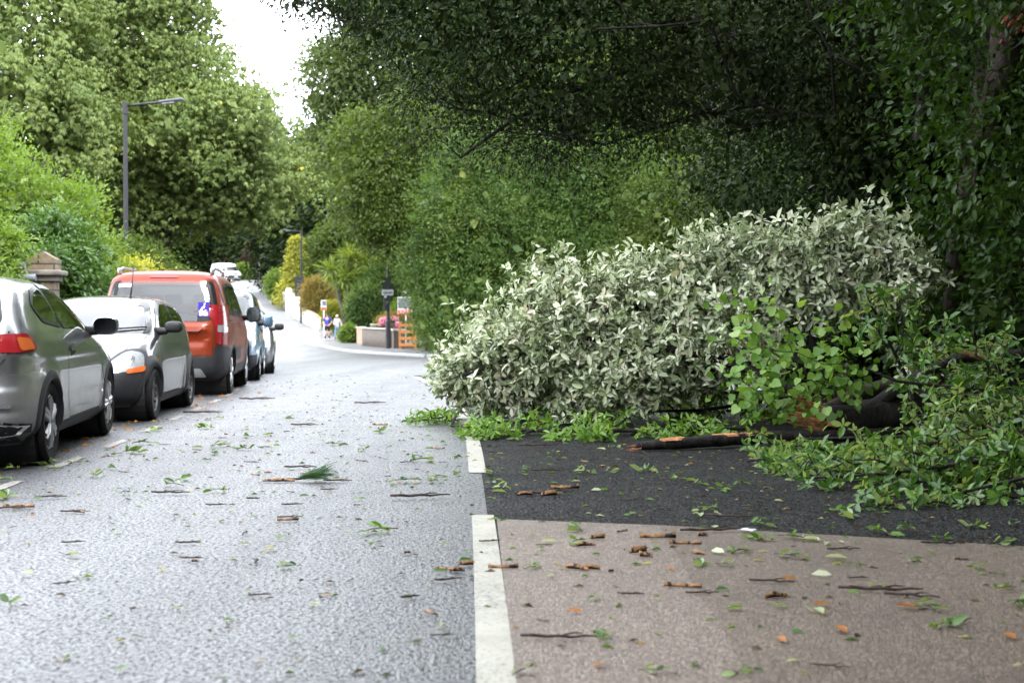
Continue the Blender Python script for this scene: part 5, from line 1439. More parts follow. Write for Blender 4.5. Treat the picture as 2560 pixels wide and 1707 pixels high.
# boughs fan out from the two limbs; every one carries its own shoots, so that gaps and dark wood show between them
bough = []
for xe, lo, hi in [(x, .80, 1.02) for x in np.linspace(-.68, 4.12, 30)] + [(x, .38, .78) for x in np.linspace(-.55, 3.9, 26)] + [(x, .05, .35) for x in np.linspace(-.68, 2.0, 15)]:
    xe += rng.normal() * .06; t, b_ = env(xe, 2), env(xe, 3); ze = max(b_ + (t - b_) * rng.uniform(lo, hi), .05)
    depth = np.clip((xe + 1.1) / .9, .2, 1)
    e = np.array([xe, env(xe, 1) + rng.uniform(-.62, .5) * depth * (1.1 - .5 * hi), ze]) - np.array(FB)
    if xe > 2.5 and hi > .4:
        s0 = limb2[1] + (limb2[3] - limb2[1]) * rng.uniform(0, .7)
    else:
        xs = min(xe + (2.9 - xe) * rng.uniform(.22, .48), 2.9); s0 = on_limb(limb, xs - FB[0])
    mid = s0 * .45 + e * .55 + np.array([0, 0, -.10 * np.linalg.norm(e - s0)]) + rng.normal(size=3) * .05
    u = np.linspace(0, 1, 7)[:, None]
    bough.append(((1 - u) ** 2 * s0 + 2 * u * (1 - u) * mid + u ** 2 * e, hi))
fol, SG = [], []
for pl, hi in bough:
    n = int(70 + 40 * np.linalg.norm(pl[-1] - pl[0]))
    u = rng.random(n) ** .7 * .85 + .18
    k = np.clip(u * 6, 0, 5.999); i0 = k.astype(int); f = (k - i0)[:, None]
    base = pl[i0] * (1 - f) + pl[i0 + 1] * f
    dirn = unit(pl[i0 + 1] - pl[i0]); base = base + dirn * np.clip(u - 1, 0, 1)[:, None] * .5
    pts = base + rng.normal(size=(n, 3)) * (.05 + .10 * np.sin(np.clip(u, 0, 1) * PI * .75))[:, None] * np.array([1, 1.1, 1]) + np.array([-.03, 0, .03])
    pts[:, 2] = np.maximum(pts[:, 2], np.maximum(.02, env(pts[:, 0] + FB[0], 3) - .12 * rng.random(n)))
    segs, arr, d = grow(rng, pl, pts, .013, .0023, power=2.2, bend=.12)
    SG.append(segs)
    k = 7 + 2 * np.arange(n) + 1; tips = arr[k]; ax = d[k - 1]; m = n
    axis = ax * .8 + np.array([0, -.3, .35]) + rng.normal(size=(m, 3)) * .5
    low = np.clip(1 - tips[:, 2] / .5, 0, 1)
    r0 = np.clip(rng.random(m) * .88 + (rng.random(m) < .06 + .14 * low) * .5, 0, 1)
    fol.append(rosettes(rng, tips, axis, 4, .078, 'oval', .42, .35, .05, rnd=r0, tvar=.5, sjit=.32))
    q = np.repeat(np.arange(m), 4)
    fol.append(leaves(rng, tips[q] - ax[q] * rng.random((4 * m, 1)) * .16 + rng.normal(size=(4 * m, 3)) * .02, rand_dirs(rng, 4 * m) + ax[q] * .6, rng.normal(size=(4 * m, 3)) * .8 + np.array([0, -.8, .3]) + ax[q] * .5, .075, 'oval', .42, sjit=.32, njit=.5, rnd=r0[q]))
wood('branches', tuple(np.concatenate([g[j] for g in SG]) for j in range(4)), M['bark_dark'], fb, 5)
V = merge(fol)
V[0][:, 2] = np.maximum(V[0][:, 2], .004)
link_mesh('foliage', np_mesh('foliage', *V), M['silverleaf'], fb)

# the broken limb itself: thick dark bark, torn orange end, and a long split-off strip on the road
bt = empty('broken_trunk', (2.8, 13.0, .0)); tag(bt, 'thick dark broken limb on the road with splintered orange end', 'broken trunk')
def wob(pts, rad, n, seed, amp=.12):
    rg = random.Random(seed); mb = MB(); mb.tube(pts, rad, n)
    mb.v = [(x + rg.uniform(-1, 1) * rad[0] * amp, y + rg.uniform(-1, 1) * rad[0] * amp, z + rg.uniform(-1, 1) * rad[0] * amp) for x, y, z in mb.v]
    return mb
def curve(pts, k=6): 
    out = []
    P_ = [Vector(p) for p in pts]; n = len(P_)
    for i in range(n - 1):
        p0, p1, p2, p3 = P_[max(i - 1, 0)], P_[i], P_[i + 1], P_[min(i + 2, n - 1)]
        for j in range(k):
            t = j / k
            out.append(.5 * ((2 * p1) + (p2 - p0) * t + (2 * p0 - 5 * p1 + 4 * p2 - p3) * t * t + (3 * p1 - p0 - 3 * p2 + p3) * t ** 3))
    return out + [P_[-1]]
def radii(a, n):
    return list(np.interp(np.linspace(0, 1, n), np.linspace(0, 1, len(a)), a))
pts = curve([(-.02, 0, .17), (.35, .05, .19), (.8, .12, .26), (1.3, .3, .34), (2.0, .6, .42), (2.7, .9, .5)])
wob(pts, radii([.125, .155, .16, .165, .17, .18], len(pts)), 16, 1).build('bark', M['bark_dark'], bt, True)
pts = curve([(.5, .1, .30), (.9, -.15, .62), (1.3, -.3, .78), (1.9, -.4, .72)])
wob(pts, radii([.07, .06, .05, .03], len(pts)), 9, 2).build('limb', M['bark_dark'], bt, True)
pts = curve([(.1, .2, .26), (.5, .45, .42), (1.0, .6, .50), (1.6, .8, .55)])
wob(pts, radii([.07, .065, .06, .05], len(pts)), 9, 3).build('limb', M['bark'], bt, True)
jagged('torn_wood', (.04, 0, .17), (-1, -.1, .22), .115, .46, 12, M['torn'], bt, 3, 34)
jagged('torn_wood', (-.05, -.02, .29), (-1, -.2, .3), .05, .28, 6, M['torn'], bt, 4, 7)
ss = empty('split_limb', (1.02, 11.95, 0)); tag(ss, 'long thin split limb with orange torn top, lying flat on dark tarmac', 'broken limb')
pts = curve([(0, 0, .045), (.35, .12, .055), (.75, .3, .07), (1.2, .5, .075), (1.9, .75, .07), (2.6, 1.0, .09)])
wob(pts, radii([.030, .046, .055, .055, .05, .045], len(pts)), 12, 4).build('bark', M['bark_dark'], ss, True)
jagged('torn_end', (.03, 0, .045), (-1, -.25, .0), .034, .12, 6, M['torn_red'], ss, 5, 8)
for a, b in ((.13, .24), (.36, .60)):
    m = int((b - a) * len(pts)) + 2
    V, Fq = [], []
    rg = random.Random(int(a * 100))
    for j in range(m * 2 + 1):
        t = (a + (b - a) * j / (m * 2)) * (len(pts) - 1); i0 = min(int(t), len(pts) - 2)
        p = pts[i0].lerp(pts[i0 + 1], t - i0); dd = (pts[i0 + 1] - pts[i0]).normalized(); sd_ = Vector((dd.y, -dd.x, 0))
        e = min(j, m * 2 - j) / (m * .5); e = min(1, e) * rg.uniform(.75, 1.1) + .08
        for s in (-1, -.4, .3, .9):
            V.append(tuple(p + sd_ * (s * .035 * e + .012) + Vector((0, 0, .053 - .022 * (s * .9 + .25) ** 2 + rg.uniform(0, .006)))))
    for j in range(m * 2):
        for k in range(3): Fq.append((j * 4 + k, j * 4 + k + 1, j * 4 + k + 5, j * 4 + k + 4))
    link_mesh('torn_strip', np_mesh('torn_strip', V, [np.array(Fq)]), M['torn'], ss)
sl = empty('torn_branch', (3.45, 12.4, .8)); tag(sl, 'reddish torn branch sticking out above the broken trunk', 'broken branch')
mb = MB(); mb.tube(curve([(0, 0, .06), (.25, .03, .045), (.5, .05, .0), (.72, .1, -.06)]), radii([.006, .013, .022, .04], 19), 8); mb.build('splinter', M['torn_red'], sl, True)
mb = MB(); mb.tube(curve([(.66, .1, -.05), (1.0, .2, -.02), (1.5, .4, .1)]), radii([.05, .065, .07], 13), 10); mb.build('bark', M['bark_dark'], sl, True)
ts = empty('torn_stump', (4.05, 11.9, .25)); tag(ts, 'torn pinkish orange wood showing through the leaves at the right edge', 'broken wood')
jagged('torn_wood', (.12, 0, .12), (-.6, -.7, .3), .13, .28, 10, M['torn_red'], ts, 15, 16)
mb = wob(curve([(.14, .02, .10), (.5, .2, .0), (1.1, .5, -.1)]), radii([.14, .16, .17], 13), 12, 9); mb.build('bark', M['bark_dark'], ts, True)

# bright heart shaped leaves hanging over the broken end
lb = empty('lime_branch', (2.9, 13.0, .5)); tag(lb, 'bright lime green branch with heart shaped leaves over the torn end', 'fallen branch')
P0 = []
for k in range(48):
    x = rng.uniform(1.95, 3.0); top = np.interp(x, [1.75, 2.0, 2.3, 2.6, 2.85], [1.0, 1.28, 1.15, 1.0, .9]); bot = np.interp(x, [1.75, 2.0, 2.3, 2.85], [.8, .5, .36, .34])
    P0.append((x, 12.75 + rng.normal() * .22, bot + (top - bot) * rng.random()))
P0 = np.array(P0) - np.array((2.9, 13.0, .5))
segs, arr, d = grow(rng, [(.3, .3, -.2), (.0, .0, -.05), (-.35, -.15, .15), (-.65, -.2, .35)], P0, .014, .0035)
wood('twig', segs, M['bark'], lb, 5)
k = 4 + 2 * np.arange(48) + 1; tips = arr[k]; q = np.repeat(np.arange(48), 11)
off = rng.normal(size=(528, 3)) * np.array([.13, .13, .13])
ax = unit(off) + np.array([-.3, -.3, -.5]) + rng.normal(size=(528, 3)) * .4
V = leaves(rng, tips[q] + off, ax, np.array([-.2, -1.0, .9]) + rng.normal(size=(528, 3)) * .6, .066, 'heart', 1.0, sjit=.3)
link_mesh('foliage', np_mesh('foliage', *V), M['lime'], lb)

# leafy green branches in front, towards the right edge
def leafy(name, label, base, trunks, regions, leaf=.09, seed=1, per=5, mat='glossy', kind='oval', aspect=.46, rtip=.0035, rb=.02, cat='fallen branch', flat=.05):
    rg = np.random.default_rng(seed); root = empty(name, base); tag(root, label, cat)
    P_ = []
    for n, lo, hi in regions:
        n = int(n * 1.55)
        lo, hi = np.array(lo, float), np.array(hi, float)
        p = lo + (hi - lo) * rg.random((n, 3)); p[:, 2] = lo[2] + (hi[2] - lo[2]) * rg.random(n) ** 1.6
        P_.append(p)
    P_ = np.concatenate(P_) - np.array(base)
    T = [np.array(t, float) - np.array(base) for t in trunks]
    own = np.argmin(np.stack([np.min(np.linalg.norm(P_[:, None] - t[None], axis=2), 1) for t in T], 1), 1)
    fol = []
    for j, t in enumerate(T):
        s = P_[own == j]
        if not len(s): continue
        segs, arr, d = grow(rg, t, s, rb, rtip)
        wood('limb', segs, M['bark_dark'], root, 5)
        k = len(t) + 2 * np.arange(len(s)) + 1; tips = arr[k]; ax = d[k - 1]; m = len(s)
        axis = ax + np.array([0, -.1, .5]) + rg.normal(size=(m, 3)) * .4
        fol.append(rosettes(rg, tips, axis, per, leaf, kind, aspect, .15, .1))
        q = np.repeat(np.arange(m), 3)
        fol.append(leaves(rg, tips[q] - ax[q] * rg.random((3 * m, 1)) * .2, rand_dirs(rg, 3 * m) + ax[q] * .6, rg.normal(size=(3 * m, 3)) * .6 + np.array([0, -.4, .9]), leaf, kind, aspect))
    V = merge(fol); V[0][:, 2] = np.maximum(V[0][:, 2], .006 - base[2])
    link_mesh('foliage', np_mesh('foliage', *V), M[mat], root)
    return root
leafy('leafy_branch', 'glossy dark green leafy branch lying in front of the broken trunk at the right', (3.4, 11.0, .1),
      [[(4.4, 11.6, .5), (3.6, 11.3, .55), (3.0, 11.2, .62), (2.75, 11.2, .72)], [(4.5, 10.8, .35), (3.6, 10.6, .25), (2.7, 10.5, .16), (2.0, 10.6, .09), (1.75, 10.7, .05)], [(4.3, 11.5, .3), (3.3, 11.6, .16), (2.4, 11.8, .12)]],
      [(90, (3.15, 10.9, .3), (4.3, 11.6, 1.0)), (60, (2.3, 10.2, .02), (3.2, 11.0, .13)), (80, (3.1, 10.6, .02), (4.3, 11.6, .5)), (60, (1.8, 10.2, .02), (3.2, 11.0, .12)), (22, (1.9, 11.2, .02), (2.6, 12, .16))], .070, 81)
leafy('leafy_branch', 'low mass of green leaves beside the buff surfacing, nearest fallen branch', (3.2, 9.3, .05),
      [[(4.2, 9.9, .3), (3.3, 9.5, .2), (2.5, 9.3, .12), (1.95, 9.5, .06)], [(4.2, 9.2, .3), (3.4, 8.9, .18), (2.7, 8.6, .08)]],
      [(140, (2.3, 8.9, .02), (4.0, 10.2, .36)), (70, (1.9, 9.2, .02), (3.0, 10.4, .25)), (80, (2.9, 9.2, .1), (4.2, 10.4, .62)), (30, (2.0, 8.35, .02), (3.5, 8.9, .1))], .068, 82)
leafy('leafy_spray', 'bed of green leaf sprays on the tarmac along the foot of the pale branch', (.8, 13.4, .03),
      [[(2.2, 13.4, .08), (1.2, 13.4, .06), (.2, 13.5, .05), (-.6, 14.2, .04)]],
      [(34, (-.5, 13.0, .02), (.1, 13.7, .16)), (26, (.0, 13.4, .02), (1.1, 14.2, .22)), (22, (.35, 12.8, .02), (.9, 13.2, .1)), (30, (1.2, 12.9, .02), (2.2, 13.6, .2)), (20, (-1.1, 14.6, .02), (-.6, 15.6, .13))], .080, 83, mat='lime', aspect=.36)
leafy('leafy_spray', 'green shoots with upturned leaves standing before the dark trees at the branch end', (3.4, 12.3, .6),
      [[(3.6, 12.6, .3), (3.3, 12.4, .8), (3.05, 12.3, 1.25)], [(3.9, 12.6, .4), (3.7, 12.3, .9)]],
      [(26, (2.9, 12.1, .8), (3.5, 12.6, 1.4)), (26, (3.3, 12.0, .5), (4.2, 12.6, 1.1))], .08, 84)
leafy('leafy_spray', 'small spray of silvery leaves between the broken trunk and the dark bush', (3.7, 13.2, .7),
      [[(4.1, 13.4, .4), (3.8, 13.2, .75)]], [(22, (3.5, 13.0, .55), (4.1, 13.5, .95))], .07, 85, mat='silverleaf', aspect=.4)
leafy('leafy_branch', 'dark tangle of twigs and green leaves underneath the pale silvery branch', (1.6, 15.6, .3),
      [[(3.4, 15.0, .35), (2.2, 15.4, .3), (1.0, 15.7, .25), (0, 15.9, .2)], [(3.4, 15.0, .35), (2.0, 14.9, .15), (.6, 15.1, .1)]],
      [(200, (-.35, 15.3, .02), (3.3, 16.3, .75)), (90, (.2, 14.9, .02), (3.4, 15.4, .45))], .085, 86)
# ------------------------------------------------------------------ walls, gate piers, gardens
M['render_white'] = mat_plain('white_render', (.62, .60, .52), .8, var=.12, scale=1.5, bmp=.2)
M['coping'] = mat_plain('brick_coping', (.30, .20, .14), .8, var=.3, scale=8)
M['stone'] = mat_masonry('weathered_stone', (.17, .125, .08), (.12, .095, .065), (.04, .036, .03), .62, .27, msize=.018)
M['rubble'] = mat_masonry('rubble_stone', (.26, .23, .19), (.20, .18, .15), (.12, .11, .10), .38, .16, msize=.015)
M['brick'] = mat_masonry('old_brick', (.16, .115, .085), (.12, .095, .075), (.13, .12, .11), .22, .075, msize=.010)
M['pinkstone'] = mat_plain('pink_stone', (.46, .33, .25), .8, var=.15, scale=4)
M['capstone'] = mat_plain('pale_cap_stone', (.46, .44, .39), .75, var=.2, scale=4)
M['darkcap'] = mat_plain('dark_cap_stone', (.13, .115, .10), .8, var=.4, scale=5, bmp=.4, bscale=20)
M['lead'] = mat_plain('grey_stone_roll', (.24, .25, .29), .55, var=.25, scale=5)
M['fence_wood'] = mat_plain('orange_fence_wood', (.40, .16, .045), .65, var=.25, scale=9)
M['rustwood'] = mat_plain('brown_gate_wood', (.13, .055, .03), .7, var=.3, scale=7)
M['black_metal'] = mat_plain('black_painted_metal', (.010, .010, .012), .5, var=.2, scale=8)
M['sign_back'] = mat_plain('sign_back', (.010, .011, .013), .5, var=.2)
M['sign_grey'] = mat_plain('grey_sign', (.34, .36, .38), .45, var=.15)
M['board_white'] = mat_plain('board_white', (.66, .66, .66), .5, var=.05)
M['board_photo'] = mat_plain('board_grey_panel', (.12, .13, .14), .5, var=.6, scale=7)
M['board_red'] = mat_plain('board_red', (.52, .045, .04), .5, var=.05)
M['drive'] = mat_plain('pink_concrete', (.42, .30, .24), .8, var=.15, scale=2)
M['lamp_grey'] = mat_plain('lantern_grey', (.06, .062, .066), .4, var=.1)
M['lamp_glass'] = mat_plain('lantern_bowl', (.22, .23, .23), .25, var=.1)

def wall(name, label, a, b, za, zb, th, mat, cop=None, coph=.07, cat='wall', n=14, base=.0):
    """wall from a to b (x, y), with its height running from za to zb, and a coping"""
    root = empty(name, (a[0], a[1], gz(a[1]))); tag(root, label, cat)
    A, B = Vector(a), Vector(b); d = (B - A).normalized(); nr = Vector((-d.y, d.x)) * th / 2
    V, Fq, C, Fc = [], [], [], []
    for i in range(n + 1):
        t = i / n; p = A.lerp(B, t); z0 = gz(p.y) - .15; z1 = gz(p.y) + base + za + (zb - za) * t
        q = p - A; r0 = root.location.z
        for s in (-1, 1):
            V += [(q.x + nr.x * s, q.y + nr.y * s, z0 - r0), (q.x + nr.x * s, q.y + nr.y * s, z1 - r0)]
            C += [(q.x + nr.x * s * 1.35, q.y + nr.y * s * 1.35, z1 - r0 + .002), (q.x + nr.x * s * 1.35, q.y + nr.y * s * 1.35, z1 - r0 + coph)]
    for i in range(n):
        k = i * 4
        for F_, o in ((Fq, 0), (Fc, 0)):
            F_ += [(k, k + 4, k + 5, k + 1), (k + 2, k + 3, k + 7, k + 6), (k + 1, k + 5, k + 7, k + 3), (k, k + 2, k + 6, k + 4)]
    for F_ in (Fq, Fc): F_ += [(0, 1, 3, 2), (n * 4, n * 4 + 2, n * 4 + 3, n * 4 + 1)]
    link_mesh('wall_face', np_mesh('wall_face', V, [np.array(Fq)]), mat, root)
    if cop: link_mesh('coping', np_mesh('coping', C, [np.array(Fc)]), cop, root)
    return root
def pier(name, label, x, y, w, h, mat, capmat, style='flat', cat='gate pier', rz=.25):
    root = empty(name, (x, y, gz(y)), rz); tag(root, label, cat)
    mb = MB(); mb.box((0, 0, h / 2 - .1), (w, w, h + .2), bev=.01); mb.build('shaft', mat, root)
    mb = MB()
    if style == 'flat': mb.box((0, 0, h + .05), (w * 1.18, w * 1.18, .10), bev=.02)
    elif style == 'round':
        mb.lathe([(w * .56, 0), (w * .60, .05), (w * .56, .10), (w * .46, .22), (w * .25, .31), (.001, .34)], 'z', (0, 0, h), 20)
    mb.build('cap', capmat, root, True, 40)
    return root
# the big old stone gate pier on the left pavement
gp = empty('gate_pier', (-9.74, 30, gz(30) + .16), .12); tag(gp, 'old stone gate pier with a gabled cap among the bushes behind the silver car', 'gate pier')
mb = MB(); mb.box((0, 0, .63), (.52, .56, 2.3), bev=.015); mb.build('shaft', M['stone'], gp)
mb = MB(); mb.box((0, 0, 1.84), (.64, .68, .12), bev=.03); mb.box((0, 0, 1.96), (.82, .86, .12), bev=.04); mb.build('cornice', M['darkcap'], gp, True, 40)
mb = MB(); mb.prism([(-.30, 2.02), (.30, 2.02), (.30, 2.24), (.12, 2.34), (0, 2.42), (-.12, 2.34), (-.30, 2.24)], 'y', -.26, .26); mb.build('cap', M['stone'], gp)
mb = MB()
mb.tube([(-.42, -.40, 1.86), (-.08, -.42, 1.86)], .075, 12); mb.tube([(-.50, -.36, 2.10), (-.30, -.38, 2.10)], .08, 12)
mb.build('stone_roll', M['lead'], gp, True, 40)
wall('stone_wall', 'low rubble stone wall along the left pavement behind the parked cars', (-8.2, -4), (-9.4, 29.3), 1.0, 1.0, .35, M['rubble'], M['darkcap'], n=34)
wall('stone_wall', 'rubble stone wall beyond the left gate pier, under the golden bush', (-9.9, 30.8), (-12.3, 47), 1.0, 1.0, .35, M['rubble'], M['darkcap'], n=20)

# far side of the junction, from the corner leftwards up the hill
fe = empty('wooden_fence', (-5.75, 79.2, gz(79) + .1), -.25); tag(fe, 'orange wooden ranch fence with four rails at the corner bush', 'fence')
for k in range(4):
    mb = MB(); mb.box((0, -.02, .22 + .36 * k), (1.0, .035, .17), bev=.006); mb.build('rail', M['fence_wood'], fe)
for x in (-.45, .45):
    mb = MB(); mb.box((x, .045, .74), (.11, .09, 1.5), bev=.01); mb.build('post', M['fence_wood'], fe)
pier('brick_pier', 'grey brick pier directly behind the triangle signpost', -6.35, 80.4, .62, 1.08, M['brick'], M['capstone'])
wall('brick_wall', 'low old brick wall under the pink hydrangea', (-6.9, 81.4), (-8.75, 85.2), 1.05, 1.05, .26, M['brick'], M['capstone'], base=.08, n=8)
pier('gate_pier', 'square pink gate pier with a pale cap beside the round leafy shrub', -9.45, 90.0, .50, 1.05, M['pinkstone'], M['capstone'])
wall('garden_wall', 'pale coped garden wall behind the pink gate pier', (-9.0, 92.5), (-7.4, 91.5), 1.1, 1.1, .3, M['rubble'], M['capstone'], base=.1, n=5)
wall('low_wall', 'low stone kerb wall between the round shrub and the walkers', (-10.3, 92.5), (-11.6, 97.5), .5, .5, .25, M['rubble'], M['capstone'], base=.1, n=6)
gt = empty('garden_gate', (-11.75, 101, gz(101) + .1), -.3); tag(gt, 'brown wooden garden gate just behind the walkers', 'gate')
mb = MB(); 
for k in range(6): mb.box((-.5 + .2 * k, 0, .6), (.19, .04, 1.2 + .04 * (k % 2)))
mb.build('boards', M['rustwood'], gt)
mb = MB(); mb.box((0, -.035, .3), (1.2, .03, .1)); mb.box((0, -.035, .95), (1.2, .03, .1)); mb.build('rail', M['rustwood'], gt)
wall('white_wall', 'white rendered garden wall with brick coping rising up the hill', (-14.35, 107), (-17.3, 118), .95, 1.25, .3, M['render_white'], M['coping'], base=.1, n=12)
wall('white_wall', 'taller white rendered wall end beside the second lamp post', (-17.45, 118.4), (-18.4, 121.5), 2.0, 2.1, .32, M['render_white'], M['capstone'], base=.1, n=5)
pier('gate_pier', 'tall cream gate pier with a domed cap left of the white wall', -20.15, 130, .52, 2.0, M['render_white'], M['capstone'], 'round')
wall('stone_wall', 'rubble wall below the clipped green hedge up the hill', (-20.8, 132), (-24.3, 150), 1.6, 1.5, .3, M['rubble'], M['capstone'], base=.1, n=12)
wall('stone_wall', 'tall old stone wall at the far bend of the road', (-25.2, 153), (-33.6, 192), 2.3, 2.6, .35, M['rubble'], M['capstone'], base=.1, n=16)
strip('driveway', [Vector((-8.9, 86.2)), Vector((-9.2, 88.6))], [Vector((-5.2, 90)), Vector((-6.4, 95))], .125, M['drive'])
bn = empty('litter_bin', (-23.6, 143, gz(143) + .1)); tag(bn, 'narrow black bin standing against the far rubble wall', 'bin')
mb = MB(); mb.box((0, 0, .55), (.5, .5, 1.1), bev=.03); mb.build('bin_body', M['black_metal'], bn)
mb = MB(); mb.box((0, 0, 1.13), (.56, .56, .10), bev=.03); mb.build('lid', M['black_metal'], bn)

# garden plants
def plant(name, label, px, py0, py1, y, wpx, leaf, seed, per=14, clumps=500, lsize=.16, cat='bush', **kw):
    """a rounded bush that spans wpx by (py0..py1) photograph pixels when seen from the road, at distance y"""
    s = F_PX / y; g = gz(y)
    top = CAM_H + (HORIZON - py0) / s - g; bot = max(.1, CAM_H + (HORIZON - py1) / s - g); h = top - bot; w = wpx / s / 2
    x = (px - 1280) / s
    return bush(name, label, (x, y, g), [(0, 0, bot + h * .42, w * .85, w * .8, h * .5), (-w * .4, .1, bot + h * .55, w * .6, w * .6, h * .4), (w * .42, -.1, bot + h * .5, w * .58, w * .6, h * .42), (w * .05, 0, bot + h * .75, w * .55, w * .5, h * .27)],
                clumps, per, lsize, leaf, seed, cat=cat, spread=max(.14, h * .07), fill=int(clumps * 1.5), fsize=lsize * 1.8, **kw)
plant('hydrangea_bush', 'pink flowering hydrangea over the low brick wall', 978, 796, 850, 84.0, 62, M['laurel'], 101, clumps=160, lsize=.13, nbranch=30)
hy = empty('hydrangea_flower', (0, 0, 0)); bpy.data.objects.remove(hy)
hyd = [o for o in bpy.data.objects if o.name.startswith('hydrangea_bush')][0]
rngh = np.random.default_rng(5)
heads = np.stack([rngh.uniform(-.62, .55, 26), rngh.uniform(-.75, -.2, 26), rngh.uniform(1.0, 1.85, 26)], 1); heads[:, 2] -= .25 * np.abs(heads[:, 0])
q = np.repeat(np.arange(26), 60); dd = rand_dirs(rngh, len(q))
Vp = leaves(rngh, heads[q] + dd * .14, np.cross(dd, rand_dirs(rngh, len(q))), dd, .07, 'plain', .9)
link_mesh('flower_heads', np_mesh('flower_heads', *Vp), M['pink'], hyd)
plant('rust_hedge', 'rounded rusty brown hedge behind the pink hydrangea', 985, 778, 830, 88, 84, M['rust'], 102, clumps=400, lsize=.10)
plant('garden_shrub', 'small bright leafy shrub by the pink gate pier', 872, 813, 858, 90.6, 36, M['privet'], 103, clumps=260, lsize=.13, kind='oval', aspect=.5)
plant('garden_tree', 'soft green feathery shrub in front of the palm', 918, 716, 835, 96, 92, M['hedge'], 104, clumps=1100, lsize=.20, per=16, kind='lance', aspect=.25)
plant('garden_shrub', 'yellow green leafy shrub between the palm and the signpost', 960, 650, 830, 99, 90, M['hedge'], 105, clumps=900, lsize=.18)
plant('garden_shrub', 'small green shrub below the sold board', 1010, 745, 850, 91, 60, M['privet'], 106, clumps=400, lsize=.16)
plant('rust_shrub', 'tall shrub tinged orange behind the white wall', 795, 695, 800, 114.5, 74, M['rust'], 107, clumps=900, lsize=.17, per=16, kind='lance', aspect=.3)
plant('flowering_shrub', 'yellow and orange flowering shrub behind the walkers', 835, 752, 822, 104, 56, M['golden'], 108, clumps=400, lsize=.13)
plant('clipped_hedge', 'clipped bright green rounded hedge on the far rubble wall', 690, 676, 748, 141, 48, M['privet'], 109, clumps=600, lsize=.16, cat='hedge')
plant('far_hedge', 'round green hedge just right of the white van', 610, 658, 700, 216, 44, M['privet'], 110, clumps=300, lsize=.3, cat='hedge')
plant('purple_tree', 'dark purple leaved tree beyond the white van', 640, 610, 712, 228, 48, M['purple'], 111, clumps=400, lsize=.4, cat='tree')
plant('purple_tree', 'small dark purple tree behind the roof of the white van', 565, 560, 700, 256, 70, M['purple'], 112, clumps=400, lsize=.45, cat='tree')
plant('green_shrub', 'deep green shrub between the yellow conifer and the clipped hedge', 725, 700, 760, 136, 40, M['hedge'], 113, clumps=300, lsize=.18)
plant('dark_tree', 'dark tree filling the gap behind the yellow conifer', 700, 470, 720, 168, 130, M['dark'], 114, clumps=900, lsize=.42, cat='tree')
plant('garden_tree', 'mid green garden tree behind the palm under the tall pale tree', 850, 560, 760, 124, 150, M['green'], 115, clumps=1000, lsize=.30, cat='tree')
# yellow conifer: a ragged spire of drooping sprays
def conifer(name, label, base, h, r, tiers, leaf, seed, layered=False):
    rg = np.random.default_rng(seed); root = empty(name, base); tag(root, label, 'tree')
    n = tiers
    t = rg.random(n) ** .75; z = h * (.06 + .92 * t) if not layered else h * (.25 + .7 * np.round(t * 7) / 7) + rg.normal(size=n) * .06
    rr = r * 1.25 * (1 - t) ** 1.15 * (.55 + .45 * rg.random(n)) + .08 if not layered else r * (1 - .6 * t) * np.sqrt(rg.random(n))
    a = rg.random(n) * 2 * PI
    p = np.stack([rr * np.cos(a), rr * np.sin(a), z], 1); out = unit(np.stack([np.cos(a), np.sin(a), np.full(n, .1 if not layered else .0)], 1))
    k = 14; q = np.repeat(np.arange(n), k)
    off = rg.normal(size=(n * k, 3)) * np.array([.22, .22, .12 if not layered else .05])
    V = leaves(rg, p[q] + off, out[q] + rg.normal(size=(n * k, 3)) * .5 + np.array([0, 0, -.2]), np.array([0, 0, 1.]) + rg.normal(size=(n * k, 3)) * .4, .30, 'plain', .35)
    link_mesh('crown', np_mesh('crown', *V), leaf, root)
    mb = MB(); mb.tube([(0, 0, 0), (0, 0, h * .5), (0, 0, h * .97)], [.13, .08, .02], 8); mb.build('trunk', M['bark'], root, True)
    if layered:
        mb = MB()
        for j in range(16):
            b = rg.random() * 2 * PI; zz = h * (.25 + .7 * (j % 8) / 7); mb.tube([(0, 0, zz), (r * .8 * math.cos(b), r * .8 * math.sin(b), zz + .05)], [.05, .015], 5)
        mb.build('limb', M['bark'], root, True)
    return root
conifer('golden_conifer', 'golden yellow conifer spire behind the second lamp post', (-20.0, 134, gz(134)), 6.9, 1.75, 700, M['conifer'], 121)
conifer('layered_conifer', 'yellow green conifer with flat layered branches right of the golden one', (-18.0, 139, gz(139)), 7.0, 2.6, 700, M['cedar'], 122, True)
# palm with several heads of sword leaves
plant('garden_tree', 'green tree filling the gap above the sold board', 1010, 560, 800, 112, 150, M['green'], 116, clumps=1200, lsize=.28, cat='tree')
pm = empty('palm', (-11.4, 100.5, gz(100))); tag(pm, 'spiky headed palm with several grassy crowns in the garden', 'palm')
hd = np.array([(-1.1, 0, 4.6), (.1, .2, 5.5), (1.2, .1, 5.1), (2.2, .4, 4.8), (-.2, -.5, 4.0), (1.5, -.4, 4.2)])
rgp = np.random.default_rng(131)
mb = MB()
for h_ in hd: mb.tube([(h_[0] * .1 + .2, 0, 0), (h_[0] * .5, h_[1] * .5, h_[2] * .5), tuple(h_)], [.16, .11, .10], 8)
mb.build('trunk', M['bark_grey'], pm, True)
m = 230; q = np.repeat(np.arange(len(hd)), m); d = rand_dirs(rgp, len(q)); d[:, 2] = d[:, 2] * .8 + .25; d = unit(d)
Vp = leaves(rgp, hd[q] + d * .1, d, np.cross(d, np.cross(np.array([0, 0, 1.]), d)) * 1 + rgp.normal(size=d.shape) * .2, 1.15, 'lance', .075, sjit=.2)
link_mesh('crown', np_mesh('crown', *Vp), M['sword'], pm)
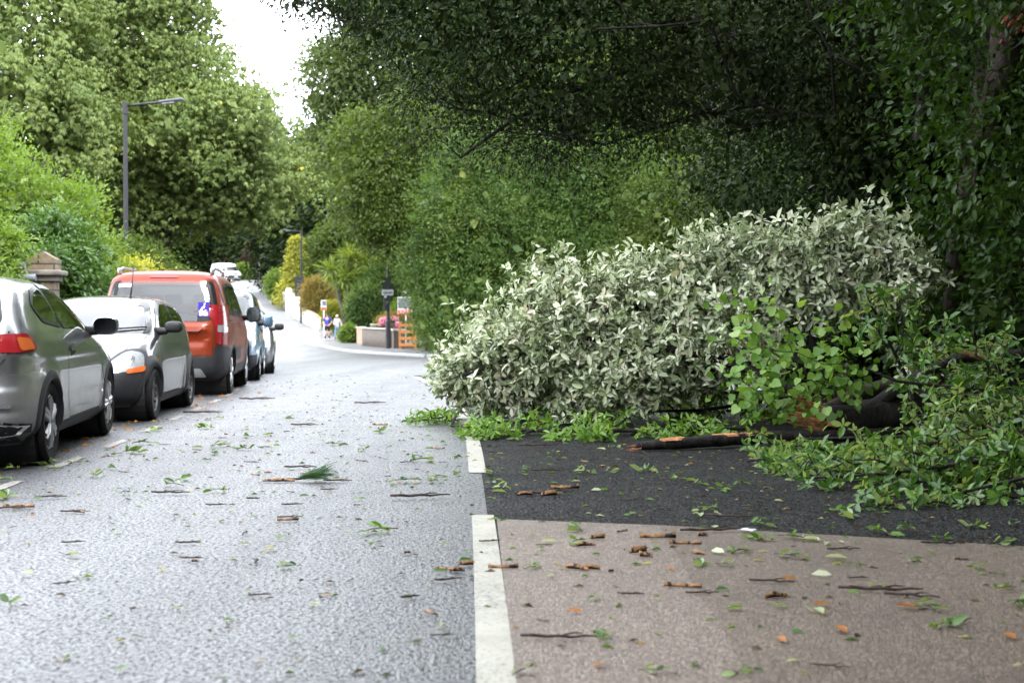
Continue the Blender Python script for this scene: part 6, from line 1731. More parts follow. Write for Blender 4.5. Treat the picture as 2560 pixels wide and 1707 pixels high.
# more trees to close the sky behind the hedgerow
lt = [o for o in bpy.data.objects if o.name.startswith('leafy_tree')][0]
copy_tree(lt, (3.0, 82, gz(82)), 1.0, 1.15, 'green tree rising behind the pale hedgerow')
copy_tree(lt, (9.5, 76, gz(76)), 2.2, 1.2, 'green tree behind the deeper green hedgerow')
copy_tree(lt, (17, 72, gz(72)), 3.4, 1.3, 'green tree far right down the side road')
for x, y, lab in ((-1.5, 101, 'tall green tree behind the maple, its top hidden by the oak'), (6, 97, 'tall green tree second row behind the pale hedgerow'), (13.5, 92, 'tall green tree second row behind the deeper green hedgerow'), (22, 90, 'tall green tree farthest right in the second row')):
    copy_tree(lt, (x, y, gz(y)), x * .7, 1.75, lab)

# ------------------------------------------------------------------ lamp posts, sign posts, boards
def lamp_post(name, label, x, y, h, rz, arm, base_h=1.5, up=.10, r=.055):
    root = empty(name, (x, y, gz(y) + .1), rz); tag(root, label, 'lamp post', 'lamp posts')
    mb = MB(); mb.tube([(0, 0, -.1), (0, 0, base_h), (0, 0, base_h + .05), (0, 0, h - .25)], [r * 1.75, r * 1.75, r * 1.05, r * .9], 16); mb.build('column', M['black_metal'], root, True, 40)
    mb = MB(); mb.tube([(0, 0, h - .35), (0, 0, h)], r * 1.35, 14); mb.build('collar', M['black_metal'], root, True, 40)
    mb = MB(); mb.tube([(0, 0, h - .10), (arm * .62, 0, h - .10 + up)], r * .55, 10); mb.build('bracket_arm', M['black_metal'], root, True)
    rot = Matrix.Rotation(-math.atan2(up, arm * .6) * 1.2, 3, 'Y')
    mb = MB(); mb.box((arm * .80, 0, h - .10 + up * 1.35), (arm * .42, .24, .10), rot, bev=.045); la = mb.build('lantern', M['lamp_grey'], root, True, 40)
    mb = MB(); mb.box((arm * .76, 0, h - .165 + up * 1.3), (arm * .22, .17, .05), rot, bev=.02); mb.build('lamp_glass', M['lamp_glass'], la, True, 40)
    return root
lamp_post('lamp_post', 'black lamp post before the horse chestnuts, its arm pointing over the road', -12.05, 45, 8.02, -.12, 1.85, r=.075)
L2 = lamp_post('lamp_post', 'black lamp post on the far pavement with a rectangular sign on it', -16.95, 116, 7.45, PI - .35, 1.6, r=.075)
sg = empty('road_sign', (-17.10, 115.8, gz(116) + .1), -.1); tag(sg, 'black back of a tall rectangular road sign on the second lamp post', 'road sign')
mb = MB(); mb.box((0, 0, 2.95), (.74, .03, 1.62), bev=.012); mb.build('sign_panel', M['sign_back'], sg)
for k in range(5):
    mb = MB(); mb.box((0, -.035, 2.25 + .35 * k), (.72, .035, .05)); mb.build('rail', M['black_metal'], sg)
mb = MB(); mb.box((.16, .06, 2.6), (.05, .10, .08)); mb.box((.16, .06, 3.3), (.05, .10, .08)); mb.build('clamp', M['lamp_grey'], sg)
L3 = lamp_post('lamp_post', 'black lamp post carrying a triangular sign back at the corner', -6.85, 79.7, 7.6, PI - .3, 1.4, r=.085)
sg = empty('warning_sign', (-6.87, 79.55, gz(79.7) + .1), 0); tag(sg, 'dark back of a triangular warning sign with a grey plate below', 'road sign')
mb = MB(); mb.prism([(-.33, 3.32), (.33, 3.32), (.345, 3.36), (.02, 3.95), (-.02, 3.95), (-.345, 3.36)], 'y', -.03, -.005); mb.build('triangle', M['sign_back'], sg)
mb = MB(); mb.box((0, -.015, 3.10), (.64, .025, .32), bev=.012); mb.build('plate', M['sign_grey'], sg)
mb = MB(); mb.box((0, -.055, 3.45), (.5, .05, .05)); mb.box((0, -.055, 3.10), (.5, .05, .04)); mb.build('rail', M['black_metal'], sg)
jb = empty('junction_box', (-6.98, 79.6, gz(79.7) + .1)); tag(jb, 'black control box strapped to the corner lamp post', 'control box')
mb = MB(); mb.box((0, -.05, 2.45), (.20, .16, .72), bev=.03); mb.build('box_body', M['black_metal'], jb)
mb = MB(); mb.lathe([(.001, .0), (.07, .0), (.07, .05), (.04, .09), (.001, .10)], 'z', (0, -.05, 2.82), 12); mb.build('sensor', M['sign_grey'], jb, True, 40)
def text_mesh(name, body, size, mat, parent, loc, depth=.004):
    cu = bpy.data.curves.new(name, 'FONT'); cu.body = body; cu.size = size; cu.extrude = depth; cu.align_x = 'CENTER'; cu.align_y = 'CENTER'
    o = bpy.data.objects.new(name, cu); COL.objects.link(o)
    dg = bpy.context.evaluated_depsgraph_get(); me = bpy.data.meshes.new_from_object(o.evaluated_get(dg)); bpy.data.objects.remove(o); bpy.data.curves.remove(cu)
    q = link_mesh(name, me, mat, parent); q.location = loc; q.rotation_euler = (R(90), 0, 0)
    return q
sb = empty('sold_board', (-6.30, 84, gz(86) + .1), -.05); tag(sb, 'estate agent board with a red SOLD strip, half hidden by the corner bush', 'sign board')
mb = MB(); mb.box((.10, .03, 1.6), (.07, .05, 3.2)); mb.build('post', M['board_white'], sb)
mb = MB(); mb.box((.05, -.01, 2.38), (.84, .02, .98)); mb.build('board', M['board_white'], sb)
mb = MB(); mb.box((.05, -.024, 2.52), (.78, .008, .62)); mb.build('picture_panel', M['board_photo'], sb)
mb = MB(); mb.box((.05, -.024, 2.02), (.78, .008, .24)); st_ = mb.build('red_strip', M['board_red'], sb)
text_mesh('sold_lettering', 'SOLD', .25, M['board_white'], st_, (.05, -.030, 2.02))
mb = MB(); mb.box((.10, 0, 3.0), (.36, .05, .20)); mb.build('finial', M['black_metal'], sb)
sb = empty('sale_board', (-13.2, 101, gz(101) + .1), -.1); tag(sb, 'small white sale board with red lower strip behind the white wall', 'sign board')
mb = MB(); mb.box((0, .03, 1.25), (.06, .05, 2.5)); mb.build('post', M['board_white'], sb)
mb = MB(); mb.box((0, -.01, 2.2), (.38, .02, .64)); mb.build('board', M['board_white'], sb)
mb = MB(); mb.box((.03, -.024, 2.30), (.28, .008, .32)); mb.build('picture_panel', M['board_photo'], sb)
mb = MB(); mb.box((0, -.024, 1.94), (.35, .008, .14)); mb.build('red_strip', M['board_red'], sb)

# ------------------------------------------------------------------ two people walking towards us on the far pavement
M['skin'] = mat_plain('skin', (.50, .27, .19), .55, var=.08)
M['shirt'] = mat_plain('blue_shirt', (.025, .05, .30), .8, var=.15)
M['black_cloth'] = mat_plain('black_cloth', (.014, .014, .016), .8)
M['white_shoe'] = mat_plain('white_shoes', (.62, .60, .57), .6, var=.1)
M['pale_jacket'] = mat_plain('pale_grey_jacket', (.48, .49, .50), .75, var=.12)
M['jeans'] = mat_plain('blue_jeans', (.14, .22, .34), .85, var=.2)
M['white_hair'] = mat_plain('white_hair', (.60, .59, .56), .7, var=.1)
M['dark_hair'] = mat_plain('dark_cap', (.03, .03, .035), .7)
M['eye'] = mat_plain('eye', (.02, .015, .012), .2)
def skin(name, chains, mat, parent, sub=2):
    """a continuous skinned figure: chains of (point, radius); points within 1 mm are the same joint"""
    V, E, Rr = [], [], []
    def vid(p, r):
        for i, q in enumerate(V):
            if (Vector(p) - q).length < .001: return i
        V.append(Vector(p)); Rr.append(r); return len(V) - 1
    for ch in chains:
        ids = [vid(p, r) for p, r in ch]
        for a, b in zip(ids[:-1], ids[1:]): E.append((a, b))
    me = bpy.data.meshes.new(name); me.from_pydata([tuple(v) for v in V], E, [])
    o = bpy.data.objects.new(name, me); COL.objects.link(o)
    sk = o.modifiers.new('skin', 'SKIN'); sk.use_smooth_shade = True
    for i, s in enumerate(me.skin_vertices[0].data):
        r = Rr[i]; s.radius = r if hasattr(r, '__len__') else (r, r); s.use_root = (i == 0)
    ss_ = o.modifiers.new('sub', 'SUBSURF'); ss_.levels = sub; ss_.render_levels = sub
    dg = bpy.context.evaluated_depsgraph_get()
    m2 = bpy.data.meshes.new_from_object(o.evaluated_get(dg)); m2.name = name
    bpy.data.objects.remove(o); bpy.data.meshes.remove(me)
    m2.materials.clear()
    m2.polygons.foreach_set('use_smooth', np.ones(len(m2.polygons), dtype=bool))
    return link_mesh(name, m2, mat, parent)
def person(label, loc, rz, H, top_mat, leg_mat, leg_from, shoe_mat, hair_mat, female, armL, armR, stride, bare_arm, sock=None, hood=False):
    """facing -y; H = height; arms given as elbow and wrist offsets from the shoulder"""
    root = empty('person', loc, rz); tag(root, label, 'person', 'walkers on the far pavement')
    k = H / 1.76; S = lambda x, y, z: Vector((x, y, z)) * k
    sw = .185 if not female else .165
    hip = [S(-.09, 0, .90), S(.09, 0, .90)]
    feet = [S(-.10, -stride, .07), S(.10, stride, .09 if stride else .07)]
    knee = [S(-.10, -stride * .75 - .02, .50), S(.10, stride * .35 - .03, .49)]
    pel, bel, che, nk, hd_ = S(0, 0, .96), S(0, .01, 1.12), S(0, .0, 1.34), S(0, 0, 1.50), S(0, -.015, 1.60)
    sh = [S(-sw, 0, 1.43), S(sw, 0, 1.43)]
    el = [sh[0] + S(*armL[0]), sh[1] + S(*armR[0])]; wr = [sh[0] + S(*armL[1]), sh[1] + S(*armR[1])]
    ch = [[(pel, (.15 * k, .11 * k)), (bel, (.135 * k, .105 * k)), (che, (.16 * k, .115 * k)), (nk, .055 * k), (hd_, (.075 * k, .09 * k)), (S(0, -.01, 1.69), (.07 * k, .085 * k))]]
    for i in (0, 1):
        ch.append([(pel, .14 * k), (hip[i], .088 * k), (knee[i], .056 * k), (feet[i], .042 * k), (feet[i] + S(0, -.13, -.045), .032 * k)])
        hand = (wr[i] - el[i]).normalized()
        ch.append([(che, .15 * k), (sh[i], .058 * k), (el[i], .042 * k), (wr[i], .027 * k), (wr[i] + hand * .07 * k, (.036 * k, .018 * k))])
        palm = wr[i] + hand * .07 * k; side = hand.cross(Vector((1, 0, 0))).normalized()
        for j, (off, ln) in enumerate(((-.027, .07), (-.009, .085), (.009, .08), (.027, .062))):
            b0 = palm + side * off * k + hand * .012 * k; b1 = b0 + hand * ln * .5 * k; b2 = b1 + (hand * .8 + Vector((0, -.5, -.2))).normalized() * ln * .5 * k
            ch.append([(palm, .03 * k), (b0, .010 * k), (b1, .009 * k), (b2, .008 * k)])
        t0 = wr[i] + hand * .03 * k - side * .03 * k
        ch.append([(palm, .03 * k), (t0, .012 * k), (t0 - side * .02 * k + hand * .04 * k, .010 * k)])
    body = skin('body', ch, M['skin'], root)
    f = MB()
    for s in (-1, 1): f.lathe([(.001, -.006), (.010, -.003), (.012, 0), (.001, .004)], 'y', S(s * .032, -.098, 1.625), 10)
    f.build('eyes', M['eye'], root, True)
    f = MB(); f.tube([S(0, -.085, 1.625), S(0, -.115, 1.585), S(0, -.095, 1.575)], [.008 * k, .015 * k, .010 * k], 8); f.build('nose', M['skin'], root, True)
    f = MB(); f.tube([S(-.025, -.095, 1.545), S(0, -.103, 1.543), S(.025, -.095, 1.545)], [.004, .008, .004], 6); f.build('mouth', M['lens_red'], root, True)
    f = MB()
    for s in (-1, 1): f.box(S(s * .082, .0, 1.61), (.02 * k, .04 * k, .06 * k), bev=.008)
    f.build('ears', M['skin'], root, True)
    # clothes
    tor = [[(S(0, 0, .90), (.165 * k, .125 * k)), (bel, (.152 * k, .122 * k)), (che, (.178 * k, .132 * k)), (S(0, 0, 1.46), (.085 * k, .075 * k))]]
    for i in (0, 1):
        if bare_arm: tor.append([(che, .17 * k), (sh[i], .074 * k), (sh[i].lerp(el[i], .75), .064 * k)])
        else: tor.append([(che, .17 * k), (sh[i], .076 * k), (el[i], .060 * k), (wr[i], .042 * k)])
    skin('jacket' if not bare_arm else 'shirt', tor, top_mat, root)
    lg = []
    for i in (0, 1):
        end = knee[i].lerp(hip[i], .15) if leg_from == 'shorts' else feet[i] + S(0, 0, .05)
        if leg_from == 'shorts': lg.append([(pel, (.16 * k, .125 * k)), (hip[i] + S(0, 0, -.02), .105 * k), (end, .092 * k)])
        else: lg.append([(pel, (.16 * k, .125 * k)), (hip[i], .10 * k), (knee[i], .070 * k), (end, .056 * k)])
    skin('shorts' if leg_from == 'shorts' else 'trousers', lg, leg_mat, root)
    for i in (0, 1):
        if sock: skin('sock', [[(feet[i].lerp(knee[i], .55), .058 * k), (feet[i].lerp(knee[i], .25), .054 * k), (feet[i], .050 * k)]], sock, root)
        skin('shoe', [[(feet[i] + S(0, .05, -.02), .046 * k), (feet[i] + S(0, -.02, -.03), .048 * k), (feet[i] + S(0, -.12, -.042), (.046 * k, .030 * k)), (feet[i] + S(0, -.17, -.05), (.040 * k, .022 * k))]], shoe_mat, root)
    # hair or cap
    bm = bmesh.new(); bmesh.ops.create_uvsphere(bm, u_segments=18, v_segments=12, radius=1)
    for v in list(bm.verts):
        x, y, z = v.co
        v.co = S(0, .008, 1.655) + Vector((x * .098 * k, y * .112 * k, z * .105 * k))
    cut = [f_ for f_ in bm.faces if (f_.calc_center_median() - S(0, 0, 1.655)).y < -.04 * k and f_.calc_center_median().z < 1.665 * k or f_.calc_center_median().z < (1.50 if female else 1.60) * k]
    bmesh.ops.delete(bm, geom=cut, context='FACES')
    if not female:
        pass
    me = bpy.data.meshes.new('hair'); bm.to_mesh(me); bm.free(); me.polygons.foreach_set('use_smooth', np.ones(len(me.polygons), dtype=bool))
    link_mesh('hair' if female else 'cap', me, hair_mat, root)
    if not female:
        f = MB(); f.prism([(-.075 * k, -.07 * k), (.075 * k, -.07 * k), (.06 * k, -.17 * k), (0, -.185 * k), (-.06 * k, -.17 * k)], 'z', 1.668 * k, 1.68 * k); f.build('cap_peak', hair_mat, root)
    else:
        skin('collar', [[(S(-.07, .01, 1.48), .038), (S(0, .05, 1.51), .042), (S(.07, .01, 1.48), .038)]], top_mat, root)
    return root
yp = 95.5
person('man in blue T-shirt, black shorts, long black socks and dark cap walking towards us', (-12.25, yp, gz(yp) + .112), -.12, 1.78, M['shirt'], M['black_cloth'], 'shorts', M['white_shoe'], M['dark_hair'], False,
       ((-.10, .03, -.27), (.02, -.12, -.45)), ((.10, .04, -.27), (.02, -.14, -.43)), .14, True, M['black_cloth'])
person('white haired woman in pale grey jacket, blue jeans and black boots walking beside the man', (-11.62, yp + .2, gz(yp) + .112), -.12, 1.66, M['pale_jacket'], M['jeans'], 'long', M['black_cloth'], M['white_hair'], True,
       ((-.09, .02, -.27), (.06, -.20, -.36)), ((.12, .05, -.27), (.17, -.03, -.52)), .17, False, M['black_cloth'])
# ------------------------------------------------------------------ storm debris on the road
random.seed(7)
M['torn_chip'] = mat_bark('torn_wood_chip', (.33, .18, .085), .7, 30, .5)
M['twig_wood'] = mat_bark('wet_twig', (.045, .028, .022), .5, 20, .5)
M['dead_leaf'] = mat_leaf('dead_leaves', [(0, (.22, .08, .02)), (.5, (.40, .15, .03)), (1, (.50, .30, .06))])
M['pale_leaf'] = mat_leaf('pale_torn_leaves', [(0, (.30, .38, .16)), (.5, (.45, .50, .30)), (1, (.60, .62, .48))])
M['needles'] = mat_leaf('pine_needles', [(0, (.03, .075, .03)), (.5, (.05, .12, .045)), (1, (.09, .16, .05))], rough=.35)
M['feather'] = mat_plain('white_feather', (.80, .80, .82), .7, var=.05)
def sprig_mesh(seed, n, size, kind='oval', mats=('glossy', 'twig_wood')):
    rg = np.random.default_rng(seed)
    L_ = size * (1.0 + .5 * rg.random())
    st = [Vector((L_ * (t - .5), .04 * L_ * math.sin(t * 4 + seed), .012 + .012 * math.sin(t * 3))) for t in np.linspace(0, 1, 6)]
    pos = np.array([tuple(st[1 + i % 5]) for i in range(n)]) + rg.normal(size=(n, 3)) * .006
    ax = np.stack([rg.uniform(-.2, 1.0, n), rg.uniform(-1, 1, n), rg.uniform(-.05, .28, n)], 1)
    nr = np.array([0, 0, 1.]) + rg.normal(size=(n, 3)) * .5; nr[rg.random(n) < .2] *= -1
    V, F, r = leaves(rg, pos, ax, nr, size * .5, kind, .44)
    V[:, 2] = np.maximum(V[:, 2], .003)
    nf = sum(len(f) for f in F)
    mb = MB(); mb.tube(st, [.0035] * 5 + [.0015], 5)
    b = len(V); V = np.concatenate([V, np.array([tuple(v) for v in mb.v])]); r = np.concatenate([r, np.zeros(len(mb.v))])
    quads = np.array([f for f in mb.f if len(f) == 4]) + b
    me = np_mesh('leaf_sprig', V, list(F) + [quads], r)
    me.materials.append(M[mats[0]]); me.materials.append(M[mats[1]])
    idx = np.zeros(len(me.polygons), np.int32); idx[nf:] = 1; me.polygons.foreach_set('material_index', idx)
    return me
def twig_mesh(seed, L_, r, mat='twig_wood', fork=True):
    rg = random.Random(seed); mb = MB()
    pts = [Vector((L_ * (t - .5), L_ * rg.uniform(-.05, .05), r + .004 + L_ * rg.uniform(0, .03))) for t in np.linspace(0, 1, 7)]
    mb.tube(pts, [r * x for x in (.8, 1, .95, .9, .8, .65, .35)], 7)
    if fork: mb.tube([pts[3], pts[3] + Vector((L_ * .16, L_ * .12, .004)), pts[3] + Vector((L_ * .30, L_ * .2, .0))], [r * .6, r * .45, r * .2], 5)
    o = mb.build('twig', M[mat], None, True); me = o.data; bpy.data.objects.remove(o); return me
def chip_mesh(seed, L_, w):
    """a splinter: dark bark below, pale torn wood above, ragged pointed ends"""
    rg = random.Random(seed); V = []; n = 9; cy = 0
    for i in range(n + 1):
        t = i / n; ww = w * max(.06, math.sin(PI * t) ** .6) * rg.uniform(.45, 1.2); cy += rg.uniform(-.2, .2) * w
        x = L_ * (t - .5) + rg.uniform(-.15, .15) * w; z = .004 + .012 * math.sin(PI * t * .8 + seed) ** 2 + rg.uniform(0, .004)
        V += [(x, cy - ww / 2, z - .002), (x + rg.uniform(-.01, .01), cy - ww * .1, z + .012 * rg.uniform(.5, 1.3)), (x, cy + ww / 2, z + rg.uniform(0, .006)), (x, cy, .001)]
    F_ = []
    for i in range(n):
        for k in range(4): F_.append((i * 4 + k, i * 4 + (k + 1) % 4, i * 4 + 4 + (k + 1) % 4, i * 4 + 4 + k))
    me = np_mesh('wood_chip', V, [np.array(F_)]); me.materials.append(M['torn_chip']); me.materials.append(M['twig_wood'])
    me.polygons.foreach_set('material_index', np.array([0 if (k % 4 in (0, 1) and rg.random() < .75) or k < 4 else 1 for k in range(len(F_))], np.int32) if seed % 3 else np.array([1 if k % 4 in (2, 3) or rg.random() < .3 else 0 for k in range(len(F_))], np.int32))
    return me
def leaf_mesh(seed, size, mat):
    rg = np.random.default_rng(seed)
    V, F, r = leaves(rg, np.array([[-size * .5, 0, .012]]), np.array([[1, 0, .05]]), np.array([[0, .2, 1.]]), size, 'oval', .46, sjit=0)
    V[:, 2] = np.maximum(V[:, 2] , .004); me = np_mesh('fallen_leaf', V, F, np.full(len(V), rg.random())); me.materials.append(M[mat]); return me
SPR = [sprig_mesh(i, n, s) for i, (n, s) in enumerate([(5, .15), (7, .17), (9, .19), (4, .13), (8, .16), (6, .20)])]
SPRP = [sprig_mesh(20 + i, n, s, mats=('lime', 'twig_wood')) for i, (n, s) in enumerate([(5, .16), (7, .18)])]
TWG = [twig_mesh(i, l, r) for i, (l, r) in enumerate([(.16, .006), (.24, .007), (.12, .008), (.34, .008)])]
CHP = [chip_mesh(i, l, w) for i, (l, w) in enumerate([(.12, .014), (.07, .017), (.17, .012), (.09, .011), (.13, .02), (.20, .011)])]
LFG = [leaf_mesh(i, s, m) for i, (s, m) in enumerate([(.085, 'glossy'), (.10, 'glossy'), (.075, 'glossy'), (.08, 'lime')])]
LFP = [leaf_mesh(9 + i, s, 'pale_leaf') for i, s in enumerate((.075, .09))]
LFD = [leaf_mesh(14 + i, s, 'dead_leaf') for i, s in enumerate((.075, .085))]
def zone(p):
    on_buff = p.x > cl(p.y) + .05 and p.y < 8.0 - .36 * max(0, p.x)
    if on_buff: return 'on the buff surfacing'
    if p.x > cl(p.y) + .05: return 'on the dark tarmac in front of the fallen branch'
    if p.x < cl(p.y) - 2.3: return 'on the tarmac close to the parked cars'
    if p.y < 9: return 'on the near wet tarmac left of the white line'
    return 'on the wet tarmac in the middle distance'
def drop(name, me, p, what, cat, plural, s=1.0, rz=None):
    o = bpy.data.objects.new(name, me); COL.objects.link(o)
    o.location = (p.x, p.y, gz(p.y) + .006); o.rotation_euler = (0, 0, random.uniform(0, 6.28) if rz is None else rz); o.scale = (s, s, s)
    z = zone(p)
    tag(o, what + ' ' + z, cat, plural + ' ' + z)
    return o
A_ = lambda x, y: (x * .5442, 1000 + y * .5442)
B_ = lambda x, y: (1100 + x * .6207, 1000 + y * .6207)
S1 = [A_(*q) for q in [(40, 325), (135, 305), (230, 290), (245, 322), (30, 375), (360, 295), (430, 355), (540, 255), (600, 245), (510, 320), (650, 205), (720, 142), (1000, 88), (970, 250), (1120, 230), (1130, 172), (1010, 215), (830, 372), (795, 400), (1000, 425), (30, 455), (570, 437),
      (1325, 778), (1535, 210), (1670, 238), (1930, 285), (1740, 150), (2100, 270), (1990, 380), (1860, 380), (40, 955), (1745, 612), (950, 132), (1330, 92), (2260, 345), (2270, 380), (2290, 420)]]
S2 = [B_(*q) for q in [(560, 530), (560, 580), (870, 612), (370, 685), (640, 955), (660, 975), (1280, 512), (1300, 570), (1430, 565), (1400, 640), (1660, 672), (1150, 675), (1210, 622), (1060, 675), (1920, 665), (2180, 690), (2240, 712), (2290, 770), (2330, 832), (2040, 920), (1760, 770), (1960, 848),
      (1780, 545), (1890, 537), (2020, 565), (2160, 520), (2310, 510), (2270, 590), (1060, 452), (1110, 442), (1040, 345), (830, 292), (620, 302), (690, 297), (720, 200), (1230, 352), (1600, 452), (1660, 480), (320, 1118), (860, 1108), (1220, 1118), (560, 300), (960, 330), (1150, 365), (340, 285)]]
for k, q in enumerate(S1 + S2):
    p = on_ground(*q)
    far_f = 1.0 if p.y > 7 else .72
    me = (SPRP[k % 2] if k % 7 == 3 else SPR[k % 6])
    drop('leaf_sprig', me, p, 'small green leaf sprig lying', 'leaf sprig', 'leaf sprigs', far_f * random.uniform(.55, .95))
L1 = [B_(*q) for q in [(1490, 862), (1530, 868), (1460, 565), (1500, 575), (1120, 470), (1050, 475), (630, 372), (440, 582), (1520, 575), (1560, 590), (1540, 722), (1600, 650), (1120, 627), (1010, 240), (890, 205), (650, 205)]]
for k, q in enumerate(L1): drop('fallen_leaf', LFP[k % 2], on_ground(*q), 'pale upturned leaf lying', 'leaf', 'pale leaves', random.uniform(.8, 1.2))
D1 = [B_(*q) for q in [(1540, 842), (2300, 972), (640, 1085), (1620, 945), (1410, 735), (930, 690), (1380, 985), (1885, 850), (545, 868)]]
for k, q in enumerate(D1): drop('dead_leaf', LFD[k % 2], on_ground(*q), 'curled orange dead leaf lying', 'leaf', 'dead leaves', random.uniform(.7, 1.1))
T1 = [(A_(35, 508), 3, .05, .8), (A_(1330, 548), 1, .2, .6), (A_(875, 740), 0, -.15, .75), (A_(2060, 840), 0, .35, .8), (A_(2030, 1098), 0, 0, .55), (A_(1930, 455), 3, .12, 1.1), (A_(1380, 318), 1, .05, 1.0), (A_(1340, 490), 0, .1, .8), (A_(330, 665), 0, .3, .7), (A_(290, 855), 0, .5, .6), (A_(990, 492), 0, 0, .8), (A_(1160, 462), 2, 0, .7), (A_(340, 523), 1, .05, .7),
      (A_(780, 437), 1, .05, 1), (A_(860, 668), 0, 0, .8), (A_(2250, 660), 0, .2, .7), (A_(230, 455), 1, .1, .8), (A_(1190, 910), 0, .1, .6), (A_(1640, 490), 2, .2, .4), (A_(1510, 420), 0, .2, .7), (A_(1550, 380), 1, 0, .8), (A_(930, 65), 3, .05, 1.3), (A_(1700, 20), 3, .1, 1.2), (A_(1180, 2), 3, .0, 1.4), (A_(1400, 122), 1, .0, 1.2),
      (B_(1090, 538), 3, .08, .95), (B_(1780, 782), 3, -.2, 1.0), (B_(1905, 805), 1, -.35, .9), (B_(1340, 745), 1, -.2, .8), (B_(770, 795), 0, -.2, .7), (B_(480, 975), 3, -.12, .8), (B_(1630, 612), 1, .1, .7), (B_(1690, 728), 0, 0, .6), (B_(2030, 590), 1, -.1, .9), (B_(1170, 480), 3, -.3, .8), (B_(430, 385), 3, .05, 1.0), (B_(400, 190), 3, .0, 1.0), (B_(1060, 790), 1, .1, .6), (B_(430, 292), 1, .05, 1)]
for q, k, rz, s in T1: drop('twig', TWG[k], on_ground(*q), 'dark broken twig lying', 'twig', 'twigs', s, rz)
C1 = [(B_(600, 690), 0, -.2, .85), (B_(555, 690), 1, -.5, .9), (B_(255, 685), 2, 0, .8), (B_(635, 565), 0, .1, .9), (B_(880, 562), 2, -.05, 1.1), (B_(990, 587), 2, -.1, .8), (B_(505, 362), 2, .1, 1.1), (B_(800, 622), 0, .4, 1.1), (B_(830, 640), 1, -.4, 1.0), (B_(980, 762), 2, -.2, .8), (B_(690, 700), 1, .6, .5), (B_(1360, 805), 1, .5, .9), (B_(1060, 555), 1, 0, .8), (B_(590, 595), 1, .3, .8),
      (A_(1320, 560), 2, .05, .7), (A_(2140, 767), 0, 0, .8), (A_(2105, 797), 1, 0, .8), (A_(80, 500), 2, .15, .9), (A_(890, 752), 1, 0, .5), (A_(1745, 118), 2, 0, .8), (A_(1870, 712), 1, .3, .5), (B_(440, 390), 0, .1, 1.2), (B_(340, 388), 0, .2, .9)]
for j, (q, k, rz, s) in enumerate(C1): drop('wood_chip', CHP[(k + 3 * (j % 2)) % 6], on_ground(*q), 'splintered orange wood chip lying', 'wood chip', 'wood chips', s, rz)
# smaller litter one can still count: single leaves and thin twigs, thicker near the fallen branch
rg = random.Random(99)
for k in range(230):
    while True:
        x, y = rg.uniform(-3.2, 3.2), 4.6 + 17 * rg.random() ** 1.2
        dens = .25 + .75 * math.exp(-((y - 11.5) / 4.5) ** 2) * (1.0 if x > -.6 else .55)
        if rg.random() < dens and not (x > cl(y) + .3 and y > 13.2) and abs(x) < .36 * y: break
    p = Vector((x + cl(y) * .6, y, 0))
    c = rg.random()
    if c < .45: drop('fallen_leaf', LFG[k % 4], p, 'single green leaf lying', 'leaf', 'single green leaves', rg.uniform(.45, 1.0))
    elif c < .58: drop('fallen_leaf', LFP[k % 2], p, 'pale upturned leaf lying', 'leaf', 'pale leaves', rg.uniform(.5, 1.0))
    elif c < .88: drop('twig', TWG[k % 3], p, 'dark broken twig lying', 'twig', 'twigs', rg.uniform(.3, .7), rg.gauss(0, 1.0))
    else: drop('wood_chip', CHP[k % 6], p, 'splintered orange wood chip lying', 'wood chip', 'wood chips', rg.uniform(.25, .6), rg.gauss(0, .9))
# crumbs of leaf and bark too small to count
rng = np.random.default_rng(17); n = 5200
y = 4.5 + 26 * rng.random(n) ** 1.25; x = rng.uniform(-4.2, 3.6, n)
keep = rng.random(n) < .22 + .78 * np.exp(-((y - 11.5) / 5) ** 2) * np.where(x > -1, 1, .6)
x, y = x[keep], y[keep]; n = len(x)
pos = np.stack([x, y, np.interp(y, _ys, _zt) + .008], 1)
V = leaves(rng, pos, np.concatenate([rng.normal(size=(n, 2)) * np.array([1, .5]), np.zeros((n, 1))], 1), np.array([0, 0, 1.]) + rng.normal(size=(n, 3)) * .3, .035, 'plain', .4, sjit=.5)
V[0][:, 2] = np.maximum(V[0][:, 2], np.repeat(np.interp(y, _ys, _zt) + .005, 4))
M['crumbs'] = mat_leaf('leaf_crumbs', [(0, (.05, .03, .02)), (.35, (.09, .05, .03)), (.45, (.06, .13, .02)), (.75, (.13, .22, .04)), (.85, (.32, .18, .08)), (1, (.5, .52, .36))], nmix=0)
lo = link_mesh('leaf_litter', np_mesh('leaf_litter', *V), M['crumbs']); tag(lo, 'scattered crumbs of leaf and bark over the wet road', 'leaf litter', None, 'stuff')
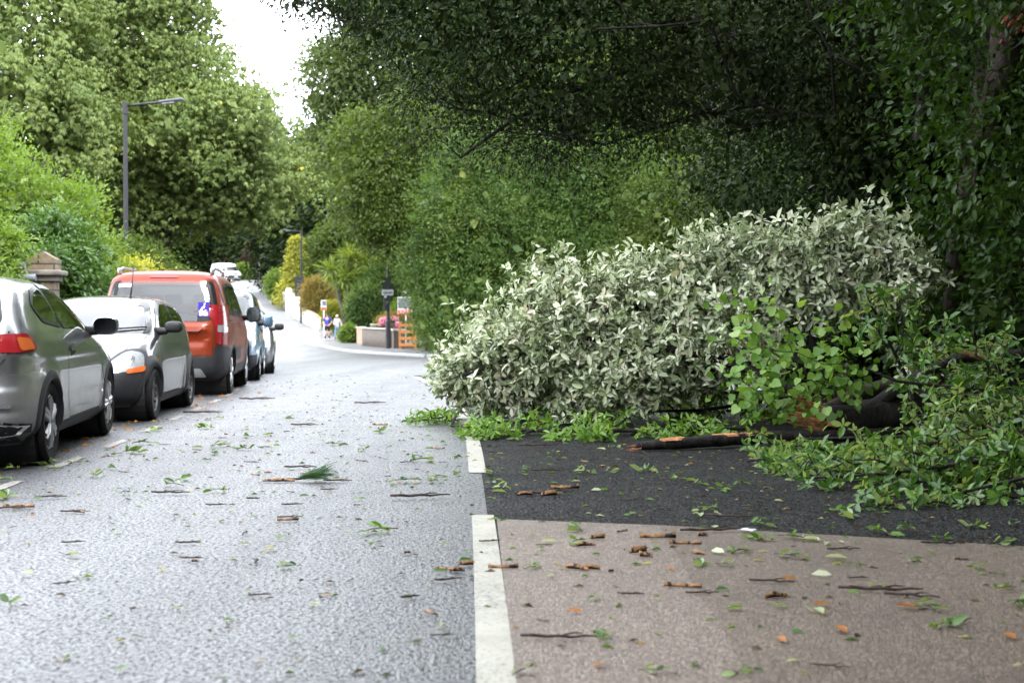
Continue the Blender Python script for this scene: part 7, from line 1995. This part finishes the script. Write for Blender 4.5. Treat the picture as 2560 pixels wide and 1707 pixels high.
# reddish drift of leaves in the gutter under the cars
n = 1800; y = rng.uniform(12, 30, n); x = np.interp(y, _ys, _ct) - np.interp(y, _ys, _bt) + np.abs(rng.normal(size=n)) * .8 + .05
pos = np.stack([x, y, np.interp(y, _ys, _zt) + .01], 1)
V = leaves(rng, pos, np.concatenate([rng.normal(size=(n, 2)), np.zeros((n, 1))], 1), np.array([0, 0, 1.]) + rng.normal(size=(n, 3)) * .5, .06, 'plain', .5)
lo = link_mesh('leaf_drift', np_mesh('leaf_drift', *V), M['dead_leaf']); tag(lo, 'drift of brown leaves in the gutter under the parked cars', 'leaf litter', None, 'stuff')
# pine sprig with its pale torn heel
p = on_ground(745, 1205); pn = empty('pine_sprig', (p.x, p.y, .005), .06); pn.scale = (.8, .8, .8); tag(pn, 'green pine sprig with long needles and pale torn heel lying on wet tarmac', 'pine sprig')
rng = np.random.default_rng(23); n = 240
pos = np.stack([rng.uniform(-.02, .12, n), rng.normal(size=n) * .012, .02 + rng.random(n) * .02], 1)
ax = np.stack([rng.uniform(.7, 1, n), rng.normal(size=n) * .3, rng.uniform(-.05, .5, n)], 1)
V = leaves(rng, pos, ax, rand_dirs(rng, n), .20, 'lance', .022); V[0][:, 2] = np.maximum(V[0][:, 2], .002)
link_mesh('needles', np_mesh('needles', *V), M['needles'], pn)
mb = MB(); mb.tube([(-.12, .0, .015), (0, 0, .02), (.14, 0, .03)], [.012, .010, .005], 7); mb.build('stem', M['twig_wood'], pn, True)
hc = bpy.data.objects.new('torn_heel', chip_mesh(41, .26, .05)); COL.objects.link(hc); hc.parent = pn; hc.location = (-.16, -.01, 0)
# white feather
p = on_ground(*B_(1215, 535)); ft = empty('feather', (p.x, p.y, .006), -.7); tag(ft, 'small white feather at the edge of the buff surfacing', 'feather')
V = leaves(rng, np.stack([np.linspace(0, .07, 60), np.zeros(60), np.full(60, .012)], 1), np.stack([np.full(60, .7), np.where(np.arange(60) % 2, 1., -1.), np.full(60, .3)], 1), np.array([[0, 0, 1.]]) + rng.normal(size=(60, 3)) * .3, .028, 'lance', .18)
link_mesh('vane', np_mesh('vane', *V), M['feather'], ft)
mb = MB(); mb.tube([(-.02, 0, .008), (.09, 0, .016)], [.0012, .0006], 5); mb.build('quill', M['feather'], ft)
